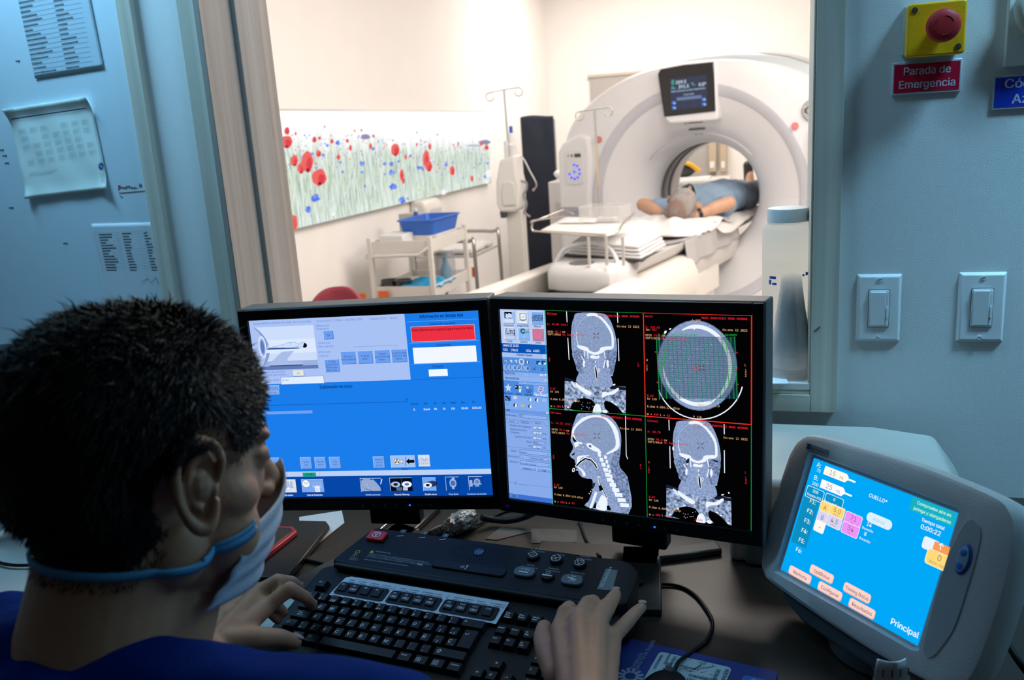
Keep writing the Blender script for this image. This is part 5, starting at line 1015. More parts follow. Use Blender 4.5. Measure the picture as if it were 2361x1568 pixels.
bd = MB().lathe([(0.0075, 0), (0.0075, 0.0008)], 32, M=on_panel(x, y)).build('round_badge', mat('badge_dark', (0.02, 0.03, 0.06), 0.3), kb)
g = MB(); M_ = on_panel(x, y) @ Matrix.Translation((0, 0, 0.0009)); bmx = mat('badge_ink', (0.30, 0.38, 0.65), 0.4)
for k in range(8): a = PI*k/4+0.3; seg_geo(g, [(0.0052*math.cos(a-0.2), 0.0052*math.sin(a-0.2)), (0.0062*math.cos(a), 0.0062*math.sin(a)), (0.0050*math.cos(a+0.3), 0.0050*math.sin(a+0.3))], 0.0008, M_)
g.text('GE', -0.0035, -0.0024, 0.0062, None, M_ @ Matrix.Translation((0, 0, 0.0003)), 'L', 0.01); g.mats = []; g.m = [0]*len(g.f); g.build('badge_emblem', bmx, bd, smooth=None)
sg = MB()   # speaker perforations
for i in range(22):
    for j in range(11):
        a = 8.7+i*0.25+(j % 2)*0.125; b = 6.9+j*0.2
        if (a-11.3)**2/7.2+(b-7.9)**2/1.25 > 1 or (a-11.05)**2+(b-8.08)**2 < 0.3: continue
        sg.add([KM @ Vector((a*U+0.0010*math.cos(t), b*U+0.0010*math.sin(t), CT+0.0003)) for t in (0.5, 1.55, 2.6, 3.65, 4.7, 5.75)], [(0, 1, 2, 3, 4, 5)])
sg.build('speaker_grille', mat('holes', (0.0015, 0.0015, 0.0015), 0.9), pan, smooth=None)
bt_lbl = {0: ('Iniciar', 'Exploración'), 1: ('Pausa',), 2: ('Detener', 'Exploración'), 3: ('Mover', 'Para Explorar'), 4: ('Detener', 'Movimiento'), 5: ('Inclinación', 'Prescrita')}
wb = mat('symbol_pale', (0.60, 0.62, 0.64), 0.5); gbt = mat('grey_button', (0.085, 0.12, 0.135), 0.4)
for i, (x_, y_) in enumerate(((770, 384), (995, 420), (1225, 462), (685, 545), (912, 582), (1150, 627))):
    x, y = z5(x_, y_); M_ = on_panel(x, y); big = i in (3, 5)
    b_ = (MB().prism(rr(-0.0155, 0.0155, -0.0098, 0.0098, 0.0090, 8), 0, 0.005, ax='Z', M=M_) if big else MB().lathe([(0.0098, 0), (0.0095, 0.004), (0.0085, 0.005)], 28, M=M_)).build('scan_button', gbt if big else kcap, kb, bev=0.0012 if big else 0)
    g = MB(); N_ = M_ @ Matrix.Translation((0, 0, 0.0052))
    if i == 0: seg_geo(g, [(-0.007, 0), (0, 0.006), (0.007, 0), (0, -0.006)], 0.0009, N_, closed=True); seg_geo(g, [(0.001, 0.0025), (-0.001, -0.0025)], 0.0008, N_)
    if i in (1, 2): ring_geo(g, 0.0070, 0.0009, N_)
    if i == 1: seg_geo(g, [(-0.005, -0.001), (-0.002, -0.003), (0.0, 0.0), (0.005, 0.002)], 0.0008, N_); seg_geo(g, [(-0.0035, 0.0042), (-0.001, 0.0), (0.002, -0.004)], 0.0008, N_)
    if i == 2: seg_geo(g, [(-0.004, 0.0035), (0.004, 0.0035), (0, -0.0045)], 0.0008, N_, closed=True)
    if i == 3: seg_geo(g, [(-0.006, 0.003), (0.004, 0.003), (0.001, 0.0052), (0.004, 0.003), (0.001, 0.001)], 0.0009, N_); seg_geo(g, [(0.006, 0.005), (0.006, 0.001)], 0.0010, N_); seg_geo(g, [(-0.006, -0.003), (0.006, -0.003)], 0.0026, N_)
    if i == 4: ring_geo(g, 0.0030, 0.0007, N_ @ Matrix.Translation((0, 0.0035, 0))); seg_geo(g, [(-0.006, -0.002), (0.006, -0.002)], 0.0026, N_)
    if i == 5: seg_geo(g, [(-0.006, 0.002), (0.006, -0.001)], 0.0024, N_); seg_geo(g, [(-0.002, 0.006), (0.004, 0.006), (0.001, 0.002)], 0.0008, N_, closed=True); seg_geo(g, [(0, 0), (-0.003, -0.006)], 0.0008, N_); seg_geo(g, [(0, 0), (0.001, -0.0065)], 0.0008, N_); seg_geo(g, [(0, 0), (0.005, -0.005)], 0.0008, N_)
    g.build('symbol', wb, b_, smooth=None)
    g = MB(); ls = bt_lbl[i]
    for k, s_ in enumerate(ls): g.text(s_, 0, 0.0125+0.0052*(len(ls)-1-k), 0.0046, dim, M_ @ Matrix.Translation((0.002, 0, 0.0004)), 'C', 0.005)
    g.build('button_caption', None, pan, smooth=None)
q = [z5(1482, 497), z5(1597, 515), z5(1545, 712), z5(1393, 700)]
g = MB(); flat(g, q, CT+0.0003, mat('name_plate', (0.10, 0.155, 0.165), 0.35)); x, y = z5(1452, 682)
g.text('GE Healthcare', 0, 0, 0.0072, wb, on_panel(x, y) @ Matrix.Translation((0, 0, 0.0006)) @ Matrix.Rotation(PI/2-0.03, 4, 'Z')); g.build('name_plate', None, kb, smooth=None)

# ================================================================= INJECTOR CONTROL DISPLAY
IC = Vector((0.1046, 1.075, CAMZ-0.5321)); IR = (math.radians(-47.5), math.radians(-21.9), math.radians(-1.1))
inj = thing('injector_display', 'tilted grey tablet display with a bright blue touch screen', 'display', (IC.x, IC.y, DZ), IR[0])
IM = Matrix.Translation((0, 0, IC.z-DZ)) @ rotm(0, IR[1], IR[2])
shell = mat('injector_shell', (0.64, 0.67, 0.67), 0.45, bump=0.15, bscale=600); Wd, Ht = 0.22, 0.160
out = [(-0.118, 0.111), (-0.03, 0.117), (0.06, 0.119), (0.145, 0.114), (0.168, 0.106), (0.181, 0.088), (0.187, 0.05), (0.189, 0.0), (0.187, -0.06), (0.181, -0.088), (0.166, -0.104), (0.14, -0.111), (0.06, -0.114), (-0.03, -0.111), (-0.118, -0.104), (-0.136, -0.098), (-0.147, -0.084), (-0.154, -0.04), (-0.156, 0.0), (-0.154, 0.06), (-0.151, 0.082), (-0.142, 0.099)]
out_s, _ = spline([Vector((a, b, 0)) for a, b in out], 3, True)
inner = [(-0.113, 0.083), (0.113, 0.083), (0.113, -0.083), (-0.113, -0.083)]
g = MB(); n = len(out_s)
def loop(k, y, s_=0.0): return [Vector((v.x*(1-s_), y, v.y*(1-s_))) for v in out_s]
rings = [loop(0, 0.050, 0.10), loop(0, 0.040, 0.03), loop(0, 0.018, 0.0), loop(0, 0.002, 0.0), loop(0, -0.007, 0.025), loop(0, -0.0105, 0.07)]
lp = []
for v in out_s:      # inner rim: the outline squeezed onto the screen opening
    t = max(abs(v.x)/0.1165, abs(v.y)/0.0865); lp.append(Vector((v.x/t, -0.0095, v.y/t)))
rings.append(lp); rings.append([Vector((v.x*0.972, -0.0030, v.z*0.965)) for v in lp])
vs = [v for r_ in rings for v in r_]; fs = [tuple(range(n-1, -1, -1))]
for j in range(len(rings)-1):
    for i in range(n): fs.append((j*n+i, j*n+(i+1) % n, (j+1)*n+(i+1) % n, (j+1)*n+i))
fs.append(tuple((len(rings)-1)*n+i for i in range(n)))
g.add(vs, fs, None, IM); g.build('shell', shell, inj, smooth=38)
pp_ = MB(); op = [(0.130, 0.079), (0.139, 0.078), (0.147, 0.068), (0.150, 0.033), (0.150, -0.032), (0.144, -0.06), (0.139, -0.074), (0.134, -0.082), (0.128, -0.083), (0.121, -0.070), (0.1175, 0.009), (0.122, 0.06)]
po, _ = spline([Vector((a, b, 0)) for a, b in op], 4, True); po = [(v.x, v.y) for v in po]
pp_.prism(po, -0.0118, -0.009, M=IM); pp_.build('keypad_panel', mat('keypad_grey', (0.42, 0.47, 0.49), 0.5), inj, bev=0.0006)
b_ = MB(); b_.ell((0.137, -0.0118, 0.035), (0.0095, 0.0032, 0.0185), None, M=IM, n=24); b_.build('arm_button', mat('injector_blue', (0.02, 0.13, 0.45), 0.35), inj, smooth=60, label='blue oval start button')
g = MB(); g.ell((0.137, -0.0150, 0.035), (0.0070, 0.0008, 0.0150), mat('button_pale', (0.30, 0.46, 0.60), 0.4), M=IM, n=20)
for z in (0.042, 0.027): g.ell((0.1370, -0.0158, z), (0.0040, 0.0006, 0.0040), mat('button_dot', (0.02, 0.16, 0.62), 0.4), M=IM, n=14)
g.build('button_symbol', None, inj, smooth=50)
bdg = MB(); bdg.box(-0.121, -0.084, -0.0125, -0.0095, 0.0885, 0.0975, mat('plate_grey', (0.33, 0.38, 0.42), 0.4), M=IM); bdg.box(-0.1185, -0.1135, -0.0129, -0.0120, 0.0895, 0.0960, mat('maker_blue', (0.02, 0.06, 0.30), 0.4), M=IM)
bdg.text('MALLINCKRODT', -0.1130, 0.0910, 0.0040, mat('maker_ink', (0.05, 0.11, 0.30), 0.4), IM @ Matrix.Translation((0, -0.0127, 0)) @ Matrix.Rotation(PI/2, 4, 'X'), 'L', 0.01, ww=0.0275); bdg.build('maker_plate', None, inj, smooth=None)
P = Panel([(1881, 1056), (2214.6, 1183), (2120, 1489), (1805, 1313)], Wd, Ht); P.view(1740, 1000, 2.76); CY = (0.0, 0.66, 0.97)
P.poly([(-Wd/2, Ht/2), (Wd/2, Ht/2), (Wd/2, -Ht/2), (-Wd/2, -Ht/2)], CY, True)
a = P.p(330, 340); b = P.p(240, 740); P.poly([(a[0]+0.004, a[1]-0.004), (a[0]+0.031, a[1]-0.004), (a[0]+0.031, -0.038), (a[0]+0.004, -0.038)], (0.05, 0.56, 0.76), True)
def t_at(s_, x, y, sz, c, al='L', bold=0.01): a = P.p(x, y); P.mb.text(s_, a[0], a[1], sz, P.col(c), None, al, bold, P.nz())
yl_ = (0.92, 0.92, 0.72); wt = (0.93, 0.97, 1.0)
t_at('A:', 402, 208, 0.0096, yl_); t_at('75', 402, 240, 0.0066, wt); t_at('B:', 384, 290, 0.0096, wt); t_at('200', 374, 322, 0.0066, wt)
def syr(x0, y0, c, s_):
    a = P.p(x0, y0); x, y = a; w_, h_ = 0.037, 0.0115
    P.poly([(x, y), (x+w_, y), (x+w_+0.004, y-h_*0.28), (x+w_+0.004, y-h_*0.40), (x+w_+0.016, y-h_*0.42), (x+w_+0.016, y-h_*0.62), (x+w_+0.004, y-h_*0.62), (x+w_, y-h_), (x, y-h_)], c, True)
    P.mb.text(s_, x+0.009, y-h_*0.80, 0.0100, P.col((0.55, 0.55, 0.56)), None, 'L', 0.0, P.nz()); P.mb.text('mL', x+w_-0.010, y-h_*0.78, 0.0060, P.col((0.5, 0.5, 0.52)), None, 'L', 0.0, P.nz())
syr(462, 204, (1.0, 0.98, 0.93), '15'); syr(440, 289, (0.98, 0.98, 1.0), '25')
def rbx(x, y, w_, h_, c, r=0.0025, e=None):
    a = P.p(x, y)
    if e: P.poly([(a[0]+u+w_/2, a[1]+v-h_/2) for u, v in rr(-w_/2-0.0007, w_/2+0.0007, -h_/2-0.0007, h_/2+0.0007, r)], e, True)
    P.poly([(a[0]+u+w_/2, a[1]+v-h_/2) for u, v in rr(-w_/2, w_/2, -h_/2, h_/2, r)], c, True); return a
for x, y, l1, l2 in ((352, 330, '300', 'Presión PSI'), (470, 378, '0', 'Retardo Insp.')):
    rbx(x, y, 0.029, 0.0145, (0.03, 0.58, 0.80), e=wt); a = P.p(x, y); P.mb.text(l1, a[0]+0.0145, a[1]-0.0060, 0.0060, P.col(wt), None, 'C', 0.02, P.nz()); P.mb.text(l2, a[0]+0.0145, a[1]-0.0125, 0.0052, P.col(wt), None, 'C', 0.01, P.nz())
t_at('CUELLO*', 735, 400, 0.0070, wt, bold=0.03)
for i, s_ in enumerate(('F1:', 'F2:', 'F3:', 'F4:', 'F5:', 'F6:')): t_at(s_, 358-i*17.5, 437+i*61.5, 0.0084, yl_ if i == 0 else wt, bold=0.03)
Yc, Lc, Pc, ek = (1.0, 0.86, 0.48), (0.85, 0.84, 0.96), (0.93, 0.58, 0.98), (0.97, 0.95, 0.95)
def cell(x, y, w_, c, s_, sub=''):
    a = rbx(x, y, w_, 0.0140, c, 0.0025, ek); P.mb.text(s_, a[0]+w_/2, a[1]-0.0085-(0 if sub else 0.0020), 0.0092, P.col((0.50, 0.40, 0.36)), None, 'C', 0.0, P.nz())
    if sub: P.mb.text(sub, a[0]+w_/2, a[1]-0.0128, 0.0046, P.col((0.6, 0.5, 0.5)), None, 'C', 0.0, P.nz())
cell(440, 424, 0.0165, Yc, 'A'); cell(500, 446, 0.0235, Yc, '5.0', 'mL/s'); cell(598, 492, 0.0255, Pc, '71', 'mL'); cell(422, 486, 0.0165, Lc, 'B'); cell(482, 510, 0.0235, Lc, '4.5', 'mL/s'); cell(580, 556, 0.0255, Pc, '34', 'mL'); cell(404, 546, 0.0165, (0.99, 0.98, 0.95), '-')
a = rbx(735, 492, 0.038, 0.0125, (0.86, 0.95, 1.0), 0.006); P.mb.text('Activar', a[0]+0.019, a[1]-0.0085, 0.0062, P.col((0.62, 0.76, 0.86)), None, 'C', 0.0, P.nz())
t_at('14', 720, 582, 0.0072, wt, bold=0.02); t_at('Duración', 694, 602, 0.0046, wt, bold=0.01); t_at('8', 704, 645, 0.0072, wt, bold=0.02); t_at('Duración', 676, 668, 0.0046, wt, bold=0.01)
a = (0.049, 0.0795); P.poly([(a[0], a[1]), (Wd/2-0.001, a[1]), (Wd/2-0.001, a[1]-0.0170), (a[0], a[1]-0.0170)], (0.10, 0.69, 0.76), True)
for i, s_ in enumerate(('Compruebe aire en', 'jeringa y alargaderas')): P.mb.text(s_, (a[0]+Wd/2)/2, a[1]-0.0070-i*0.0076, 0.0058, P.col((0.72, 0.97, 0.92)), None, 'C', 0.03, P.nz())
t_at('Tiempo total', 1070, 554, 0.0060, wt, bold=0.02); t_at('0:00:22', 1064, 600, 0.0082, wt, bold=0.02)
a = rbx(1094, 648, 0.021, 0.0145, (0.92, 0.95, 1.0), 0.003); rbx(1160, 682, 0.021, 0.0155, (0.98, 0.62, 0.32), 0.002); a = rbx(1120, 728, 0.032, 0.0170, Yc, 0.004, ek); P.mb.text('0', a[0]+0.016, a[1]-0.0090, 0.0100, P.col((0.5, 0.4, 0.36)), None, 'C', 0.0, P.nz()); P.mb.text('Retar. fase', a[0]+0.016, a[1]-0.0148, 0.0050, P.col((0.7, 0.55, 0.4)), None, 'C', 0.0, P.nz())
P.line([(1190, 705), (1205, 700), (1212, 715)], wt, 0.0014); P.line([(1198, 704), (1194, 738)], wt, 0.0012)
for x, y, s_ in ((240, 832, 'Memoria'), (374, 826, 'OptiBolus'), (425, 932, 'Configurar'), (588, 938, 'Timing Bolus'), (622, 1038, 'Resultados')):
    w_ = 0.0400 if len(s_) < 12 else 0.0420; a = rbx(x, y, w_, 0.0125, (0.90, 0.68, 0.64), 0.0035); P.poly([(a[0]+w_/2+u, a[1]-0.0058+v) for u, v in rr(-w_/2+0.0004, w_/2-0.0006, -0.0054, 0.0054, 0.0035)], (0.99, 0.84, 0.80), True)
    P.mb.text(s_, a[0]+w_/2, a[1]-0.0088, 0.0068, P.col((0.55, 0.36, 0.38)), None, 'C', 0.01, P.nz())
t_at('Principal', 872, 1205, 0.0108, wt, bold=0.02)
P.build('touch_screen', inj, IM @ Matrix.Translation((0, -0.0036, 0)), 'blue touch screen with injection values')
# foot of the display
g = MB(); q = IM @ Vector((0.01, 0.03, -0.10))
g.prism([(-0.112, -0.098), (-0.104, -0.116), (-0.06, -0.131), (0.02, -0.136), (0.09, -0.134), (0.14, -0.124), (0.152, -0.104), (0.10, -0.06), (-0.06, -0.06)], 0.004, 0.060, M=IM); g.cyl((0.02, 0.03, 0.0), 0.075, 0.03, 28)
g.build('foot', mat('injector_dark', (0.055, 0.07, 0.075), 0.4), inj, bev=0.006, seg=3)
g = MB(); g.box(-0.03, 0.07, 0.035, 0.085, 0.012, 0.13, M=Matrix.Rotation(-0.1, 4, 'X')); g.build('neck', mat('injector_dark', (0, 0, 0)), inj, bev=0.006)

# ================================================================= THINGS ON THE DESK
# pale equipment box behind the display, with its side unit
t = thing('equipment_box', 'low pale plastic equipment case against the wall behind the tilted display', 'case', (0.13, 1.42, DZ))
g = MB(); g.prism([(-0.20, 0), (0.16, 0), (0.16, 0.075), (0.125, 0.128), (0.03, 0.140), (-0.20, 0.140)], -0.14, 0.13); g.build('body', mat('case_ivory', (0.52, 0.50, 0.45), 0.5), t, bev=0.010, seg=3)
g = MB(); g.tube([(-0.055, -0.143, 0.12), (-0.052, -0.143, 0.09), (-0.046, -0.143, 0.06)], 0.0012, 6); g.build('seam', mat('case_seam', (0.25, 0.24, 0.22), 0.5), t)
t = thing('cable_box', 'small grey plastic box standing on the desk between right monitor and tilted display', 'box', (-0.030, 1.290, DZ))
MB().box(-0.017, 0.020, -0.02, 0.03, 0, 0.060).build('body', mat('box_grey', (0.20, 0.23, 0.23), 0.5), t, bev=0.008, seg=3)
MB().box(-0.012, 0.015, -0.022, -0.019, 0.01, 0.05).build('front_panel', mat('box_grey_front', (0.16, 0.19, 0.19), 0.5), t, bev=0.001)
# mouse pad
c = onZ(1466, 1482, DZ); padz = DZ+0.003
t = thing('mouse_pad', 'blue mouse pad printed with a white word cloud and a round flower logo', 'mouse pad', (c.x, c.y, DZ))
def pz(x, y, z=padz): return onZ(1400+x/3.7517, 1150+y/3.7517, z) - Vector((c.x, c.y, DZ))
A_, B_ = pz(235, 1222), pz(1470, 1500); ex = (B_-A_); ex.z = 0; ex.normalize(); ey = Vector((-ex.y, ex.x, 0)); PM = Matrix(((ex.x, ey.x, 0, A_.x), (ex.y, ey.y, 0, A_.y), (0, 0, 1, 0), (0, 0, 0, 1))); PMi = PM.inverted()
def pl2(x, y): v = PMi @ pz(x, y); return v.x, v.y
Lp = (B_-A_).length
MB().prism(rr(-0.05, Lp+0.002, -0.19, 0.002, 0.010), 0.0, 0.003, ax='Z', M=PM).build('pad', mat('pad_blue', (0.004, 0.028, 0.20), 0.55), t, bev=0.0008)
g = MB(); wpr = mat('pad_white', (0.42, 0.54, 0.58), 0.6); x0, y0 = pl2(455, 1322); x1, y1 = pl2(1075, 1475)
g.prism(rr(x0, x1, y0-0.16, y0, 0.006), 0.0030, 0.0034, ax='Z', M=PM, m=wpr)
wk = mat('cloud_ink', (0.03, 0.07, 0.12), 0.6); random.seed(21)
def wtxt(s_, x, y, sz, rot=0, bold=0.01): a, b = pl2(x, y); g.text(s_, 0, 0, sz, wk, PM @ Matrix.Translation((a, b, 0.0037)) @ Matrix.Rotation(rot, 4, 'Z'), 'L', bold)
wtxt('crecimiento', 416, 1480, 0.0066, PI/2); wtxt('pacientes', 448, 1640, 0.0135, PI/2, 0.02); wtxt('pandemia', 504, 1440, 0.0062, PI/2); wtxt('compromiso', 522, 1520, 0.0078, PI/2); wtxt('constante', 580, 1480, 0.0056, PI/2)
wtxt('equipo', 535, 1550, 0.0150, 0, 0.02); wtxt('procesos', 610, 1450, 0.0070, 0); wtxt('instalaciones', 700, 1536, 0.0084, 0.05, 0.02); wtxt('servicio', 742, 1548, 0.0052, 0); wtxt('trabajar', 800, 1478, 0.0048, 0.6); wtxt('sentirnos', 715, 1500, 0.0048, 1.0); wtxt('confianza', 760, 1480, 0.0046, 1.1); wtxt('servicio', 800, 1625, 0.0145, 0.35, 0.02); wtxt('ciencia', 930, 1600, 0.0098, PI/2, 0.02); wtxt('atención', 1000, 1620, 0.0098, PI/2, 0.02); wtxt('innovación', 640, 1600, 0.008, 0.4)
for k in range(16):
    a, b = pl2(random.uniform(600, 1040), random.uniform(1400, 1530)); r_ = random.choice((0, 0.6, 1.2, PI/2)); seg_geo(g, [(0, 0), (random.uniform(0.006, 0.012)*math.cos(r_), 0.009*math.sin(r_))], 0.0007, PM @ Matrix.Translation((a, b, 0.0036)), wk, z=0)
g.build('word_cloud', None, t, smooth=None)
g = MB()
a, b = pl2(200, 1535)
for k in range(12):
    th = 2*PI*k/12; seg_geo(g, [(0.0085*math.cos(th), 0.0085*math.sin(th)), (0.0150*math.cos(th), 0.0150*math.sin(th))], 0.0042, PM @ Matrix.Translation((a, b, 0.0033)), z=0)
for s_, x, y in (('Fundación', 228, 1480), ('Santa Fe de Bogotá', 262, 1490)): a, b = pl2(x, y); g.text(s_, 0, 0, 0.0088, None, PM @ Matrix.Translation((a, b, 0.0034)) @ Matrix.Rotation(PI/2, 4, 'Z'))
g.mats = []; g.m = [0]*len(g.f); g.build('logo_print', mat('pad_logo', (0.28, 0.36, 0.50), 0.6), t, smooth=None)
g = MB(); a, b = pl2(1180, 1525); g.prism(rr(a, a+0.065, b-0.05, b, 0.004), 0.0030, 0.0033, ax='Z', M=PM, m=mat('pad_light', (0.01, 0.14, 0.50), 0.5)); g.text('$ v', a+0.01, b-0.012, 0.012, wpr, PM @ Matrix.Translation((0, 0, 0.0036)), 'L', 0.02); g.build('corner_print', None, t, smooth=None)
# mouse, mostly below the frame
c = onZ(1520, 1600, DZ+0.02); t = thing('mouse', 'black computer mouse on the word cloud of the blue pad', 'mouse', (c.x, c.y, DZ+0.0036), -0.3)
MB().ell((0, 0, 0.004), (0.031, 0.055, 0.030), None, n=28, k=16).build('shell', black, t, smooth=70); MB().cyl((-0.004, 0.030, 0.026), 0.008, 0.008, 16, ax='X').build('wheel', darkgrey, t)
for v in t.children[0].data.vertices: v.co.z = max(v.co.z, 0)
def cord(name, label, pts, r=0.0022, z=None, m=None, sm=8):
    g = MB().tube(pts, r, 8, None, smooth=sm); return tag(g.build(name, m or black, smooth=70), label, 'cable')
def S(px, py, dz=0.003): return onZ(px, py, DZ+dz)
cord('mouse_cable', 'black cable curving from the console keyboard over the blue mouse pad', [S(1466, 1345, 0.02), S(1500, 1346, 0.006), S(1560, 1350), S(1600, 1370), S(1632, 1410), S(1643, 1440), S(1630, 1475), S(1600, 1500), S(1566, 1525, 0.008), S(1553, 1555, 0.012), S(1545, 1580, 0.015)], 0.0026)
cord('signal_cable', 'thin cable running from under the right monitor to the console keyboard', [S(1334, 1190, 0.01), S(1340, 1215), S(1352, 1245), S(1370, 1270), S(1384, 1284, 0.02)], 0.0024)
cord('power_cable', 'thin dark cable passing over the plastic wrapped bundle', [S(1230, 1175, 0.01), S(1180, 1176), S(1140, 1190), S(1090, 1215, 0.006), S(1050, 1232, 0.01)], 0.0024)
cord('thick_cable', 'thick black cable arching left below the right monitor', [S(1250, 1172, 0.05), S(1215, 1190, 0.02), S(1175, 1200, 0.012), S(1135, 1198, 0.012), S(1110, 1193, 0.02)], 0.006)
# cable bundle wrapped in clear film
c = S(1058, 1203, 0.018); t = thing('wrapped_cable_bundle', 'cable bundle wrapped in crinkled clear plastic film on the desk', 'bundle', (c.x, c.y, DZ))
film = mat('clear_film', (0.34, 0.33, 0.31), 0.18, metal=0.35, bump=1.0, bscale=160, var=0.7, vscale=90)
a, b = S(1018, 1225, 0.016)-Vector(t.location), S(1095, 1188, 0.020)-Vector(t.location)
g = MB(); random.seed(4); pts = [a+(b-a)*k/9 for k in range(10)]; g.tube(pts, [0.008, 0.013, 0.016, 0.015, 0.018, 0.019, 0.019, 0.019, 0.017, 0.012], 22)
for i, v in enumerate(g.v): g.v[i] = v+Vector((random.uniform(-1, 1), random.uniform(-1, 1), random.uniform(-1, 1)))*0.0022
g.build('film_roll', film, t, smooth=20)
g = MB(); g.tube([a+Vector((0.0, 0.006, 0)), a+Vector((-0.018, -0.004, -0.004)), a+Vector((-0.030, -0.012, -0.008))], [0.010, 0.008, 0.004], 12)
for i, v in enumerate(g.v): g.v[i] = v+Vector((random.uniform(-1, 1), random.uniform(-1, 1), random.uniform(-1, 1)))*0.0016
g.build('film_end', film, t, smooth=20)
# folder, papers and phone at the left
def slab(name, label, cat, quad, z0, th, m, bev=0.002, parts=None):
    v = [onZ(x, y, z0+th) for x, y in quad]; ctr = sum(v, Vector())/len(v); o = thing(name, label, cat, (ctr.x, ctr.y, z0))
    MB().prism([((p-ctr).x, (p-ctr).y) for p in v], 0.0, th, ax='Z').build(parts or 'body', m, o, bev=bev); return o, ctr
slab('printed_papers', 'small stack of white papers beside the black folder behind the left monitor', 'paper', [(690, 1192), (788, 1177), (794, 1205), (724, 1260), (690, 1262)], DZ+0.0005, 0.0015, mat('desk_paper', (0.55, 0.55, 0.57), 0.7), 0)
fo, fc = slab('folder', 'black closed folder under the red phone', 'folder', [(560, 1196), (752, 1201), (759, 1211), (668, 1325), (655, 1330), (500, 1330), (500, 1200)], DZ+0.0025, 0.010, mat('folder_black', (0.010, 0.010, 0.011), 0.4), 0.002, 'cover')
g = MB(); e0, e1 = onZ(757, 1214, DZ+0.006)-fo.location, onZ(659, 1334, DZ+0.006)-fo.location; g.tube([e0, e1], 0.0022, 6); g.build('page_edge', mat('page_edge', (0.30, 0.33, 0.36), 0.7), fo)
ph, pc = slab('phone', 'dark phone in a red case on the black folder', 'phone', [(570, 1208), (676, 1214), (685, 1224), (588, 1300), (500, 1290)], DZ+0.0128, 0.009, mat('phone_red', (0.52, 0.012, 0.03), 0.4), 0.002, 'case')
g = MB(); v = [onZ(x, y, DZ+0.0222)-ph.location for x, y in ((572, 1211), (670, 1217), (676, 1224), (586, 1291), (505, 1286))]; g.prism([(p.x, p.y) for p in v], 0.0088, 0.0096, ax='Z'); g.build('screen', blackg, ph, bev=0.0003)
slab('dark_tray', 'flat black tray behind the console keyboard under the left monitor', 'tray', [(700, 1288), (820, 1228), (878, 1215), (884, 1236), (790, 1290), (778, 1304)], DZ+0.0005, 0.006, mat('tray_black', (0.014, 0.015, 0.017), 0.35), 0.002)
slab('notebook', 'pale notebook with printed lines half hidden under the operator\'s left hand', 'notebook', [(480, 1420), (560, 1362), (640, 1352), (690, 1385), (655, 1450), (560, 1500), (480, 1500)], DZ+0.0005, 0.004, mat('note_paper', (0.50, 0.56, 0.52), 0.7), 0.0005)
for q_, lab in (([(1155, 1215), (1225, 1225), (1145, 1245), (1120, 1242)], 'brown card lying flat behind the console keyboard'), ([(1225, 1218), (1330, 1222), (1330, 1250), (1225, 1252)], 'tan printed sheet on the desk below the right monitor'), ([(1310, 1268), (1445, 1262), (1445, 1300), (1330, 1296)], 'pale sheet on the desk beside the right monitor foot')):
    slab('desk_sheet', lab, 'paper', q_, DZ+0.0004, 0.0010, mat('tan_sheet', (0.075, 0.060, 0.048), 0.6), 0)
pn_ = cord('pen', 'x', [S(875, 1222, 0.005), S(915, 1188, 0.005)], 0.0016, m=steel, sm=2); tag(pn_, 'thin silver pen lying behind the red button of the keyboard', 'pen')
# chrome holder at the lower right
c = onZ(2050, 1600, DZ+0.02); t = thing('chrome_holder', 'bright chrome pressed metal holder at the bottom right below the tilted display', 'holder', (0.078, 0.80, DZ), 0.25)
hc = onD(2050, 1540, 0.92)
t.location = (hc.x, hc.y, DZ); hz = hc.z-DZ
chrome = mat('chrome', (0.80, 0.82, 0.83), 0.28, 0.55)
g = MB(); g.grid(lambda u, v: Vector(((u-0.5)*(0.052-0.022*max(0, v-0.6)/0.4), -0.012*math.cos((u-0.5)*2.2), -0.06+v*(hz+0.075)+0.0)) if True else None, 16, 16)
for i, v in enumerate(g.v): g.v[i] = Vector((v.x, v.y, max(0.0, v.z)))
g.build('pressed_plate', chrome, t, smooth=60, thick=0.0016)
g = MB()
for k in range(-2, 3):
    for j in range(3):
        z = hz+0.006-j*0.018; x = k*0.009+(0.0045 if j % 2 else 0)
        if abs(x) > 0.02: continue
        y = -0.0008-0.012*math.cos(x/0.05*2.2); g.tube([(x-0.0018, y, z), (x+0.0018*(1 if j % 2 else -1), y, z-0.009)], 0.0007, 6)
g.build('slots', mat('slot_dark', (0.05, 0.06, 0.07), 0.4), t)
MB().box(-0.035, 0.035, -0.03, 0.04, 0, 0.004).build('base', chrome, t, bev=0.001)
cord('right_cable', 'dark cable hanging behind the right side of the tilted display', [onD(2290, 1440, 1.02), onD(2320, 1480, 1.0), onD(2345, 1520, 0.98), onD(2375, 1560, 0.97)], 0.004)
# ================================================================= SCANNER ROOM SHELL
XL, YB, XR, ZC = -2.22, 8.8, 3.0, 2.85
struct('floor_scanner_room', MB().box(XL-0.1, XR, YI, YB+0.1, -0.08, 0), mat('vinyl_cream', (0.70, 0.66, 0.62), 0.35, vscale=3))
struct('wall_scanner_left', MB().box(XL-0.1, XL, YI, YB+0.1, 0, ZC), paint_ct)
struct('wall_scanner_back', MB().box(XL, XR, YB, YB+0.1, 0, ZC), paint_ct)
struct('wall_scanner_right', MB().box(XR, XR+0.1, YI, YB+0.1, 0, ZC), paint_ct)
struct('ceiling_scanner_room', MB().box(XL-0.1, XR+0.1, YI, YB+0.1, ZC, ZC+0.1), paint_ct)
struct('trim_4', MB().box(XL, XL+0.012, YI, YB, 0, 0.09).box(XL, XR, YB-0.012, YB, 0, 0.09), mat('skirting', (0.60, 0.56, 0.52), 0.5))
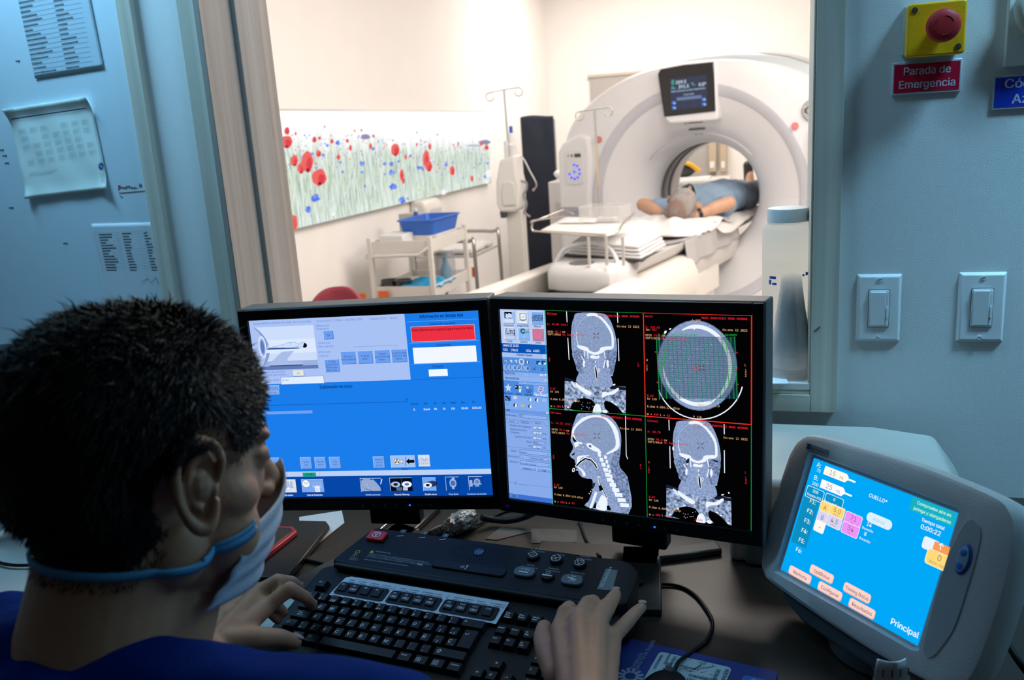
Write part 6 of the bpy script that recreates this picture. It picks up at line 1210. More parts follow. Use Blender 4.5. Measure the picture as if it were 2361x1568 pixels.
for x, y in ((-0.1, 3.5), (-0.9, 7.3), (1.3, 4.4)):
    t = thing('ceiling_panel_lamp', 'square light panel in the scanner room ceiling '+{3.5: 'nearest the window', 7.3: 'behind the scanner', 4.4: 'at the right side'}[y], 'lamp', (x, y, ZC))
    MB().box(-0.61, 0.61, -0.61, 0.61, -0.02, 0).build('frame', white, t); MB().box(-0.58, 0.58, -0.58, 0.58, -0.026, -0.02).build('diffuser', emis((1, 0.96, 0.9), 1.0), t)
# grey roller blind / recessed panel on the back wall, above the scanner's left shoulder
v = [onY(1360, 180, YB-0.03), onY(1495, 168, YB-0.03)]
t = thing('roller_blind', 'grey roller blind on the back wall behind the left shoulder of the scanner', 'blind', (v[0].x+0.45, YB, 1.2))
MB().box(-0.45, 0.75, -0.03, -0.008, -0.6, v[0].z-1.2).build('cloth', mat('blind_cloth', (0.44, 0.42, 0.40), 0.8), t); MB().box(-0.47, 0.77, -0.045, -0.0, v[0].z-1.2, v[0].z-1.2+0.03).build('head_rail', mat('blind_rail', (0.55, 0.50, 0.42), 0.5), t, bev=0.004)

# ---- lit poppy picture on the left wall
pic = thing('backlit_picture', 'long backlit wall picture of red poppies and blue cornflowers in pale grass', 'light panel', (XL, 5.05, 1.32))
pa, pb, pc_, pd = [onX(x, y, XL) for x, y in ((610, 253), (1113, 256), (1125, 425), (650, 530))]
PWd = pb.y-pa.y; ztop = (pa.z+pb.z)/2; zbot = (pc_.z+pd.z)/2; PHt = ztop-zbot; yc = (pa.y+pb.y)/2
pic.location = (XL, yc, (ztop+zbot)/2); LX = 0.35
MB().box(0, 0.03, -PWd/2-LX, PWd/2, -PHt/2, PHt/2).build('light_box', mat('aluminium_frame', (0.55, 0.54, 0.52), 0.4, 0.6), pic, bev=0.003)
def meadow():
    m = bpy.data.materials.new('meadow_print'); m.use_nodes = True; nt = m.node_tree; nt.nodes.clear()
    e = nt.nodes.new('ShaderNodeEmission'); o = nt.nodes.new('ShaderNodeOutputMaterial'); tc = nt.nodes.new('ShaderNodeTexCoord')
    mp = nt.nodes.new('ShaderNodeMapping'); mp.inputs['Scale'].default_value = (1, 22, 2.2)
    n = nt.nodes.new('ShaderNodeTexNoise'); n.inputs['Scale'].default_value = 3.0; n.inputs['Detail'].default_value = 7; n.inputs['Distortion'].default_value = 0.5
    nt.links.new(tc.outputs['Object'], mp.inputs[0]); nt.links.new(mp.outputs[0], n.inputs['Vector'])
    cr = nt.nodes.new('ShaderNodeValToRGB'); el = cr.color_ramp.elements
    el[0].position = 0.30; el[0].color = (*lin((0.60, 0.66, 0.62)), 1); el[1].position = 0.72; el[1].color = (*lin((0.96, 0.98, 0.96)), 1)
    q = el.new(0.46); q.color = (*lin((0.78, 0.84, 0.79)), 1); q = el.new(0.60); q.color = (*lin((0.89, 0.92, 0.90)), 1)
    nt.links.new(n.outputs['Fac'], cr.inputs[0])
    sx = nt.nodes.new('ShaderNodeSeparateXYZ'); nt.links.new(tc.outputs['Object'], sx.inputs[0])
    n2 = nt.nodes.new('ShaderNodeTexNoise'); n2.inputs['Scale'].default_value = 5.0; n2.inputs['Detail'].default_value = 5; mp2 = nt.nodes.new('ShaderNodeMapping'); mp2.inputs['Scale'].default_value = (1, 2.5, 0.4)
    nt.links.new(tc.outputs['Object'], mp2.inputs[0]); nt.links.new(mp2.outputs[0], n2.inputs['Vector'])
    ad = nt.nodes.new('ShaderNodeMath'); ad.operation = 'MULTIPLY_ADD'; ad.inputs[1].default_value = 0.24; nt.links.new(n2.outputs['Fac'], ad.inputs[0]); nt.links.new(sx.outputs['Z'], ad.inputs[2])
    sl = nt.nodes.new('ShaderNodeMath'); sl.operation = 'MULTIPLY_ADD'; sl.inputs[1].default_value = 0.035; nt.links.new(sx.outputs['Y'], sl.inputs[0]); nt.links.new(ad.outputs[0], sl.inputs[2])
    mr = nt.nodes.new('ShaderNodeMapRange'); mr.inputs[1].default_value = 0.13; mr.inputs[2].default_value = 0.25; nt.links.new(sl.outputs[0], mr.inputs[0])
    mx = nt.nodes.new('ShaderNodeMixRGB'); mx.inputs[2].default_value = (1, 1, 1, 1); nt.links.new(mr.outputs[0], mx.inputs[0]); nt.links.new(cr.outputs[0], mx.inputs[1])
    nt.links.new(mx.outputs[0], e.inputs[0]); e.inputs[1].default_value = 1.15; nt.links.new(e.outputs[0], o.inputs[0]); return m
P = Panel([(610, 253), (1113, 256), (1125, 425), (650, 530)], PWd, PHt); P.view(580, 220, 3.2672)
P.poly([(-PWd/2-LX, PHt/2-0.006), (PWd/2-0.006, PHt/2-0.006), (PWd/2-0.006, -PHt/2+0.006), (-PWd/2-LX, -PHt/2+0.006)], meadow(), True)
random.seed(12); rd = (0.97, 0.42, 0.40); rdd = (0.90, 0.28, 0.32); blu = (0.46, 0.58, 0.96)
P.nz = lambda: (setattr(P, 'z', P.z+0.00001), P.z)[1]
def blob(x, y, rx, ry, c, j=0.15, n=14, raw=False):
    """radii in zoomed-photo pixels"""
    P.poly([(x+rx*(1+random.uniform(-j, j))*math.cos(2*PI*i/n), y+ry*(1+random.uniform(-j, j))*math.sin(2*PI*i/n)) for i in range(n)], c)
def clampy(x): return 990-(x-215)*0.2125
for k in range(260):      # distant specks
    x = random.uniform(150, 1760); y0 = 300+max(0, (x-900))*0.13+random.random()**1.6*260
    c = random.choice([(0.95, 0.50, 0.50), (0.97, 0.68, 0.68), (0.60, 0.70, 0.97), (0.48, 0.58, 0.94), (0.74, 0.78, 0.95)])
    r_ = random.uniform(2.5, 7)*(1.0 if y0 < 500 else 1.2)
    if y0 < clampy(x)-30: blob(x, y0, r_, r_*1.3, c, 0.25, 7)
for x, y, rx, ry, c in ((800, 315, 35, 20, (0.62, 0.58, 0.75)), (1725, 360, 50, 18, (0.58, 0.60, 0.74)), (1640, 385, 70, 8, (0.75, 0.78, 0.86))): blob(x, y, rx, ry, c, 0.2)
for k in range(520):     # stems and blades
    x = random.uniform(150, 1760); yb_ = clampy(x)-18; y1 = random.uniform(420, yb_-10); y0 = y1-random.uniform(40, 130)
    if y0 < 380: continue
    P.line([(x, y1), (x+random.uniform(-14, 14), y0)], random.choice([(0.62, 0.70, 0.62), (0.94, 0.96, 0.94), (0.82, 0.88, 0.80), (0.70, 0.76, 0.72), (0.86, 0.90, 0.72)]), random.uniform(0.003, 0.007))
for x, y, rx, ry in ((212, 270, 20, 28), (208, 350, 46, 48), (320, 545, 26, 42), (367, 500, 42, 80), (455, 615, 56, 62), (270, 490, 28, 42), (262, 945, 44, 62), (447, 440, 20, 26), (596, 465, 14, 20), (1024, 415, 34, 48), (1262, 480, 26, 64), (1284, 540, 28, 40), (1290, 390, 12, 24), (1466, 575, 20, 38), (1075, 600, 16, 42), (1088, 645, 12, 26), (1104, 468, 9, 20), (684, 398, 12, 22), (660, 345, 12, 16), (545, 348, 14, 18), (1620, 635, 12, 24), (1190, 374, 8, 14), (1512, 371, 6, 18), (1693, 370, 12, 18), (1735, 400, 18, 20), (857, 310, 9, 14), (765, 266, 7, 10), (714, 270, 6, 10), (489, 240, 7, 8), (275, 290, 7, 14), (415, 335, 16, 22), (452, 325, 12, 12), (836, 385, 12, 22)):
    c = rd if y > 340 else (0.93, 0.36, 0.38)
    blob(x, y, rx, ry, c, 0.10, 18); blob(x+rx*0.3, y+ry*0.2, rx*0.45, ry*0.6, rdd if (x, y) not in ((262, 945),) else (0.96, 0.38, 0.30), 0.15)
    if rx > 24: blob(x+rx*0.1, y+ry*0.75, rx*0.28, ry*0.18, (0.45, 0.15, 0.25), 0.2, 8)
for x, y, r_ in ((430, 765, 34), (380, 850, 26), (775, 515, 22), (1000, 585, 26), (1012, 690, 30), (1080, 790, 28), (945, 520, 16), (995, 520, 18), (590, 360, 20), (480, 450, 14), (628, 577, 12), (200, 680, 24), (1205, 550, 18), (1232, 555, 16), (1120, 780, 10), (795, 685, 12), (610, 505, 10), (400, 440, 12), (510, 380, 14), (855, 405, 14), (1140, 460, 12), (1187, 284, 8), (1347, 300, 8), (1050, 500, 12), (945, 595, 10), (770, 580, 12), (430, 545, 10), (1415, 530, 14), (1740, 520, 12), (1722, 620, 14)):
    for k in range(5): a = 2*PI*k/5+random.random(); blob(x+r_*0.5*math.cos(a), y+r_*0.5*math.sin(a), r_*0.5, r_*0.5, random.choice([blu, (0.36, 0.50, 0.94), (0.58, 0.68, 0.97)]), 0.3, 6)
for x, y, r_ in ((1750, 600, 26), (1735, 660, 14), (1400, 735, 18), (563, 885, 12), (1204, 715, 7), (1327, 710, 7), (1285, 750, 7)): blob(x, y, r_, r_*1.3, (1, 1, 1) if r_ > 8 else (0.92, 0.82, 0.35), 0.2, 9)
P.build('picture', pic, Matrix.Translation((0.031, 0, 0)) @ Matrix.Rotation(PI/2, 4, 'Z'))

# ================================================================= CT SCANNER
AZ = math.radians(12.7); GO = Vector((-0.522, 5.823, 0)); GW = Matrix.Translation(GO) @ Matrix.Rotation(-AZ, 4, 'Z'); GWi = GW.inverted(); GH = 0.923
def gl(px, py, z): return GWi @ onZ(px, py, z)
def gy(px, py, y):      # photo pixel on the plane at depth y of the scanner frame
    d = GWi.to_3x3() @ ray(px, py); e = GWi @ EYE; return e + d*((y-e.y)/d.y)
gw = mat('scanner_white', (0.79, 0.78, 0.80), 0.34, vscale=2); gg = mat('scanner_grey', (0.50, 0.50, 0.53), 0.4); gd_ = mat('scanner_dark', (0.07, 0.07, 0.075), 0.35); gband = mat('scanner_band', (0.58, 0.58, 0.63), 0.35)
ct = thing('scanner_gantry', 'large white ring shaped scanner with a black display at its top', 'CT scanner', GO, -AZ)
half = [(0.0, 0.866), (0.15, 0.862), (0.30, 0.845), (0.45, 0.812), (0.60, 0.752), (0.74, 0.672), (0.85, 0.585), (0.92, 0.50), (0.958, 0.40), (0.972, 0.20), (0.985, 0.0), (0.99, -0.40), (0.985, -0.80), (0.97, -GH+0.03)]
poly_ = half + [(0.5, -GH+0.03), (0.0, -GH+0.03), (-0.5, -GH+0.03)] + [(-x, z) for x, z in half[::-1]][:-1]
def outr(th):
    dx, dz = math.cos(th), math.sin(th); best = 9
    for (x1, z1), (x2, z2) in zip(poly_, poly_[1:]+poly_[:1]):
        ex, ez = x2-x1, z2-z1; den = dx*ez-dz*ex
        if abs(den) < 1e-9: continue
        t = (x1*ez-z1*ex)/den; u = (x1*dz-z1*dx)/den
        if t > 0 and -1e-6 <= u <= 1+1e-6: best = min(best, t)
    return best
NS = 144
def ringmesh(rows, name, m, parent, smooth=40):
    """rows: functions of the angle giving (radius, y)"""
    vs = []; fs = []
    for rw in rows:
        for i in range(NS): th = 2*PI*i/NS; r, y = rw(th); vs.append((r*math.cos(th), y, GH+r*math.sin(th)))
    for j in range(len(rows)-1):
        for i in range(NS): k = (i+1) % NS; fs.append((j*NS+i, j*NS+k, (j+1)*NS+k, (j+1)*NS+i))
    return MB().add(vs, fs).build(name, m, parent, smooth=smooth)
OR_ = [outr(2*PI*i/NS) for i in range(NS)]
OR_ = [(OR_[i-1]+2*OR_[i]+OR_[(i+1) % NS])/4 if 0 <= i <= NS//2 else OR_[i] for i in range(NS)]
def orr(th): return OR_[int(round(th/(2*PI)*NS)) % NS]
def row(f, y): return lambda th: (orr(th)*(1-f)+0.725*f, y)
ringmesh([row(0.0, 0.32), row(0.0, 0.10), row(0.01, 0.06), row(0.06, 0.025), row(0.16, 0.006), row(0.4, -0.006), row(0.8, -0.014), row(1.0, -0.016), lambda th: (0.725, 0.0)], 'front_cover', gw, ct, 60)
ringmesh([lambda th: (0.727, -0.008), lambda th: (0.722, -0.020), lambda th: (0.665, -0.014), lambda th: (0.655, 0.0)], 'grey_ring', gband, ct, 60)
fr_ = [lambda th, t=t/14: (0.347+0.310*(1-t)**2.1, -0.004+0.285*t**1.0) for t in range(15)]
ringmesh(fr_, 'bore_funnel', gw, ct, 80)
ringmesh([lambda th: (0.347, 0.28), lambda th: (0.352, 0.30), lambda th: (0.352, 0.34)], 'bore_ring', gg, ct); ringmesh([lambda th: (0.345, 0.34), lambda th: (0.350, 0.37), lambda th: (0.345, 0.40)], 'bore_ring', mat('bore_dark', (0.20, 0.20, 0.21), 0.4), ct); ringmesh([lambda th: (0.347, 0.40), lambda th: (0.351, 0.46)], 'bore_ring', gg, ct); ringmesh([lambda th: (0.345, 0.46), lambda th: (0.350, 0.48), lambda th: (0.345, 0.50)], 'bore_ring', MATS['bore_dark'], ct)
ringmesh([lambda th: (0.347, 0.50), lambda th: (0.347, 0.66), lambda th: (0.38, 0.78), lambda th: (0.47, 0.90), lambda th: (0.62, 0.98), row(0.3, 1.0), row(0.03, 0.98), row(0.0, 0.92), row(0.0, 0.75)], 'rear_cover', gw, ct, 60)
ringmesh([lambda th: (orr(th)*0.995, 0.30), lambda th: (orr(th)*1.045 if math.sin(th) > -0.2 else orr(th)*0.99, 0.33), lambda th: (orr(th)*1.085 if math.sin(th) > -0.2 else orr(th)*0.99, 0.60), lambda th: (orr(th)*0.995, 0.78)], 'side_shell', mat('scanner_shell', (0.56, 0.62, 0.66), 0.35), ct, 50)
ringmesh([lambda th: (orr(th)*1.062, 0.42), lambda th: (orr(th)*1.068, 0.43), lambda th: (orr(th)*1.072, 0.47), lambda th: (orr(th)*1.060, 0.48)], 'seam_strip', gg, ct)
# arc line above the throat and the ring of the positioning laser
g = MB(); g.tube([(0.50*math.cos(a)*0.86, 0.075, GH+0.02+0.46*math.sin(a)*0.86) for a in [math.radians(38+104*i/20) for i in range(21)]], 0.006, 6); g.build('laser_window', gg, ct)
# display pod
def rel(x, z): return (x, GH+z)
cq = [(-0.222, 0.800), (-0.205, 0.828), (-0.05, 0.842), (0.142, 0.842), (0.150, 0.545), (-0.186, 0.532)]
g = MB(); g.prism([(-0.178, 0.515+GH)]+[(-0.226, 0.80+GH), (-0.208, 0.834+GH), (-0.05, 0.848+GH), (0.150, 0.850+GH), (0.164, 0.515+GH), (0.15, 0.49+GH), (-0.15, 0.485+GH)], -0.050, 0.20); 
for i, v in enumerate(g.v):
    if v.z < GH+0.51 and v.y < 0: g.v[i].y = -0.046 if v.z > GH+0.48 else -0.020
pod = g.build('display_housing', gw, ct, bev=0.012, seg=3)
MB().prism([rel(*p) for p in cq], -0.056, -0.045).build('display_glass', mat('display_black', (0.012, 0.012, 0.014), 0.12), ct, bev=0.006, label='glossy black display glass')
P = Panel([(1541, 184), (1629, 174.5), (1635, 246), (1549, 252)], 0.238, 0.195); P.view(1500, 140, 8.255)
P.nz = lambda: (setattr(P, 'z', P.z+0.0001), P.z)[1]
P.poly([(-0.119, 0.0975), (0.119, 0.0975), (0.119, -0.0975), (-0.119, -0.0975)], (0.27, 0.28, 0.36), True)
sw_ = (0.86, 0.95, 1.0); gr_ = (0.25, 0.72, 0.32)
def tt(s_, x, y, sz, c, x2=None, b=0.02): P.text(s_, x, y, sz, c, x2=x2, bold=b)
tt('209.5', 452, 460, 0.030, sw_, 660); tt('391.5', 510, 540, 0.030, sw_, 718); tt('0.0°', 910, 500, 0.030, sw_, 1060)
for x, y in ((395, 395), (400, 455), (405, 512), (785, 445)): P.ell(x, y, 0.009, 0.005, gr_)
P.rect(365, 415, 430, 440, (0.4, 0.5, 0.8)); P.rect(375, 528, 465, 545, (0.4, 0.5, 0.8)); P.rect(780, 470, 850, 485, (0.4, 0.5, 0.8))
tt('PEÑA ONZAGA ALVARO FRANCISCO', 378, 610, 0.0145, (0.72, 0.82, 0.92), 1056); tt('CC3267845', 622, 665, 0.0145, (0.72, 0.82, 0.92), 826)
P.rect(490, 700, 985, 716, (0.45, 0.52, 0.66))
for x, y in ((440, 790), (450, 875), (1028, 735), (1038, 822)): P.ell(x, y, 0.012, 0.010, (0.35, 0.55, 0.98)); P.ell(x+22, y+10, 0.006, 0.005, (0.75, 0.86, 1))
for k in range(4): P.line([(490+k*165, 735), (500+k*165, 890)], (0.33, 0.36, 0.48), 0.002)
c1 = gy(1588, 214, -0.057)
P.build('display_screen', ct, Matrix.Translation((c1.x, -0.0565, c1.z)) @ Matrix.Rotation(math.radians(-1.5), 4, 'Y'))
def on_fun(px, py):
    y = 0.05
    for _ in range(14):
        p = gy(px, py, y); r = math.hypot(p.x, p.z-GH); y = 0.5*y+0.5*(-0.004+0.285*(1-max(0, min(1, (r-.347)/.31))**(1/2.1)))
    return gy(px, py, y-0.002)
g = MB()
for x0, y0, x1, y1 in ((1578, 284, 1620, 280), (1589, 299, 1626, 296)):
    a, b = on_fun(x0, y0), on_fun(x1, y1); g.tube([a, (a+b)/2+Vector((0, -0.004, 0)), b], 0.0065, 6)
g.tube([on_fun(1604, 311), on_fun(1608, 308), on_fun(1614, 308), on_fun(1619, 310)], 0.004, 6)
g.build('slots', mat('slot_grey', (0.12, 0.12, 0.12), 0.5), pod)
a = on_fun(1586, 283); MB().box(a.x-0.012, a.x+0.006, a.y-0.010, a.y, a.z-0.004, a.z+0.004).build('green_light', emis((0.55, 0.75, 0.25), 0.9), pod, label='small green light')
# control pods
def pod_(sgn):
    X = lambda x: x*sgn
    g = MB(); o = [(X(a), GH+b) for a, b in ((-0.975, -0.42), (-0.965, 0.34), (-0.93, 0.40), (-0.80, 0.46), (-0.725, 0.44), (-0.715, 0.30), (-0.735, 0.0), (-0.755, -0.42))]
    g.prism(o, -0.055, 0.08); pd_ = g.build('control_pod', gw, ct, bev=0.025, seg=4)
    c = (X(-0.838), GH+0.235)
    MB().prism(rr(c[0]-0.066, c[0]+0.066, c[1]-0.118, c[1]+0.118, 0.03), -0.060, -0.054).build('control_panel', mat('control_face', (0.74, 0.74, 0.76), 0.3), pd_, bev=0.002)
    g = MB(); be = emis((0.08, 0.26, 1.0), 1.6)
    for k in range(10):
        if k in (1, 2): continue
        a = PI*0.5+2*PI*k/10; g.ell((c[0]+0.040*math.cos(a)*1.0, -0.061, c[1]-0.03+0.048*math.sin(a)), (0.0085, 0.002, 0.0085), None, n=10, k=6)
    g.ell((c[0], -0.061, c[1]-0.03), (0.008, 0.002, 0.008), None, n=10, k=6)
    for k in range(4): a = PI/2*k; g.ell((c[0]+0.018*math.cos(a), -0.061, c[1]-0.03+0.018*math.sin(a)), (0.003, 0.002, 0.003), None, n=8, k=5)
    g.build('blue_key_lights', be, pd_)
    g = MB(); g.box(c[0]+0.006, c[0]+0.052, -0.0625, -0.059, c[1]+0.068, c[1]+0.092); g.ell((c[0]-0.015, -0.061, c[1]+0.08), (0.008, 0.002, 0.009), None, n=10, k=6); g.ell((c[0]-0.042, -0.061, c[1]+0.08), (0.005, 0.002, 0.007), None, n=10, k=6)
    g.build('pod_display', gd_, pd_)
    MB().prism([(X(-0.975), GH-0.10), (X(-0.745), GH-0.10), (X(-0.742), GH-0.035), (X(-0.975), GH-0.035)], -0.060, -0.050).build('name_band', mat('name_band', (0.42, 0.43, 0.50), 0.4), pd_, bev=0.002)
    g = MB(); g.text('Revolution', -0.90 if sgn > 0 else 0.77, GH-0.082, 0.038, None, Matrix.Translation((0, -0.0605, 0)) @ Matrix.Rotation(PI/2, 4, 'X'), 'L', 0.0, ww=0.13); g.build('name_print', mat('name_ink', (0.22, 0.23, 0.28), 0.5), pd_, smooth=None)
    px = (1380.5, 321.5) if sgn > 0 else (1833, 290.5)
    a = gy(*px, -0.02); b_ = MB().cyl((a.x, -0.028, a.z), 0.021, 0.02, 24, ax='Y').build('emergency_button', mat('scanner_red', (0.72, 0.16, 0.15), 0.4), ct, label='small red round stop button')
    g = MB(); ring_geo(g, 0.011, 0.003, Matrix.Translation((a.x, -0.0288, a.z)) @ Matrix.Rotation(PI/2, 4, 'X'), None, 16, 0); g.build('button_mark', mat('pink_mark', (0.8, 0.5, 0.5), 0.5), b_, smooth=None)
pod_(1); pod_(-1)
a = gy(1874, 254, -0.016); bd = MB().cyl((a.x, -0.024, a.z), 0.062, 0.012, 40, ax='Y').build('round_badge', mat('badge_grey', (0.12, 0.12, 0.13), 0.3), ct)
g = MB(); M_ = Matrix.Translation((a.x, -0.0250, a.z)) @ Matrix.Rotation(PI/2, 4, 'X'); ring_geo(g, 0.056, 0.005, M_, None, 32, 0)
for k in range(4): q = PI/4+PI/2*k; seg_geo(g, [(0.046*math.cos(q-0.35), 0.046*math.sin(q-0.35)), (0.040*math.cos(q), 0.040*math.sin(q)), (0.048*math.cos(q+0.4), 0.048*math.sin(q+0.4))], 0.006, M_)
g.text('GE', -0.032, -0.020, 0.056, None, M_, 'L', 0.0, ww=0.064); g.build('badge_emblem', mat('badge_light', (0.75, 0.75, 0.76), 0.4), bd, smooth=None)
g = MB(); g.text('Start', gy(1372, 312, -0.02).x, gy(1372, 312, -0.02).z, 0.022, None, Matrix.Translation((0, -0.019, 0)) @ Matrix.Rotation(PI/2, 4, 'X')); 
MB().box(-0.92, 0.92, 0.02, 0.95, 0.0, 0.035).build('base', gg, ct, bev=0.01)

# ---- patient table: base with two rails, cradle
tb = thing('scanner_table', 'long cream scanner table with side rails running from the window to the scanner', 'table', GO, -AZ)
crm = mat('table_cream', (0.77, 0.73, 0.67), 0.35); S0 = -0.05
def side_prof(mb, x0, x1, y0, y1, pts):     # profile (s, z) swept along the axis
    mb.prism([(x, z) for x, z in pts], y0, y1)
g = MB(); g.prism([(0.16, 0.40), (0.255, 0.40), (0.295, 0.50), (0.30, 0.60), (0.275, 0.66), (0.245, 0.690), (0.20, 0.700), (0.16, 0.690)], -3.55, -0.90); g.build('right_rail', crm, tb, bev=0.008, seg=3)
g = MB(); g.prism([(-0.47, 0.42), (-0.36, 0.42), (-0.33, 0.60), (-0.33, 0.69), (-0.37, 0.705), (-0.42, 0.700), (-0.46, 0.66)], -3.55, -0.60); g.build('left_rail', crm, tb, bev=0.008, seg=3)
MB().box(-0.34, -0.05, -3.5, -1.98, 0.60, 0.665).build('deck', mat('table_deck', (0.74, 0.71, 0.66), 0.4), tb, bev=0.004)
MB().box(-0.335, 0.17, -3.5, -0.9, 0.50, 0.585).build('trough', mat('trough_dark', (0.030, 0.032, 0.034), 0.4), tb)
MB().box(-0.40, 0.24, -3.45, -0.30, 0.40, 0.55).build('chassis', crm, tb, bev=0.01)
MB().box(-0.34, 0.20, -2.9, -0.25, 0.03, 0.42).build('pedestal', gw, tb, bev=0.03, seg=3); MB().box(-0.38, 0.26, -3.3, -0.15, 0.0, 0.04).build('foot_plate', gg, tb, bev=0.01)
cr_ = thing('patient_cradle', 'grey padded moving cradle with a draped end sliding into the scanner bore', 'cradle', GO, -AZ)
CZ = 0.775
g = MB()
def crad(u, v): x = (u-0.5)*0.46+S0*0.0; y = -1.62+v*2.75; return Vector((x+0.0, y, CZ-0.035*(1-abs(2*u-1)**2)))
vs = []; fs = []
prof = [(-0.235, 0.0), (-0.20, -0.012), (-0.10, -0.030), (0.0, -0.036), (0.10, -0.030), (0.20, -0.012), (0.235, 0.0), (0.228, -0.035), (0.18, -0.085), (0.09, -0.105), (0.0, -0.11), (-0.09, -0.105), (-0.18, -0.085), (-0.228, -0.035)]
g.prism([(x, CZ+z) for x, z in prof], -1.62, 1.15); g.build('cradle_shell', mat('cradle_grey', (0.60, 0.58, 0.57), 0.45), cr_, bev=0.004, smooth=50)
# translucent grey cover hanging from the right side
def drape(u, v):
    y = -0.95+u*1.05; d = v*(0.145-0.02*u); return Vector((0.238+0.012*math.sin(u*19)*v+0.02*v, y, CZ+0.004-d))
g = MB().grid(drape, 40, 10); g.build('side_cover', mat('side_cover', (0.46, 0.44, 0.44), 0.35, bump=0.3, bscale=30), cr_, smooth=70, thick=0.003)
g = MB().grid(lambda u, v: Vector(((u-0.5)*0.47, -0.95+v*1.5, CZ+0.006-0.033*(1-(2*u-1)**2))), 16, 30); g.build('mattress_pad', mat('pad_grey', (0.40, 0.38, 0.39), 0.5), cr_, smooth=70, thick=0.008)
# cream end section under the cradle near the bore
g = MB(); g.prism([(0.10, 0.50), (0.215, 0.52), (0.245, 0.62), (0.24, 0.70), (0.10, 0.69)], -0.90, 0.15); g.build('inner_rail', mat('inner_rail', (0.62, 0.59, 0.56), 0.4), tb, bev=0.02, seg=3)
# head end plate with handle and round vent badge
ep = thing('cradle_end_unit', 'rounded white unit with arched handle and dark oval badge at the near cradle end', 'handle unit', GO, -AZ)
g = MB(); o = [(-0.215, 0), (-0.205, -0.15), (-0.16, -0.235), (-0.08, -0.265), (0.0, -0.27), (0.09, -0.262), (0.165, -0.23), (0.205, -0.15), (0.215, 0)]
for zl, sc in ((0.665, 1.0), (0.735, 1.0), (0.765, 0.93), (0.780, 0.80)): pass
vs = []; n = len(o); lv = ((0.66, 1.0, 0.0), (0.73, 1.0, 0.0), (0.765, 0.94, 0.0), (0.782, 0.82, 0.0))
for z, s_, _ in lv: vs += [(x*s_, -1.60+y*s_, z) for x, y in o]
fs = [tuple(range(n-1, -1, -1)), tuple(range(3*n, 4*n))]+[(j*n+i, j*n+(i+1) % n, (j+1)*n+(i+1) % n, (j+1)*n+i) for j in range(3) for i in range(n)]
g.add(vs, fs); g.build('body', mat('end_unit_white', (0.68, 0.67, 0.68), 0.35), ep, bev=0.006, smooth=60)
g = MB(); g.tube([(-0.175, -1.72, 0.765), (-0.16, -1.71, 0.80), (-0.12, -1.69, 0.845), (0.0, -1.67, 0.870), (0.10, -1.68, 0.845), (0.15, -1.71, 0.80), (0.165, -1.73, 0.765)], 0.016, 12, None, smooth=5, flat=0.7); g.build('handle', mat('handle_grey', (0.60, 0.59, 0.61), 0.35), ep, smooth=70)
g = MB(); g.cyl((-0.01, -1.76, 0.776), 0.062, 0.010, 32, M=None); bdo = g.build('oval_badge', mat('badge_oval', (0.17, 0.16, 0.16), 0.4), ep)
g = MB(); ring_geo(g, 0.052, 0.003, Matrix.Translation((-0.01, -1.76, 0.7868)), None, 24, 0); g.text('GE', -0.035, -1.778, 0.05, None, Matrix.Translation((0, 0, 0.7868)), 'L', 0); g.build('badge_emblem', mat('badge_line', (0.34, 0.33, 0.32), 0.4), bdo, smooth=None)
# folded towels
def towel(name, label, quad, z0, lay, m, wob=0.01, cat='towel'):
    v = [gl(x, y, z0) for x, y in quad]; t = thing(name, label, cat, GW @ Vector((v[0].x, v[0].y, z0)), -AZ); b0 = v[0]
    for k in range(lay):
        s_ = 1-0.03*k
        def fn(u, w_, k=k, s_=s_):
            p = (v[0]*(1-u)+v[1]*u)*(1-w_)+(v[3]*(1-u)+v[2]*u)*w_; c_ = sum(v, Vector())/4; p = c_+(p-c_)*s_
            e = min(u, 1-u, w_, 1-w_); return Vector((p.x-b0.x, p.y-b0.y, 0.006+k*0.016+wob*noise.noise(Vector((u*4, w_*4, k*3.1)))*(0.6 if e > 0.02 else 0.2)))
        MB().grid(fn, 20, 20).build('fold', m, t, smooth=80, thick=0.012)
    return t
linen = mat('white_linen', (0.80, 0.79, 0.79), 0.85, bump=0.3, bscale=40)
towel('black_strap_pad', 'thin dark mat lying under the folded towel at the near end of the cradle', [(1300, 592), (1340, 572), (1512, 580), (1482, 604)], CZ+0.004, 1, mat('strap_black', (0.05, 0.05, 0.055), 0.6), 0.004, 'mat')
towel('folded_towel', 'folded white towel stack on the near end of the cradle', [(1310, 586), (1362, 550), (1535, 566), (1478, 598)], CZ+0.016, 4, linen, 0.012)
# draped bed sheet
sh = thing('bed_sheet', 'rumpled white sheet hanging over the cradle under the patient\'s head', 'sheet', GO, -AZ)
random.seed(2)
def sheetf(u, v):
    s_ = -0.44+u*0.69; y = -0.80+v*0.90-0.07*math.sin(u*4.2+0.6)*(1-v)+0.03*math.sin(u*13)*(1-v)
    z = CZ+0.030+0.020*noise.noise(Vector((u*5, v*6, 0.5)))+0.010*noise.noise(Vector((u*14, v*12, 3)))+0.012*math.sin((u*1.4-v)*9)*(1-v)+0.045*math.exp(-((v-0.62)/0.14)**2)
    z += 0.055*math.exp(-((v-0.16)/0.15)**2)*min(1, (0.27-s_)*9)+0.014*math.sin(u*26+v*7)*(1-v)**2
    if s_ > 0.17: z -= (s_-0.17)*0.35
    if s_ < -0.24: z -= (-0.24-s_)*0.25
    z = CZ+0.010+(z-CZ-0.010)*min(1, v/0.12)**0.6
    return Vector((s_, y, z-0.006*(1-v)))
MB().grid(sheetf, 70, 80).build('cloth', linen, sh, smooth=80, thick=0.004)
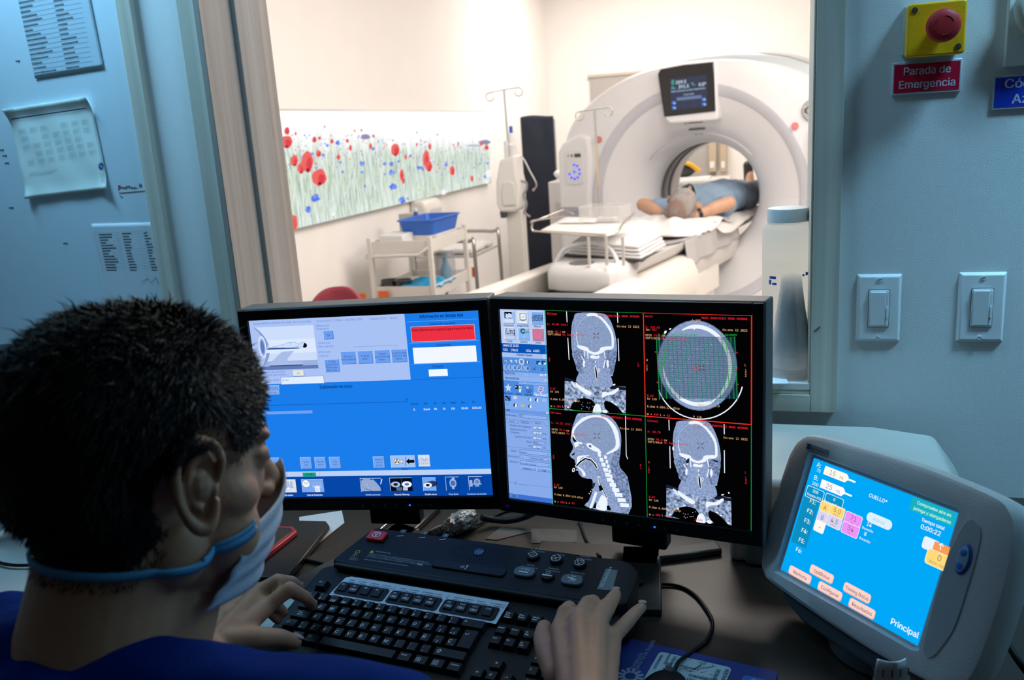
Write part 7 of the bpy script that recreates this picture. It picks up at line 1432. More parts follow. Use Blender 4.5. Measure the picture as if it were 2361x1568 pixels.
# rear part of the sheet tucked into the bore
s2 = thing('under_sheet', 'pale crumpled sheet along the right edge of the cradle inside the bore', 'sheet', GO, -AZ)
MB().grid(lambda u, v: Vector((0.05+u*0.24-0.02*max(0, u-.7), -0.36+v*1.15, CZ+0.020-0.14*max(0, u-0.72)*(1.2+0.5*math.sin(v*9))+0.012*noise.noise(Vector((u*6, v*9, 7))))), 24, 50).build('cloth', mat('linen_shadow', (0.78, 0.75, 0.72), 0.85), s2, smooth=80, thick=0.004)

# ---- wire tray on legs over the cradle end
TZ = 0.925
def tv(px, py, z=TZ): return gl(px, py, z)
A, B, C_, D = tv(1228, 530), tv(1402, 540), tv(1462, 505), tv(1300, 500)
c0 = (A+B+C_+D)/4; tr = thing('instrument_tray', 'small steel framed instrument tray standing on thin legs over the end of the cradle', 'tray', GW @ Vector((c0.x, c0.y, 0.786)), -AZ)
off = Vector((c0.x, c0.y, 0.786)); q = lambda p, dz=0: Vector((p.x, p.y, TZ+dz))-off
g = MB().prism([((p-off).x, (p-off).y) for p in (A+(B-A)*0.12, B, C_-(C_-B)*0.1, D+(C_-D)*0.05)], TZ-off.z-0.004, TZ-off.z+0.002, ax='Z'); g.build('tray_plate', mat('tray_white', (0.78, 0.76, 0.74), 0.3), tr)
brass = mat('tray_steel', (0.72, 0.66, 0.56), 0.22, 1.0)
g = MB(); AB = (B-A); g.tube([q(D, 0.004), q(A, 0.045)+Vector((0.0, 0.02, 0)), q(A, 0.030), q(A, -0.002), q(A+AB*0.12, -0.006), q(B, -0.006), q(B+(C_-B)*0.55, 0.012), q(C_, 0.03)], 0.0055, 8, None, smooth=4); g.build('frame_tube', brass, tr, smooth=70)
g = MB(); g.tube([q(A, 0.040), q(D, 0.040), q(D+(C_-D)*0.15, 0.020)], 0.005, 8); g.build('rear_tube', brass, tr, smooth=70)
for px, py in ((1344, 545), (1385, 545), (1424, 545)):
    p = tv(px, py+3); p2 = p-off; g = MB(); g.tube([(p2.x, p2.y+0.06, TZ-off.z-0.006), (p2.x, p2.y+0.06, 0.0)], 0.008, 8); g.build('leg', mat('leg_steel', (0.62, 0.60, 0.58), 0.3, 0.8), tr)
bx = tv(1396, 512, TZ); b0 = GW @ Vector((bx.x, bx.y, TZ+0.003)); tbx = thing('clear_box', 'clear plastic box holding small dressings on the instrument tray', 'box', b0, -AZ)
clr = glassy('clear_plastic', (0.97, 0.97, 0.97), 0.05, 0.08, 0.16, (0.9, 0.88, 0.86))
w_, d_, h_ = 0.115, 0.085, 0.085
g = MB()
for x0, x1, y0, y1, z0, z1 in ((-w_, w_, -d_, d_, 0, 0.003), (-w_, w_, -d_, -d_+0.003, 0.003, h_), (-w_, w_, d_-0.003, d_, 0.003, h_), (-w_, -w_+0.003, -d_+0.003, d_-0.003, 0.003, h_), (w_-0.003, w_, -d_+0.003, d_-0.003, 0.003, h_)): g.box(x0, x1, y0, y1, z0, z1)
g.build('walls', clr, tbx)
g = MB(); rim = rr(-w_-0.004, w_+0.004, -d_-0.004, d_+0.004, 0.01); g.tube([(x, y, h_) for x, y in rim], 0.0035, 6, closed=True); g.build('rim', clr, tbx)
sp_ = GW @ Vector((bx.x+0.02, bx.y-0.02, TZ+0.007)); t = thing('dressing_pack', 'small white and blue dressing packet inside the clear box', 'packet', sp_, -AZ)
MB().box(-0.05, 0.05, -0.03, 0.03, 0, 0.022).build('wrap', mat('pack_white', (0.72, 0.74, 0.76), 0.5), t, bev=0.003); MB().box(-0.03, 0.03, -0.018, 0.012, 0.022, 0.0225).build('print', mat('pack_blue', (0.10, 0.16, 0.30), 0.5), t)
tp = tv(1345, 512, TZ); t = thing('white_gauze', 'white gauze sheet lying flat on the left side of the instrument tray', 'gauze', GW @ Vector((tp.x, tp.y, TZ+0.003)), -AZ)
MB().grid(lambda u, v: Vector(((u-0.5)*0.22, (v-0.5)*0.20, 0.006+0.006*noise.noise(Vector((u*4, v*4, 1))))), 14, 14).build('cloth', linen, t, smooth=80, thick=0.003)
def iv_pole(name, label, base, top, px_hooks, group, ring_r=0.027, rad=0.008):
    t = thing(name, label, 'pole', base); h = top.z-base.z; lean = Vector((top.x-base.x, top.y-base.y, h))
    MB().tube([(0, 0, 0), lean], rad, 12).build('pole', steel, t, smooth=70); g = MB(); (a, b) = px_hooks
    g.tube([lean+a, lean, lean+b], 0.004, 8); g.build('cross_bar', steel, t, smooth=70)
    for e in (a, b):
        sgn = 1 if e.x > 0 else -1; g = MB(); c = lean+e+Vector((0, 0, -ring_r)); g.tube([c+Vector((ring_r*math.sin(k*PI/8)*sgn, 0.004*math.cos(k), ring_r*math.cos(k*PI/8))) for k in range(-1, 14)], 0.0045, 8); g.build('hook', steel, t, smooth=70)
    return t
pb = GW @ gl(1386, 520, 0.80); tp = onY(1370, 252, pb.y)
pb.z = 0.80
p1 = iv_pole('drip_pole', 'thin steel drip pole with two curled hooks standing behind the instrument tray', pb, tp, (Vector((-0.095, 0, -0.008)), Vector((0.088, 0, 0.006))), None)
g = MB(); h = tp-pb; g.tube([h*0.10, h*0.34], 0.014, 12); g.build('lower_tube', mat('leg_steel', (0, 0, 0)), p1); g = MB(); g.tube([h*0.34+Vector((0.003, -0.01, 0)), h*0.55+Vector((-0.004, -0.01, 0)), h*0.72+Vector((0, -0.01, 0))], 0.004, 6); g.build('yellow_line', mat('line_yellow', (0.70, 0.55, 0.20), 0.5), p1)

# ================================================================= FURNITURE OF THE SCANNER ROOM
# contrast injector on its stand
ib = onY(1187, 640, 5.55); t = thing('contrast_injector', 'white contrast injector head on a tall square column beside the dark curtain', 'injector', (-1.735, 5.55, 0.0))
def yl(px, py, Y=5.55): v = onY(px, py, Y); return Vector((v.x+1.735, v.y-5.55, v.z))
iw = mat('injector_white', (0.80, 0.78, 0.74), 0.4)
a, b = yl(1170, 485), yl(1206, 485); MB().box(a.x, b.x, -0.03, 0.03, 0.06, a.z).build('column', mat('column_cream', (0.76, 0.73, 0.69), 0.4), t, bev=0.006)
MB().box(-0.10, 0.24, -0.16, 0.2, 0.0, 0.06).build('foot', iw, t, bev=0.02)
o = [yl(x, y) for x, y in ((1160, 368), (1196, 356), (1200, 400), (1206, 425), (1205, 478), (1196, 486), (1162, 487), (1153, 468), (1152, 420), (1156, 395))]
MB().prism([(p.x, p.z) for p in o], -0.09, 0.09).build('head_housing', iw, t, bev=0.018, seg=3)
o = [yl(x, y) for x, y in ((1166, 445), (1170, 418), (1185, 415), (1196, 422), (1200, 470), (1170, 472))]; MB().prism([(p.x, p.z) for p in o], -0.10, -0.085).build('front_cover', mat('cover_cream', (0.74, 0.72, 0.68), 0.4), t, bev=0.006)
for x0, x1 in ((1166, 1174), (1178, 1192)):
    a, b = yl(x0, 368), yl(x1, 325 if x0 < 1170 else 333); g = MB(); g.cyl(((a.x+b.x)/2, -0.02, a.z), (b.x-a.x)/2, b.z-a.z, 20); g.build('syringe_barrel', mat('syringe', (0.80, 0.80, 0.80), 0.3), t)
a, b = yl(1180, 330), yl(1184, 297); g = MB(); g.lathe([(0.012, 0), (0.014, 0.05), (0.008, 0.07), (0.006, b.z-a.z)], 14, M=Matrix.Translation((a.x, -0.02, a.z))); g.build('syringe_tip', mat('tip_white', (0.82, 0.83, 0.85), 0.3), t)
a = yl(1180, 295); MB().box(a.x-0.009, a.x+0.009, -0.03, -0.012, a.z-0.03, a.z+0.012).build('blue_cap', mat('cap_blue', (0.03, 0.10, 0.55), 0.4), t)
a = yl(1167, 490); MB().lathe([(0.020, 0), (0.024, 0.03), (0.022, 0.045)], 20, M=Matrix.Translation((a.x, -0.06, a.z-0.028))).build('knob', darkgrey, t)
g = MB(); g.tube([yl(1196, 415)+Vector((0, -0.05, 0)), yl(1212, 420), yl(1214, 435), yl(1208, 450), yl(1214, 470), yl(1210, 490), yl(1222, 500)], 0.008, 8, None, smooth=5); g.build('cable_bundle', mat('cable_grey', (0.30, 0.30, 0.31), 0.5), t, smooth=70)
g = MB(); g.tube([yl(1200, 360), yl(1208, 368), yl(1222, 395), yl(1237, 425), yl(1230, 438)], 0.005, 8, None, smooth=5); g.build('flexible_arm', mat('arm_steel', (0.55, 0.52, 0.50), 0.3, 0.8), t, smooth=70)
g = MB(); a = yl(1230, 438); g.ell(a, (0.009, 0.009, 0.009)); g.build('arm_tip', mat('tip_copper', (0.55, 0.35, 0.25), 0.4), t)
pb = onY(1167, 372, 5.60); pb = Vector((pb.x, 5.60, pb.z)); tp = onY(1153, 206, 5.60)
g = MB(); dn = Vector((-1.735-pb.x, 0, 0)); p2 = iv_pole('drip_pole', 'steel drip pole with two curled hooks rising from the white contrast injector', Vector((pb.x, 5.60+0.085, pb.z-0.30)), tp+Vector((0, 0.085, 0)), (Vector((-0.10, 0, -0.012)), Vector((0.10, 0, 0.006))), None)
# dark curtain (lead apron cloth) on the back corner
Yc_ = 7.4
a, b, c, d = onY(1200, 270, Yc_), onY(1276, 272, Yc_), onY(1276, 560, Yc_), onY(1211, 640, Yc_)
t = thing('dark_screen', 'tall narrow navy cloth screen standing in the corner behind the injector', 'screen', (a.x, Yc_, 0))
def cf(u, v): return Vector(((b.x-a.x)*u+0.0, 0.012*math.sin(u*9+v*2)*0.5+0.006*noise.noise(Vector((u*4, v*9, 0))), 0.12+v*(a.z-0.12+0.008*math.sin(u*5))))
MB().grid(cf, 24, 50).build('cloth', mat('navy_cloth', (0.010, 0.016, 0.035), 0.75, bump=0.5, bscale=12, var=0.4), t, smooth=80, thick=0.012)
g = MB(); W_ = b.x-a.x; g.tube([(0, 0.015, 0.03), (0, 0.015, a.z-0.01), (W_, 0.015, b.z-0.01), (W_, 0.015, 0.03)], 0.010, 8); g.build('frame', mat('frame_grey', (0.35, 0.35, 0.36), 0.4), t)
for x in (0.0, W_): MB().box(x-0.015, x+0.015, -0.18, 0.2, 0.0, 0.03).build('foot', MATS['frame_grey'], t)
# white vented cabinet left of the scanner
Yk = 6.9; a, b = onY(1264, 420, Yk), onY(1310, 420, Yk)
t = thing('vented_cabinet', 'white metal cabinet with a vent grid between the dark screen and the scanner', 'cabinet', (a.x, Yk, 0)); W_ = 0.42; hcab = a.z
MB().box(0, W_, 0, 0.5, 0.02, hcab).build('body', mat('cabinet_white', (0.78, 0.75, 0.73), 0.45), t, bev=0.006)
g = MB()
for i in range(9):
    for j in range(5): g.box(0.05+i*0.018, 0.06+i*0.018, -0.003, 0.0, hcab-0.25+j*0.018, hcab-0.242+j*0.018)
g.build('vent_grid', mat('vent_grey', (0.45, 0.44, 0.43), 0.5), t)
t2 = thing('white_bag', 'white plastic bag with a dark strap on top of the vented cabinet', 'bag', (a.x+0.12, Yk+0.12, hcab+0.001)); g = MB(); g.ell((0.03, 0, 0.05), (0.13, 0.10, 0.05), None, n=18, k=12)
for i, v in enumerate(g.v): g.v[i] = v+Vector((0, 0, 0.015*noise.noise(v*14)))
g.build('bag_body', mat('bag_white', (0.80, 0.80, 0.80), 0.4), t2, smooth=60); g = MB(); g.tube([(-0.05, 0, 0.09), (0.0, 0, 0.12), (0.05, 0, 0.16), (0.10, 0, 0.17), (0.12, 0, 0.12)], 0.009, 6, None, smooth=4); g.tube([(-0.04, 0, 0.08), (0.04, 0, 0.11), (0.12, 0, 0.10)], 0.012, 6); g.build('strap', mat('strap_dark', (0.05, 0.05, 0.06), 0.6), t2, smooth=60)
# white two shelf cart
cw = mat('cart_white', (0.78, 0.74, 0.69), 0.4)
cA = Vector((-2.06, 4.14, 0)); cB = Vector((-1.72, 4.14, 0))
ax_ = Vector((cB.x-cA.x, cB.y-cA.y, 0)); Lx = ax_.length; rzc = math.atan2(ax_.y, ax_.x); Ly = 0.53
t = thing('white_cart', 'cream two shelf trolley carrying the blue basin, left in the scanner room', 'trolley', (cA.x, cA.y, 0), rzc)
for z in (0.86, 0.62): 
    MB().box(0, Lx, 0, Ly, z, z+0.02).build('shelf', cw, t, bev=0.002)
    g = MB(); g.box(0, Lx, -0.004, 0.004, z-0.015, z+0.05 if z > .5 else z+0.035); g.box(0, Lx, Ly-0.004, Ly+0.004, z-0.015, z+0.05); g.box(-0.004, 0.004, 0, Ly, z-0.015, z+0.05); g.box(Lx-0.004, Lx+0.004, 0, Ly, z-0.015, z+0.05); g.build('shelf_edge', cw, t, bev=0.001)
for x in (0, Lx):
    for y in (0, Ly): MB().box(x-0.012, x+0.012, y-0.012, y+0.012, 0.06, 0.93).build('post', cw, t, bev=0.002); MB().cyl((x, y-0.01, 0.03), 0.03, 0.02, 16, ax='Y').build('castor', darkgrey, t)
g = MB(); g.tube([(-0.01, 0, 0.84), (-0.03, 0, 0.83), (Lx*0.85, -0.03, 0.84), (Lx, 0, 0.88)], 0.009, 8); g.build('push_bar', cw, t, smooth=60)
CM = Matrix.Translation((cA.x, cA.y, 0)) @ Matrix.Rotation(rzc, 4, 'Z')
def on_cart(x, y, z): return CM @ Vector((x, y, z))
def basin(loc, rz):
    t = thing('blue_basin', 'bright blue rectangular plastic basin on top of the cream trolley', 'basin', loc, rz); bl_ = mat('basin_blue', (0.03, 0.15, 0.60), 0.4)
    g = MB(); a, b, h = 0.105, 0.185, 0.085; lv = ((0, 0.86, 0), (h, 1.0, 0), (h, 1.07, 1), (h-0.006, 1.07, 1), (h-0.006, 0.985, 0), (0.006, 0.85, 0)); k = len(rr(-a, a, -b, b, 0.03)); vs = []
    lv = ((0.0, 0.86), (h-0.008, 1.0), (h-0.008, 1.06), (h, 1.06), (h, 0.985), (0.005, 0.845))
    for z, s_ in lv: vs += [(x*s_, y*s_, z) for x, y in rr(-a, a, -b, b, 0.03)]
    fs = [tuple(range(k-1, -1, -1)), tuple(range(5*k, 6*k))]+[(j*k+i, j*k+(i+1) % k, (j+1)*k+(i+1) % k, (j+1)*k+i) for j in range(5) for i in range(k)]
    g.add(vs, fs).build('tub', bl_, t, smooth=40); return t
bl1 = onZ(990, 540, 0.885); basin(Vector((-1.855, 4.49, 0.915)), -0.06)
t = thing('tray_insert', 'cream flat tray insert under the blue basin on the trolley', 'tray', (-1.855, 4.49, 0.8805)); MB().box(-0.10, 0.10, -0.16, 0.16, 0, 0.034).build('insert', cw, t, bev=0.003)
tw = on_cart(0.10, 0.14, 0.881); t = thing('white_dish', 'shallow white dish on the left side of the trolley top', 'dish', tw, rzc); MB().box(-0.07, 0.07, -0.09, 0.09, 0, 0.055).build('dish', mat('dish_white', (0.80, 0.79, 0.78), 0.4), t, bev=0.006)
t = thing('blue_cloth', 'crumpled cyan surgical cloth on the lower trolley shelf', 'cloth', on_cart(Lx*0.68, 0.17, 0.645), rzc)
MB().grid(lambda u, v: Vector(((u-0.5)*0.24, (v-0.5)*0.28, 0.014+0.022*max(0, 1-((u-0.5)**2+(v-0.5)**2)*5)+0.02*noise.noise(Vector((u*6, v*6, 2))))), 24, 24).build('cloth', mat('cyan_cloth', (0.02, 0.32, 0.60), 0.7), t, smooth=70, thick=0.004)
t = thing('steel_dish', 'dark metal kidney dishes on the left of the lower trolley shelf', 'dish', on_cart(0.075, 0.10, 0.641), rzc)
for x in (-0.03, 0.05): MB().lathe([(0.03, 0), (0.045, 0.02), (0.047, 0.05), (0.043, 0.05), (0.04, 0.02), (0.01, 0.004)], 20, M=Matrix.Translation((x, 0, 0))).build('bowl', mat('dark_steel', (0.16, 0.16, 0.16), 0.3, 0.9), t)
t = thing('glass_jar', 'clear jar with a blue spray bottle inside behind the cyan cloth', 'jar', on_cart(Lx*0.72, Ly*0.82, 0.641)); MB().lathe([(0.055, 0), (0.055, 0.14), (0.05, 0.145)], 24).build('jar', glassy('jar_glass', (0.85, 0.86, 0.88), 0.06, 0.05, 0.25, (0.6, 0.62, 0.65)), t, smooth=50); MB().lathe([(0.032, 0.004), (0.032, 0.05), (0.012, 0.09), (0.012, 0.12)], 16).build('blue_bottle', mat('bottle_blue', (0.10, 0.40, 0.62), 0.4), t)
# steel side table with white pads
Y0 = 5.0; a, b = onY(968, 560, Y0), onY(1125, 548, Y0)
t = thing('steel_table', 'tubular steel side table with white pads beside the left wall behind the trolley', 'table', (-2.18, 4.98, 0)); st = mat('tube_steel', (0.42, 0.40, 0.38), 0.3, 0.9); Lt, Wt, Hh = 0.40, 0.50, 0.74
for y in (0, Wt):
    g = MB(); g.tube([(0, y, 0.0), (0, y, Hh+0.0), (0.04, y, Hh+0.05), (Lt-0.04, y, Hh+0.05), (Lt, y, Hh), (Lt, y, 0.0)], 0.012, 8, None, smooth=4); g.build('frame_hoop', st, t, smooth=70)
for z in (Hh-0.05, 0.25): MB().box(0.0, Lt, 0, Wt, z, z+0.012).build('shelf', mat('table_steel', (0.60, 0.58, 0.56), 0.35, 0.5), t)
t2 = thing('white_pad', 'flat white folded pads on the steel side table', 'pad', (-2.18, 5.0, Hh-0.037)); MB().grid(lambda u, v: Vector((0.04+u*(Lt-0.08), 0.04+v*0.42, 0.018+0.012*noise.noise(Vector((u*5, v*5, 9))))), 16, 16).build('cloth', linen, t2, smooth=70, thick=0.03)
# dispenser box and blue bottle behind the basin
Y0 = 5.45; a, b = onY(915, 470, Y0), onY(985, 540, Y0)
t = thing('paper_dispenser', 'cream paper dispenser with a rounded top on the left wall behind the basin', 'dispenser', (XL, 5.20, 0.87)); 
MB().prism([(0.0, 0.0), (0.12, 0.0), (0.12, 0.12), (0.09, 0.17), (0.0, 0.17)], -0.14, 0.14).build('body', mat('dispenser_cream', (0.76, 0.72, 0.67), 0.4), t, bev=0.02, seg=3); MB().box(0.121, 0.125, -0.09, 0.09, 0.03, 0.11).build('window', mat('dispenser_window', (0.62, 0.60, 0.60), 0.3), t)
t = thing('blue_bottle', 'small dark blue bottle beside the blue basin on the trolley', 'bottle', on_cart(Lx*0.28, Ly*0.80, 0.881)); MB().lathe([(0.024, 0), (0.025, 0.10), (0.012, 0.125), (0.012, 0.14)], 18).build('bottle_body', mat('bottle_navy', (0.04, 0.10, 0.34), 0.4), t, smooth=50); MB().lathe([(0.013, 0.141), (0.013, 0.160)], 14).build('cap', white, t)
t = thing('grey_carton', 'grey brown carton on the trolley top at the left of the blue bottle', 'carton', on_cart(Lx*0.12, Ly*0.86, 0.881), rzc); MB().box(-0.05, 0.05, -0.04, 0.04, 0, 0.13).build('carton', mat('carton_grey', (0.55, 0.50, 0.46), 0.6), t, bev=0.002)
# red chair and orange boxes
cR = onY(770, 668, 3.35); t = thing('red_chair', 'dark red moulded chair backrest rising behind the left monitor', 'chair', (cR.x, 3.35, 0), 0.3); rdm = mat('chair_red', (0.34, 0.035, 0.06), 0.5); H_ = cR.z
def bk(u, v): x = (u-0.5)*0.27*(1-0.25*v**3)*1.0; return Vector((x, 0.05*(1-(2*u-1)**2)+0.03*v, 0.46+v*(H_-0.46)-0.05*abs(2*u-1)**3*v))
MB().grid(bk, 16, 16).build('backrest', rdm, t, smooth=80, thick=0.02); MB().prism(rr(-0.2, 0.2, -0.38, 0.03, 0.05), 0.43, 0.455, ax='Z').build('seat', rdm, t, bev=0.008)
for x in (-0.17, 0.17):
    for y in (-0.34, 0.02): MB().cyl((x, y, 0), 0.011, 0.43, 10).build('leg', st, t)
for px, py, lb_ in ((833, 690, 'orange warning card on the pale frame below the trolley, nearer the red chair'), (885, 684, 'orange warning card hanging from the lower front of the trolley')):
    a = onY(px, py, 3.9 if px < 850 else cA.y-0.02); t = thing('orange_card', lb_, 'card', (a.x, a.y, 0)); MB().box(-0.03, 0.03, -0.004, 0.0, a.z-0.04, a.z+0.03).build('card', mat('card_orange', (0.80, 0.16, 0.03), 0.5), t); MB().box(-0.006, 0.006, 0.0, 0.012, 0.0, a.z+0.02).build('stake', cw, t)
a = onY(1083, 590, 5.2); t = thing('orange_tag', 'small orange tag hanging on the steel side table leg', 'tag', (-1.795, 4.985, 0.60)); MB().box(-0.012, 0.012, -0.004, 0.0, -0.03, 0.03).build('tag', MATS['card_orange'], t)
# things seen through the bore
Yq = 7.9; a, b = onY(1555, 418, Yq), onY(1676, 412, Yq); t = thing('storage_cabinet', 'low white cabinet seen through the scanner bore', 'cabinet', (b.x-1.0, Yq, 0)); 
MB().box(0, 1.0, 0, 0.45, 0.04, a.z-0.03).build('body', mat('cab_white', (0.80, 0.77, 0.72), 0.4), t, bev=0.004); MB().box(-0.01, 1.02, -0.02, 0.46, a.z-0.03, a.z).build('worktop', mat('cab_top', (0.70, 0.67, 0.62), 0.4), t, bev=0.004)
for x0 in (0.03, 0.515): MB().box(x0, x0+0.455, -0.016, 0, 0.10, a.z-0.06).build('door', mat('cab_door', (0.78, 0.75, 0.70), 0.4), t, bev=0.003)
zt_ = a.z
t = thing('paper_sheets', 'white papers lying on the cabinet seen through the bore', 'paper', (b.x-0.35, Yq+0.12, zt_+0.001)); MB().box(-0.28, 0.20, -0.08, 0.1, 0, 0.02).build('stack', paper, t)
t = thing('black_bag', 'dark bag with a yellow trim on the cabinet seen through the bore', 'bag', (b.x-0.42, Yq+0.22, zt_+0.001)); g = MB(); g.ell((-0.06, 0, 0.09), (0.20, 0.10, 0.09), None, n=18, k=12); g.build('bag_body', mat('bag_dark', (0.03, 0.035, 0.04), 0.6), t, smooth=60); g = MB(); g.tube([(-0.02, -0.09, 0.15), (0.08, -0.09, 0.14), (0.17, -0.05, 0.07)], [0.010, 0.02, 0.022], 10, None, smooth=4); g.build('yellow_trim', mat('trim_yellow', (0.80, 0.42, 0.02), 0.5), t, smooth=60)
for px0, px1, lb_ in ((1634, 1652, 'tan cardboard glove box on the wall seen through the bore, left one'), (1660, 1676, 'tan cardboard glove box on the wall seen through the bore, right one')):
    a, b = onY(px0, 340, YB-0.1), onY(px1, 384, YB-0.1); t = thing('glove_box', lb_, 'box', (a.x, YB, b.z-0.05)); MB().box(0, b.x-a.x, -0.10, 0, 0, 0.55).build('box', mat('card_tan', (0.52, 0.42, 0.30), 0.7), t, bev=0.003); MB().box(0.01, b.x-a.x-0.02, -0.103, -0.10, 0.04, 0.10).build('opening', mat('glove_white', (0.85, 0.84, 0.82), 0.6), t)
# ================================================================= PEOPLE
def wrinkle(o, *ks):
    vs = o.data.vertices; new = [v.co+v.normal*sum(a*noise.noise(v.co*f) for a, f in ks) for v in vs]
    vs.foreach_set('co', [c for p in new for c in p]); o.data.update()
def remeshed(mb, name, m, parent, vox, smooth_it=6, fac=0.5, keep=None, extra=None):
    """all overlapping volumes of mb become one closed surface"""
    me = bpy.data.meshes.new(name); me.from_pydata([tuple(v) for v in mb.v], [], mb.f); me.update()
    bm = bmesh.new(); bm.from_mesh(me); bmesh.ops.recalc_face_normals(bm, faces=bm.faces); bm.to_mesh(me); bm.free()
    o = bpy.data.objects.new(name, me); COL.objects.link(o)
    r = o.modifiers.new('r', 'REMESH'); r.mode = 'VOXEL'; r.voxel_size = vox; r.adaptivity = 0
    s = o.modifiers.new('s', 'SMOOTH'); s.factor = fac; s.iterations = smooth_it
    bpy.context.view_layer.update(); dg = bpy.context.evaluated_depsgraph_get()
    me2 = bpy.data.meshes.new_from_object(o.evaluated_get(dg)); o.modifiers.clear(); o.data = me2; bpy.data.meshes.remove(me)
    me2.materials.clear()
    if extra:
        bm = bmesh.new(); bm.from_mesh(me2); bm.from_mesh(extra.data); bm.to_mesh(me2); bm.free(); bpy.data.objects.remove(extra)
    for q in (m if isinstance(m, list) else [m]): me2.materials.append(q)
    if keep:
        bm = bmesh.new(); bm.from_mesh(me2); bmesh.ops.delete(bm, geom=[v for v in bm.verts if not keep(v.co)], context='VERTS'); bm.to_mesh(me2); bm.free()
    me2.polygons.foreach_set('use_smooth', [True]*len(me2.polygons)); me2.name = name
    if parent is not None:
        o.parent = parent; L = parent.matrix_world.inverted() if False else (Matrix.Translation(parent.location) @ parent.rotation_euler.to_matrix().to_4x4()).inverted(); me2.transform(L)
    return o
def limb(mb, pts, rad, n=18):
    pts = [Vector(p) for p in pts]
    for a, b, ra, rb in zip(pts, pts[1:], rad, rad[1:]): mb.cap(a, b, ra, rb, n)
def skin_mat(name, c, rough=0.5, warm=None):
    return mat(name, c, rough, bump=0.10, bscale=350, var=0.25, vscale=18)
def head_geo(mb, M):
    E = lambda c, r, n=24: mb.ell(c, r, M=M, n=n, k=n*2//3)
    E((0, -.012, .053), (.076, .099, .078)); E((0, -.045, .015), (.064, .062, .064)); E((0, .028, .055), (.067, .064, .062)); E((0, .038, -.010), (.060, .054, .070)); E((0, .056, -.012), (.050, .042, .052)); E((0, .064, -.006), (.045, .038, .048)); E((0, .050, -.055), (.046, .046, .045))
    E((0, .028, -.062), (.053, .054, .042)); E((0, .074, -.096), (.022, .020, .018)); E((0, .020, -.082), (.040, .050, .024))
    for s in (-1, 1):
        E((s*.043, .048, -.010), (.021, .027, .021)); E((s*.051, .004, -.050), (.015, .024, .028)); E((s*.034, .050, -.045), (.028, .034, .036))
        E((s*.027, .080, .036), (.021, .009, .008)); E((s*.030, .080, .016), (.0125, .0125, .0125), 14); E((s*.010, .107, -.022), (.009, .011, .008), 12)
        E((s*.030, .079, .020), (.016, .013, .006), 14)
    mb.M = M; mb.cap((0, .090, .022), (0, .119, -.016), .008, .0115, 14)
    E0 = (0, .096, -.051); mb.M = Matrix.Identity(4); E(E0, (.024, .010, .006), 14); E((0, .093, -.061), (.021, .010, .007), 14)
    mb.M = Matrix.Identity(4)
def ear_geo(mb, M):
    for s in (-1, 1):
        mb.M = M @ Matrix.Translation((s*.074, .004, .010)) @ Matrix.Rotation(s*-0.36, 4, 'Z') @ Matrix.Rotation(0.12, 4, 'X') @ Matrix.Diagonal((s*1.0, 0.82, 1.02, 1))
        h = [(.004, .014, .004), (.008, .018, .018), (.011, .012, .030), (.013, -.002, .036), (.014, -.016, .031), (.014, -.023, .016), (.013, -.022, -.002), (.011, -.016, -.018), (.009, -.006, -.029), (.008, .004, -.030), (.007, .010, -.020), (.006, .012, -.010)]
        mb.tube(h, [.004, .0042, .0045, .0048, .005, .005, .0048, .0048, .0062, .0062, .0045, .0035], 10, smooth=3)
        mb.tube([(.008, .004, .024), (.010, -.008, .020), (.010, -.013, .006), (.009, -.010, -.008), (.008, -.001, -.016)], [.003, .0042, .0048, .0045, .004], 8, smooth=3)
        mb.ell((.003, -.004, .002), (.0042, .020, .031), n=18, k=12); mb.ell((.005, .011, -.003), (.004, .0042, .0065), n=10, k=8); mb.cap((.0, -.004, .002), (-.012, 0, 0), .016, .020, 12)
    mb.M = Matrix.Identity(4)
def hand_geo(mb, wrist, mcps, fingers, thumb, sc=1.0):
    w = Vector(wrist); mc = [Vector(p) for p in mcps]
    base = [w+(m-w)*0.12+(m-mc[1])*0.35 for m in mc]
    for b, m, r in zip(base, mc, (.0145, .0150, .0142, .0130)): mb.cap(b, m, .0150*sc, r*0.80*sc, 14)
    for a, b in zip(mc, mc[1:]): mb.cap(a*0.9+w*0.1, b*0.9+w*0.1, .0105*sc, .0102*sc, 12)
    for a, b in zip(base, base[1:]): mb.cap(a, b, .0150*sc, .0150*sc, 12)
    for a, b in zip(mc, mc[1:]): mb.cap((a+w)/2, (b+w)/2, .0135*sc, .0130*sc, 12)
    for m, f, r in zip(mc, fingers, (.0100, .0100, .0095, .0084)):
        ch = [m]+[Vector(p) for p in f]; rs = [r*1.08, r*0.98, r*0.88, r*0.76]
        limb(mb, ch, [q*sc for q in rs], 14)
        if len(ch) > 1: mb.ell(ch[1], (r*1.04*sc,)*3, n=12, k=8)
    th = [Vector(p) for p in thumb]; limb(mb, th, [.0165*sc, .0140*sc, .0115*sc, .0098*sc], 14); mb.cap(th[0], mc[0]*0.55+w*0.45, .0150*sc, .0120*sc, 12)
def nail(mb, tip, prev, up, r, w_=0.0068):
    tip = Vector(tip); d = (tip-Vector(prev)).normalized(); n = Vector(up); n = (n-d*n.dot(d)).normalized(); x = d.cross(n)
    M = Matrix(((x.x, d.x, n.x, 0), (x.y, d.y, n.y, 0), (x.z, d.z, n.z, 0), (0, 0, 0, 1)))
    mb.ell(tip+n*(r*0.80)+d*0.001, (w_, w_*1.25, r*0.28), R=M, n=14, k=8)

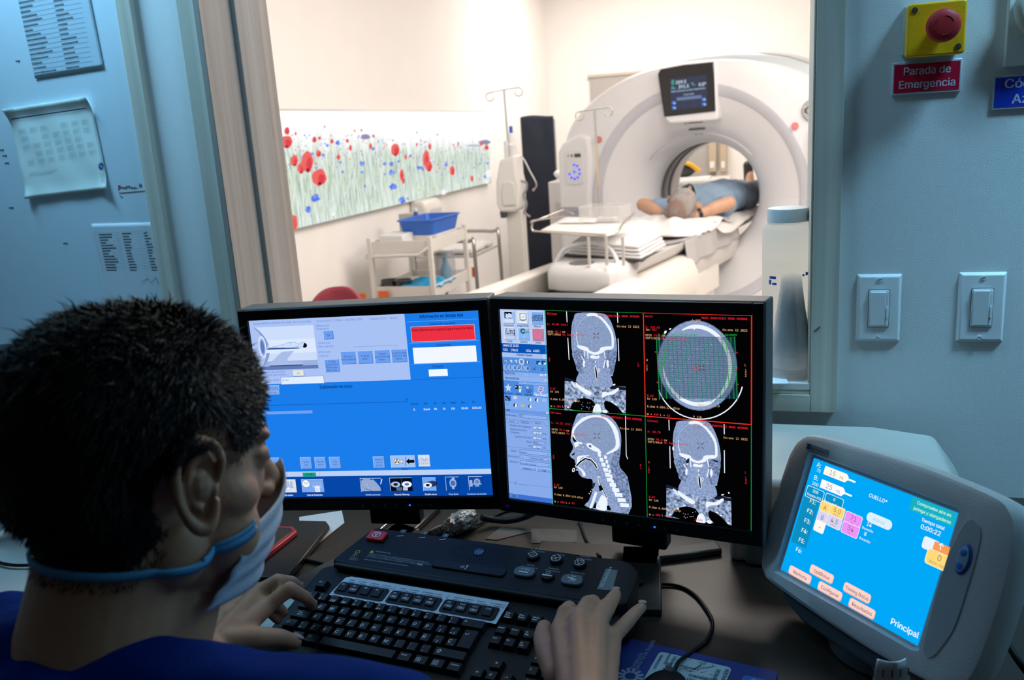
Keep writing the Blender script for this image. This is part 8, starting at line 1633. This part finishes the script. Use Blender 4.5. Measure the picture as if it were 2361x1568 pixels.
# ---- operator
HP = Vector((-0.483, 0.532, 1.180)); HM = Matrix.Translation(HP) @ rotm(math.radians(-23), math.radians(-13), math.radians(1)); HMi = HM.inverted()
op = thing('person', 'operator seen from behind at the console, short black hair, white face mask, blue scrubs', 'person', (-0.47, 0.36, 0.0))
Ls, Rs = Vector((-0.655, 0.515, 0.965)), Vector((-0.285, 0.49, 0.955)); NB = HM @ Vector((0, -.038, -.165))
Le, Re = Vector((-0.775, 0.555, 0.765)), Vector((-0.115, 0.515, 0.765))
lw = onZ(482, 1500, 0.836); rw = onZ(1345, 1625, 0.872)
b = MB(); head_geo(b, HM); b.cap(HM @ Vector((0, .030, -.080)), HM @ Vector((0, .004, -.165)), .044, .054, 24); b.cap(HM @ Vector((0, -.016, -.035)), NB, .056, .059, 24)
limb(b, [NB, Vector((-0.47, 0.47, 0.99))], [.060, .066], 24); limb(b, [NB+Vector((-.03, 0, -.04)), Ls], [.044, .052]); limb(b, [NB+Vector((.03, 0, -.04)), Rs], [.044, .052])
b.ell((-0.47, 0.465, 0.86), (.140, .085, .14), n=28, k=18); b.ell((-0.47, 0.41, 0.70), (.135, .10, .18), n=28, k=18); b.ell((-0.47, 0.36, 0.55), (.15, .115, .10), n=28, k=18)
limb(b, [Ls, Le, lw+(Le-lw)*0.03], [.050, .042, .027]); limb(b, [Rs, Re, rw+(Re-rw)*0.03], [.050, .042, .027])
limb(b, [Le, Le+(lw-Le)*0.35], [.040, .042]); limb(b, [Re, Re+(rw-Re)*0.35], [.040, .042])
Z = onZ
lm = [Z(618, 1396, .852), Z(598, 1364, .862), Z(572, 1350, .858), Z(548, 1358, .845)]
lf = [[Z(668, 1358, .868), Z(704, 1378, .842), Z(721, 1396, .812)], [Z(640, 1340, .872), Z(672, 1342, .848), Z(690, 1355, .820)], [Z(612, 1368, .832), Z(636, 1394, .818), Z(654, 1412, .803)], [Z(596, 1384, .822), Z(622, 1412, .808), Z(640, 1430, .795)]]
lt = [Z(530, 1478, .838), Z(594, 1470, .836), Z(644, 1470, .826), Z(680, 1480, .809)]
hand_geo(b, lw, lm, lf, lt)
rm = [Z(1292, 1452, .876), Z(1334, 1430, .888), Z(1378, 1438, .884), Z(1412, 1470, .866)]
rf = [[Z(1304, 1414, .884), Z(1312, 1402, .858), Z(1320, 1406, .832)], [Z(1356, 1394, .888), Z(1368, 1388, .860), Z(1374, 1396, .836)], [Z(1400, 1402, .882), Z(1412, 1382, .864), Z(1420, 1370, .846)], [Z(1446, 1434, .864), Z(1466, 1412, .853), Z(1480, 1400, .842)]]
rt = [Z(1290, 1560, .856), Z(1264, 1506, .852), Z(1252, 1472, .846), Z(1255, 1448, .836)]
hand_geo(b, rw, rm, rf, rt, 1.06)
skin = skin_mat('skin_brown', (0.56, 0.28, 0.16), 0.5)
eb = MB(); ear_geo(eb, HM)
body = remeshed(b, 'body', skin, op, 0.0026, 7, 0.5, None, remeshed(eb, 'ears', skin, None, 0.0012, 3))
from mathutils.bvhtree import BVHTree
opi = Matrix.Translation(op.location).inverted()
def bvh_of(o): me = o.data; return BVHTree.FromPolygons([v.co.copy() for v in me.vertices], [tuple(p.vertices) for p in me.polygons])
BV = bvh_of(body); LM = opi @ HM      # head frame -> operator frame
def snap(p, off=0.0015, centre=(0, -.015, None)):
    """a point of the head frame pushed onto the skin from outside, horizontally"""
    p = Vector(p); c = Vector((0, centre[1], p.z)); d = (p-c).normalized(); o_ = LM @ (c+d*0.25); dd = (LM.to_3x3() @ -d).normalized()
    h = BV.ray_cast(o_, dd, 0.3)
    return (h[0]+h[1]*off) if h[0] is not None else LM @ p
# hair: cap over the scalp plus strands
def hair_w(q):
    """hair thickness wanted at a head-frame point, metres; <=0 bare"""
    x, y, z = q; ax = abs(x)
    front = 0.080-0.018*(ax/0.06)**2                       # hairline over the forehead
    low = -0.002 if y > 0.012 else (-0.002-(0.012-y)*1.15) # sideburn, round the ear, nape
    low = max(low, -0.056)
    if y > 0.045: low = max(low, front-(0.085-y)*1.1)
    if y > 0.030 and z < 0.03: low = max(low, 0.03)
    if ((y-0.006)/0.031)**2+((z-0.010)/0.046)**2 < 1 and ax > 0.045: return -1  # the ear
    d = z-low
    if d <= 0: return -1
    e = min(((y-0.004)**2+(z-0.008)**2)**0.5-0.03, 0.1) if ax > 0.045 else 0.1
    return min(0.0012+d*0.085, 0.0085, 0.001+max(0, e)*0.25)
me = body.data; LMi = LM.inverted(); hv = {}; HVS = []; HFS = []
co = [LMi @ v.co for v in me.vertices]; wv = [hair_w(c) if (abs(c.x) < .1 and -.14 < c.y < .11 and -.09 < c.z < .17) else -1 for c in co]
hfaces = [p for p in me.polygons if all(wv[i] > 0 for i in p.vertices)]
for p in hfaces:
    f = []
    for i in p.vertices:
        if i not in hv:
            n = me.vertices[i].normal; c = co[i]; hv[i] = len(HVS); k = wv[i]*(0.72+0.28*noise.noise(c*60)+0.35*noise.noise(c*160))
            HVS.append(me.vertices[i].co+n*max(0.0006, k))
        f.append(hv[i])
    HFS.append(tuple(f))
hairm = mat('hair_black', (0.0045, 0.004, 0.004), 0.42, bump=0.9, bscale=420, spec=0.3)
hm_ = MB(); hm_.add(HVS, HFS); random.seed(31)
base = len(hfaces); up_h = (LM.to_3x3() @ Vector((0.15, 0.75, 0.75))).normalized()
for k in range(17000):
    p = hfaces[random.randrange(base)]; i = p.vertices[0]; c = co[i]; w_ = wv[i]
    if w_ < 0.004 and random.random() < 0.5: continue
    n = p.normal; L = (0.0035+w_*1.1)*random.uniform(0.6, 1.35)
    top = max(0, min(1, (c.z-0.03)/0.09)); fr = max(0, min(1, (c.y+0.02)/0.1))
    comb = (LM.to_3x3() @ Vector((random.uniform(-.5, .5)+0.2*math.sin(c.x*60), -0.25+1.0*fr, -0.65*(1-top)+0.35*top*fr))).normalized()
    d = (n*random.uniform(0.25, 0.8)+comb*(0.8+0.5*(1-top))+Vector((random.uniform(-.3, .3), random.uniform(-.3, .3), random.uniform(-.3, .3)))).normalized()
    if random.random() < 0.03*top: d = (n+comb*0.3).normalized(); L *= 1.5
    a = me.vertices[i].co+n*w_*0.55; m1 = a+d*L*0.55+n*0.001; e = a+(d*0.85+comb*0.35).normalized()*L
    s = d.cross(n); s = s.normalized()*0.00075 if s.length > 1e-4 else Vector((0.0006, 0, 0))
    hm_.add([a-s, a+s, m1+s*0.8, m1-s*0.8, e], [(0, 1, 2, 3), (3, 2, 4)])
ho = hm_.build('hair', hairm, op, smooth=None); ho.data.polygons.foreach_set('use_smooth', [True]*len(ho.data.polygons))
# short stubble fading out at the edge of the hair
sb = MB(); random.seed(8)
edge = [p for p in me.polygons if any(wv[i] > 0 for i in p.vertices) or (lambda c: hair_w(c+Vector((0, 0, 0.014))) > 0 and not ((c.y+0.004)**2+c.z**2 < 0.034**2) and -.068 < c.z < .1 and abs(c.x) < .1 and -.13 < c.y < .09)(co[p.vertices[0]])]
edge = [p for p in edge if wv[p.vertices[0]] < 0.003]
for k in range(min(7000, len(edge)*2)):
    p = edge[random.randrange(len(edge))]; i = p.vertices[0]; n = p.normal; d = (n*0.5+(LM.to_3x3() @ Vector((0, -.3, -1)))+Vector((random.uniform(-.3, .3),)*3)).normalized(); a = me.vertices[i].co+Vector((random.uniform(-1, 1), random.uniform(-1, 1), random.uniform(-1, 1)))*0.0012; e = a+d*random.uniform(0.003, 0.006); s = d.cross(n).normalized()*0.0004
    sb.add([a-s, a+s, e], [(0, 1, 2)])
sb.build('hair_fade', hairm, op, smooth=None)
eb_ = MB()
for s in (-1, 1): eb_.tube([LM @ Vector((s*.014, .0895, .036)), LM @ Vector((s*.028, .0885, .041)), LM @ Vector((s*.043, .080, .036))], [.0028, .0032, .0015], 8, flat=0.5, smooth=3)
eb_.build('eyebrows', hairm, op, smooth=60)
ey = MB()
for s in (-1, 1): ey.ell((s*.0305, .0868, .0148), (.0085, .0065, .0048), M=LM, n=14, k=8)
ey.build('eyes', mat('eye_dark', (0.02, 0.015, 0.012), 0.15), op, smooth=80)
# face mask and its tie
def maskf(u, v):
    t = (u-0.5)*2; z = -0.010-0.030*abs(t)-v*(0.092-0.032*abs(t)); x = t*(0.060-0.008*abs(v-0.4)); prof = 0.129-0.022*v+0.006*math.sin(v*PI)
    y = prof-0.080*abs(t)**2.0*(0.9+0.1*v) + 0.0015*math.sin(v*22)
    if v > 0.8: y += (v-0.8)*0.02*(1-abs(t))
    return LM @ Vector((x, y, z+0.012*(1-abs(t))**2*(1-v)))
mk = MB().grid(maskf, 30, 26).build('face_mask', mat('mask_white', (0.62, 0.70, 0.80), 0.8, bump=0.15, bscale=300), op, smooth=80, thick=0.0016)
def tie(pts, w_, name):
    P0, r_ = spline([Vector(p) for p in pts], 8); P1 = [snap(p, 0.003) for p in P0]; g = MB(); vs = []; fs = []
    upv = LM.to_3x3() @ Vector((0, 0, 1))
    for i, p in enumerate(P1): vs += [p+upv*w_/2, p+upv*w_*0.15+ (p-LM @ Vector((0, -.015, P0[i].z))).normalized()*0.0012, p-upv*w_/2]
    for i in range(len(P1)-1): fs += [(3*i, 3*i+1, 3*i+4, 3*i+3), (3*i+1, 3*i+2, 3*i+5, 3*i+4)]
    return g.add(vs, fs).build(name, mat('tie_blue', (0.09, 0.36, 0.62), 0.65), op, smooth=70, thick=0.0018)
half_t = [(.056, .060, -.038), (.064, .040, -.048), (.070, .016, -.055), (.074, -.008, -.057), (.068, -.040, -.057), (.050, -.075, -.057), (.025, -.100, -.057), (0, -.108, -.057)]
tie(half_t+[(-x, y, z) for x, y, z in half_t[::-1][1:]], 0.0068, 'mask_tie')
tie([(.056, .060, -.032), (.064, .040, -.044), (.070, .016, -.053)], 0.005, 'mask_tie')
# scrubs
s = MB(); 
limb(s, [NB+Vector((-.045, -.015, 0.000)), Ls+Vector((0, 0, 0.020))], [.060, .074], 24); limb(s, [NB+Vector((.045, -.010, -.005)), Rs+Vector((0, 0, 0.022))], [.058, .074], 24)
s.ell((-0.47, 0.455, 0.87), (.175, .125, .165), n=28, k=18); s.ell((-0.47, 0.41, 0.70), (.17, .135, .19), n=28, k=18); s.ell((-0.47, 0.36, 0.55), (.18, .148, .12), n=28, k=18); limb(s, [NB+Vector((0, -.045, -.012)), Vector((-0.47, 0.45, 0.92))], [.066, .12], 24)
limb(s, [Ls, Ls+(Le-Ls)*0.72], [.066, .062], 24); limb(s, [Rs, Rs+(Re-Rs)*0.72], [.066, .062], 24)
for i, v in enumerate(s.v): s.v[i] = v
scr = mat('scrub_blue', (0.002, 0.022, 0.17), 0.9, bump=0.2, bscale=260, var=0.3, spec=0.05)
sh_ = remeshed(s, 'scrub_shirt', scr, op, 0.006, 6, 0.6)
wrinkle(sh_, (0.006, 14), (0.003, 34))
# trousers, shoes and the stool
s = MB(); hipz = 0.52
s.ell((-0.47, 0.36, 0.53), (.185, .155, .11), n=24, k=14)
for x in (-0.565, -0.375): limb(s, [(x, 0.38, 0.53), (x-(0.03 if x < -.5 else -0.03), 0.80, 0.52), (x, 0.86, 0.09)], [.085, .065, .05], 18)
remeshed(s, 'scrub_trousers', scr, op, 0.010, 4)
s = MB()
for x in (-0.565, -0.375): s.cap((x, 0.86, 0.045), (x, 0.98, 0.035), .045, .035, 16)
remeshed(s, 'shoes', black, op, 0.006, 3)
t = thing('office_stool', 'dark swivel stool under the operator in blue scrubs', 'stool', (-0.47, 0.36, 0)); MB().lathe([(0.10, 0.385), (0.20, 0.39), (0.205, 0.41), (0.19, 0.425)], 28).build('seat', darkgrey, t, bev=0.004); MB().cyl((0, 0, 0.06), 0.03, 0.33, 16).build('column', darkgrey, t)
for k in range(5): a = 2*PI*k/5+0.3; MB().tube([(0, 0, 0.075), (0.24*math.cos(a), 0.24*math.sin(a), 0.055)], 0.016, 8).build('leg', darkgrey, t); MB().cyl((0.24*math.cos(a), 0.24*math.sin(a)-0.01, 0.025), 0.025, 0.02, 12, ax='Y').build('castor', darkgrey, t)
for tp_, pv_, up_, r_, w_ in ((lt[3], lt[2], CU-_f*0.3, .0098, .0072), (rf[2][2], rf[2][1], (0, -.3, 1), .0085, .0056), (rf[3][2], rf[3][1], (0, -.3, 1), .0078, .0054), (lf[0][2], lf[0][1], (.1, 0, 1), .0074, .0056), (lf[1][2], lf[1][1], (.1, 0, 1), .0074, .0054)):
    nl = MB(); nail(nl, opi @ tp_, opi @ pv_, up_, r_, w_); nl.build('fingernail', mat('nail_pale', (0.58, 0.38, 0.32), 0.35), op, smooth=80)

# ---- patient on the cradle (scanner frame)
pt = thing('patient', 'grey haired patient lying on his back in pale blue shirt, hands behind his head', 'person', GO, -AZ); pt['label'] = 'grey haired patient lying face up on the cradle, hands clasped behind the head'
HZ = 0.925
hc = gl(1568, 470, HZ); eL = gl(1478, 474, HZ); eR = gl(1684, 466, HZ)
eL.z = 0.90; eL = gl(1482, 472, 0.90); eR = gl(1680, 468, 0.91)
ph_ = GW @ Vector((hc.x, hc.y, HZ))
# head frame of the patient: crown towards the camera, face up and turned slightly to the right of the picture
HM2 = Matrix.Translation((hc.x+0.005, hc.y+0.03, HZ-0.005)) @ Matrix.Rotation(0.25, 4, 'Z') @ Matrix.Rotation(0.42, 4, 'Y') @ Matrix.Rotation(PI/2-0.30, 4, 'X')
HM2 = HM2 @ Matrix.Translation((0, 0, -0.03)) @ Matrix.Diagonal((1.06, 1.06, 1.06, 1))
b = MB(); head_geo(b, HM2)
sx = hc.x; sy = hc.y
nk = Vector((sx+0.03, sy+0.21, 0.86)); shL = Vector((sx-0.13, sy+0.30, 0.86)); shR = Vector((sx+0.21, sy+0.27, 0.88))
b.cap(HM2 @ Vector((0, -.02, -.04)), nk, .055, .058, 20)
ch_ = Vector((sx+0.05, sy+0.42, 0.905)); be_ = Vector((sx+0.075, sy+0.66, 0.905)); hp = Vector((sx+0.09, sy+0.86, 0.88))
b.ell(ch_, (.165, .16, .105), n=24, k=16); b.ell(be_, (.155, .18, .105), n=24, k=16); b.ell(hp, (.160, .13, .09), n=24, k=16)
lhd = Vector((sx-0.085, sy+0.035, 0.840)); rhd = Vector((sx+0.085, sy+0.02, 0.850))
limb(b, [shL, eL, lhd], [.052, .043, .027], 18); limb(b, [eL+(lhd-eL)*0.15, eL+(lhd-eL)*0.5], [.044, .040], 16); limb(b, [shR, eR, rhd], [.052, .043, .027], 18); limb(b, [eR+(rhd-eR)*0.15, eR+(rhd-eR)*0.5], [.044, .040], 16)
for hd, sg in ((lhd, 1), (rhd, -1)):
    mc = [hd+Vector((sg*0.055, 0.02-0.018*k, -0.002)) for k in range(4)]; fg = [[m+Vector((sg*0.03, 0.0, -.004)), m+Vector((sg*0.05, 0.0, -.006)), m+Vector((sg*0.068, 0.0, -.008))] for m in mc]
    hand_geo(b, hd, mc, fg, [hd+Vector((sg*0.01, 0.02, 0.01)), hd+Vector((sg*0.03, 0.045, 0.012)), hd+Vector((sg*0.05, 0.060, 0.012)), hd+Vector((sg*0.06, 0.07, 0.012))])
for sg in (-1, 1): limb(b, [hp+Vector((sg*.09, 0, 0)), hp+Vector((sg*.10, .42, .02)), hp+Vector((sg*.09, .80, -.01)), hp+Vector((sg*.10, .84, .10))], [.08, .058, .04, .03], 16)
for i in range(len(b.v)): b.v[i] = GW @ b.v[i]
eb = MB(); ear_geo(eb, HM2)
for i in range(len(eb.v)): eb.v[i] = GW @ eb.v[i]
pbody = remeshed(b, 'body', skin_mat('skin_tan', (0.60, 0.34, 0.22), 0.5), pt, 0.0055, 3, 0.5, None, remeshed(eb, 'ears', skin, None, 0.003, 2))
s = MB(); s.ell(ch_, (.178, .172, .116), n=24, k=16); s.ell(be_, (.168, .20, .116), n=24, k=16); limb(s, [nk+Vector((-.03, .05, -.01)), shL], [.062, .064], 18); limb(s, [nk+Vector((.03, .05, -.01)), shR], [.062, .064], 18)
limb(s, [shL, shL+(eL-shL)*0.55], [.064, .060], 18); limb(s, [shR, shR+(eR-shR)*0.50], [.064, .060], 18)
for i in range(len(s.v)): s.v[i] = GW @ s.v[i]
so = remeshed(s, 'shirt', mat('shirt_blue', (0.24, 0.34, 0.46), 0.85, bump=0.3, bscale=60), pt, 0.007, 5)
wrinkle(so, (0.010, 16))
s = MB(); s.ell(hp, (.172, .15, .10), n=24, k=16)
for sg in (-1, 1): limb(s, [hp+Vector((sg*.085, 0, 0)), hp+Vector((sg*.10, .42, .025)), hp+Vector((sg*.09, .78, 0))], [.092, .072, .055], 16)
for i in range(len(s.v)): s.v[i] = GW @ s.v[i]
so = remeshed(s, 'jeans', mat('jeans_grey', (0.20, 0.23, 0.28), 0.85, bump=0.3, bscale=60), pt, 0.008, 5)
wrinkle(so, (0.010, 13))
ft = gl(1718, 428, 1.0); ft = Vector((hp.x+0.10, hp.y+0.90, 0))
for sg in (-1, 1):
    s = MB(); c = hp+Vector((sg*.10, .84, 0)); s.cap(c+Vector((0, 0.0, -0.01)), c+Vector((sg*0.02, 0.02, 0.17)), .042, .036, 16); MBs = s
    s.build('shoe', mat('shoe_dark', (0.03, 0.028, 0.028), 0.6), pt, smooth=70)
# patient's hair, watch and mask
me = pbody.data; M2 = Matrix.Translation(pt.location) @ pt.rotation_euler.to_matrix().to_4x4(); Li = HM2.inverted()
co = [Li @ v.co for v in me.vertices]
def hair2(q):
    x, y, z = q; low = 0.0 if y > 0.0 else -0.055
    if y > 0.02: low = 0.085-(0.095-y)*0.2+0.0*abs(x)
    if y > -0.02 and abs(x) > 0.05: low = -0.002
    if (y+0.002)**2+z**2 < 0.034**2 and abs(x) > .06: return -1
    return 0.004 if (z > low and z < 0.2) else -1
wv = [hair2(c) if (abs(c.x) < .1 and abs(c.y) < .14 and -.07 < c.z < .16) else -1 for c in co]; HV = []; HF = []; hv = {}
for p in me.polygons:
    if all(wv[i] > 0 for i in p.vertices):
        f = []
        for i in p.vertices:
            if i not in hv: hv[i] = len(HV); HV.append(me.vertices[i].co+me.vertices[i].normal*(0.004+0.003*noise.noise(co[i]*90)))
            f.append(hv[i])
        HF.append(tuple(f))
def grey_hair():
    m = mat('hair_grey', (0.26, 0.24, 0.23), 0.8, bump=0.8, bscale=150, var=0.0); nt = m.node_tree; b = nt.nodes['Principled BSDF']; n = nt.nodes.new('ShaderNodeTexNoise'); n.inputs['Scale'].default_value = 11; tc = nt.nodes['Texture Coordinate']; nt.links.new(tc.outputs['Object'], n.inputs['Vector'])
    cr = nt.nodes.new('ShaderNodeValToRGB'); cr.color_ramp.elements[0].color = (0.30, 0.20, 0.16, 1); cr.color_ramp.elements[0].position = 0.42; cr.color_ramp.elements[1].color = (0.34, 0.32, 0.32, 1); cr.color_ramp.elements[1].position = 0.56; nt.links.new(n.outputs['Fac'], cr.inputs[0]); nt.links.new(cr.outputs[0], b.inputs['Base Color']); return m
MB().add(HV, HF).build('hair', grey_hair(), pt, smooth=80)
def mk2(u, v):
    t = (u-0.5)*2; z = 0.004-v*0.105; x = t*0.066; y = 0.136-0.018*v-0.082*abs(t)**2.1; return HM2 @ Vector((x, y, z+0.012*(1-abs(t))**2*(1-v)))
MB().grid(mk2, 16, 14).build('face_mask', mat('mask_blue', (0.36, 0.62, 0.78), 0.8), pt, smooth=80, thick=0.003)
w0 = rhd+(eR-rhd)*0.14; dd = (eR-rhd).normalized(); M = Matrix.Translation(w0) @ dd.to_track_quat('Z', 'Y').to_matrix().to_4x4()
MB().lathe([(0.031, -0.012), (0.034, -0.010), (0.034, 0.010), (0.031, 0.012)], 24, M=M).build('watch', mat('watch_black', (0.01, 0.01, 0.012), 0.4), pt, smooth=50)
pl_ = thing('pillow', 'low white pillow under the patient\'s head and arms', 'pillow', GO, -AZ)
g = MB(); g.ell((sx+0.0, sy+0.06, 0.815), (.23, .16, .028), None, n=30, k=14)
for i, v in enumerate(g.v): g.v[i] = v+Vector((0, 0, 0.006*noise.noise(v*12)))
g.build('pillow_body', linen, pl_, smooth=80)

for o in COL.objects:      # repeats that belong together
    k = {'light_switch': 'dimmer switches by the window', 'monitor': 'flat monitors on the desk', 'drip_pole': 'drip poles in the scanner room', 'ceiling_lamp': 'control room ceiling lamps', 'ceiling_panel_lamp': 'scanner room light panels', 'glove_box': 'glove boxes seen through the bore', 'desk_sheet': 'loose sheets on the desk', 'orange_card': 'orange warning cards'}.get(o.name.split('.')[0])
    if k and o.parent is None: o['group'] = k
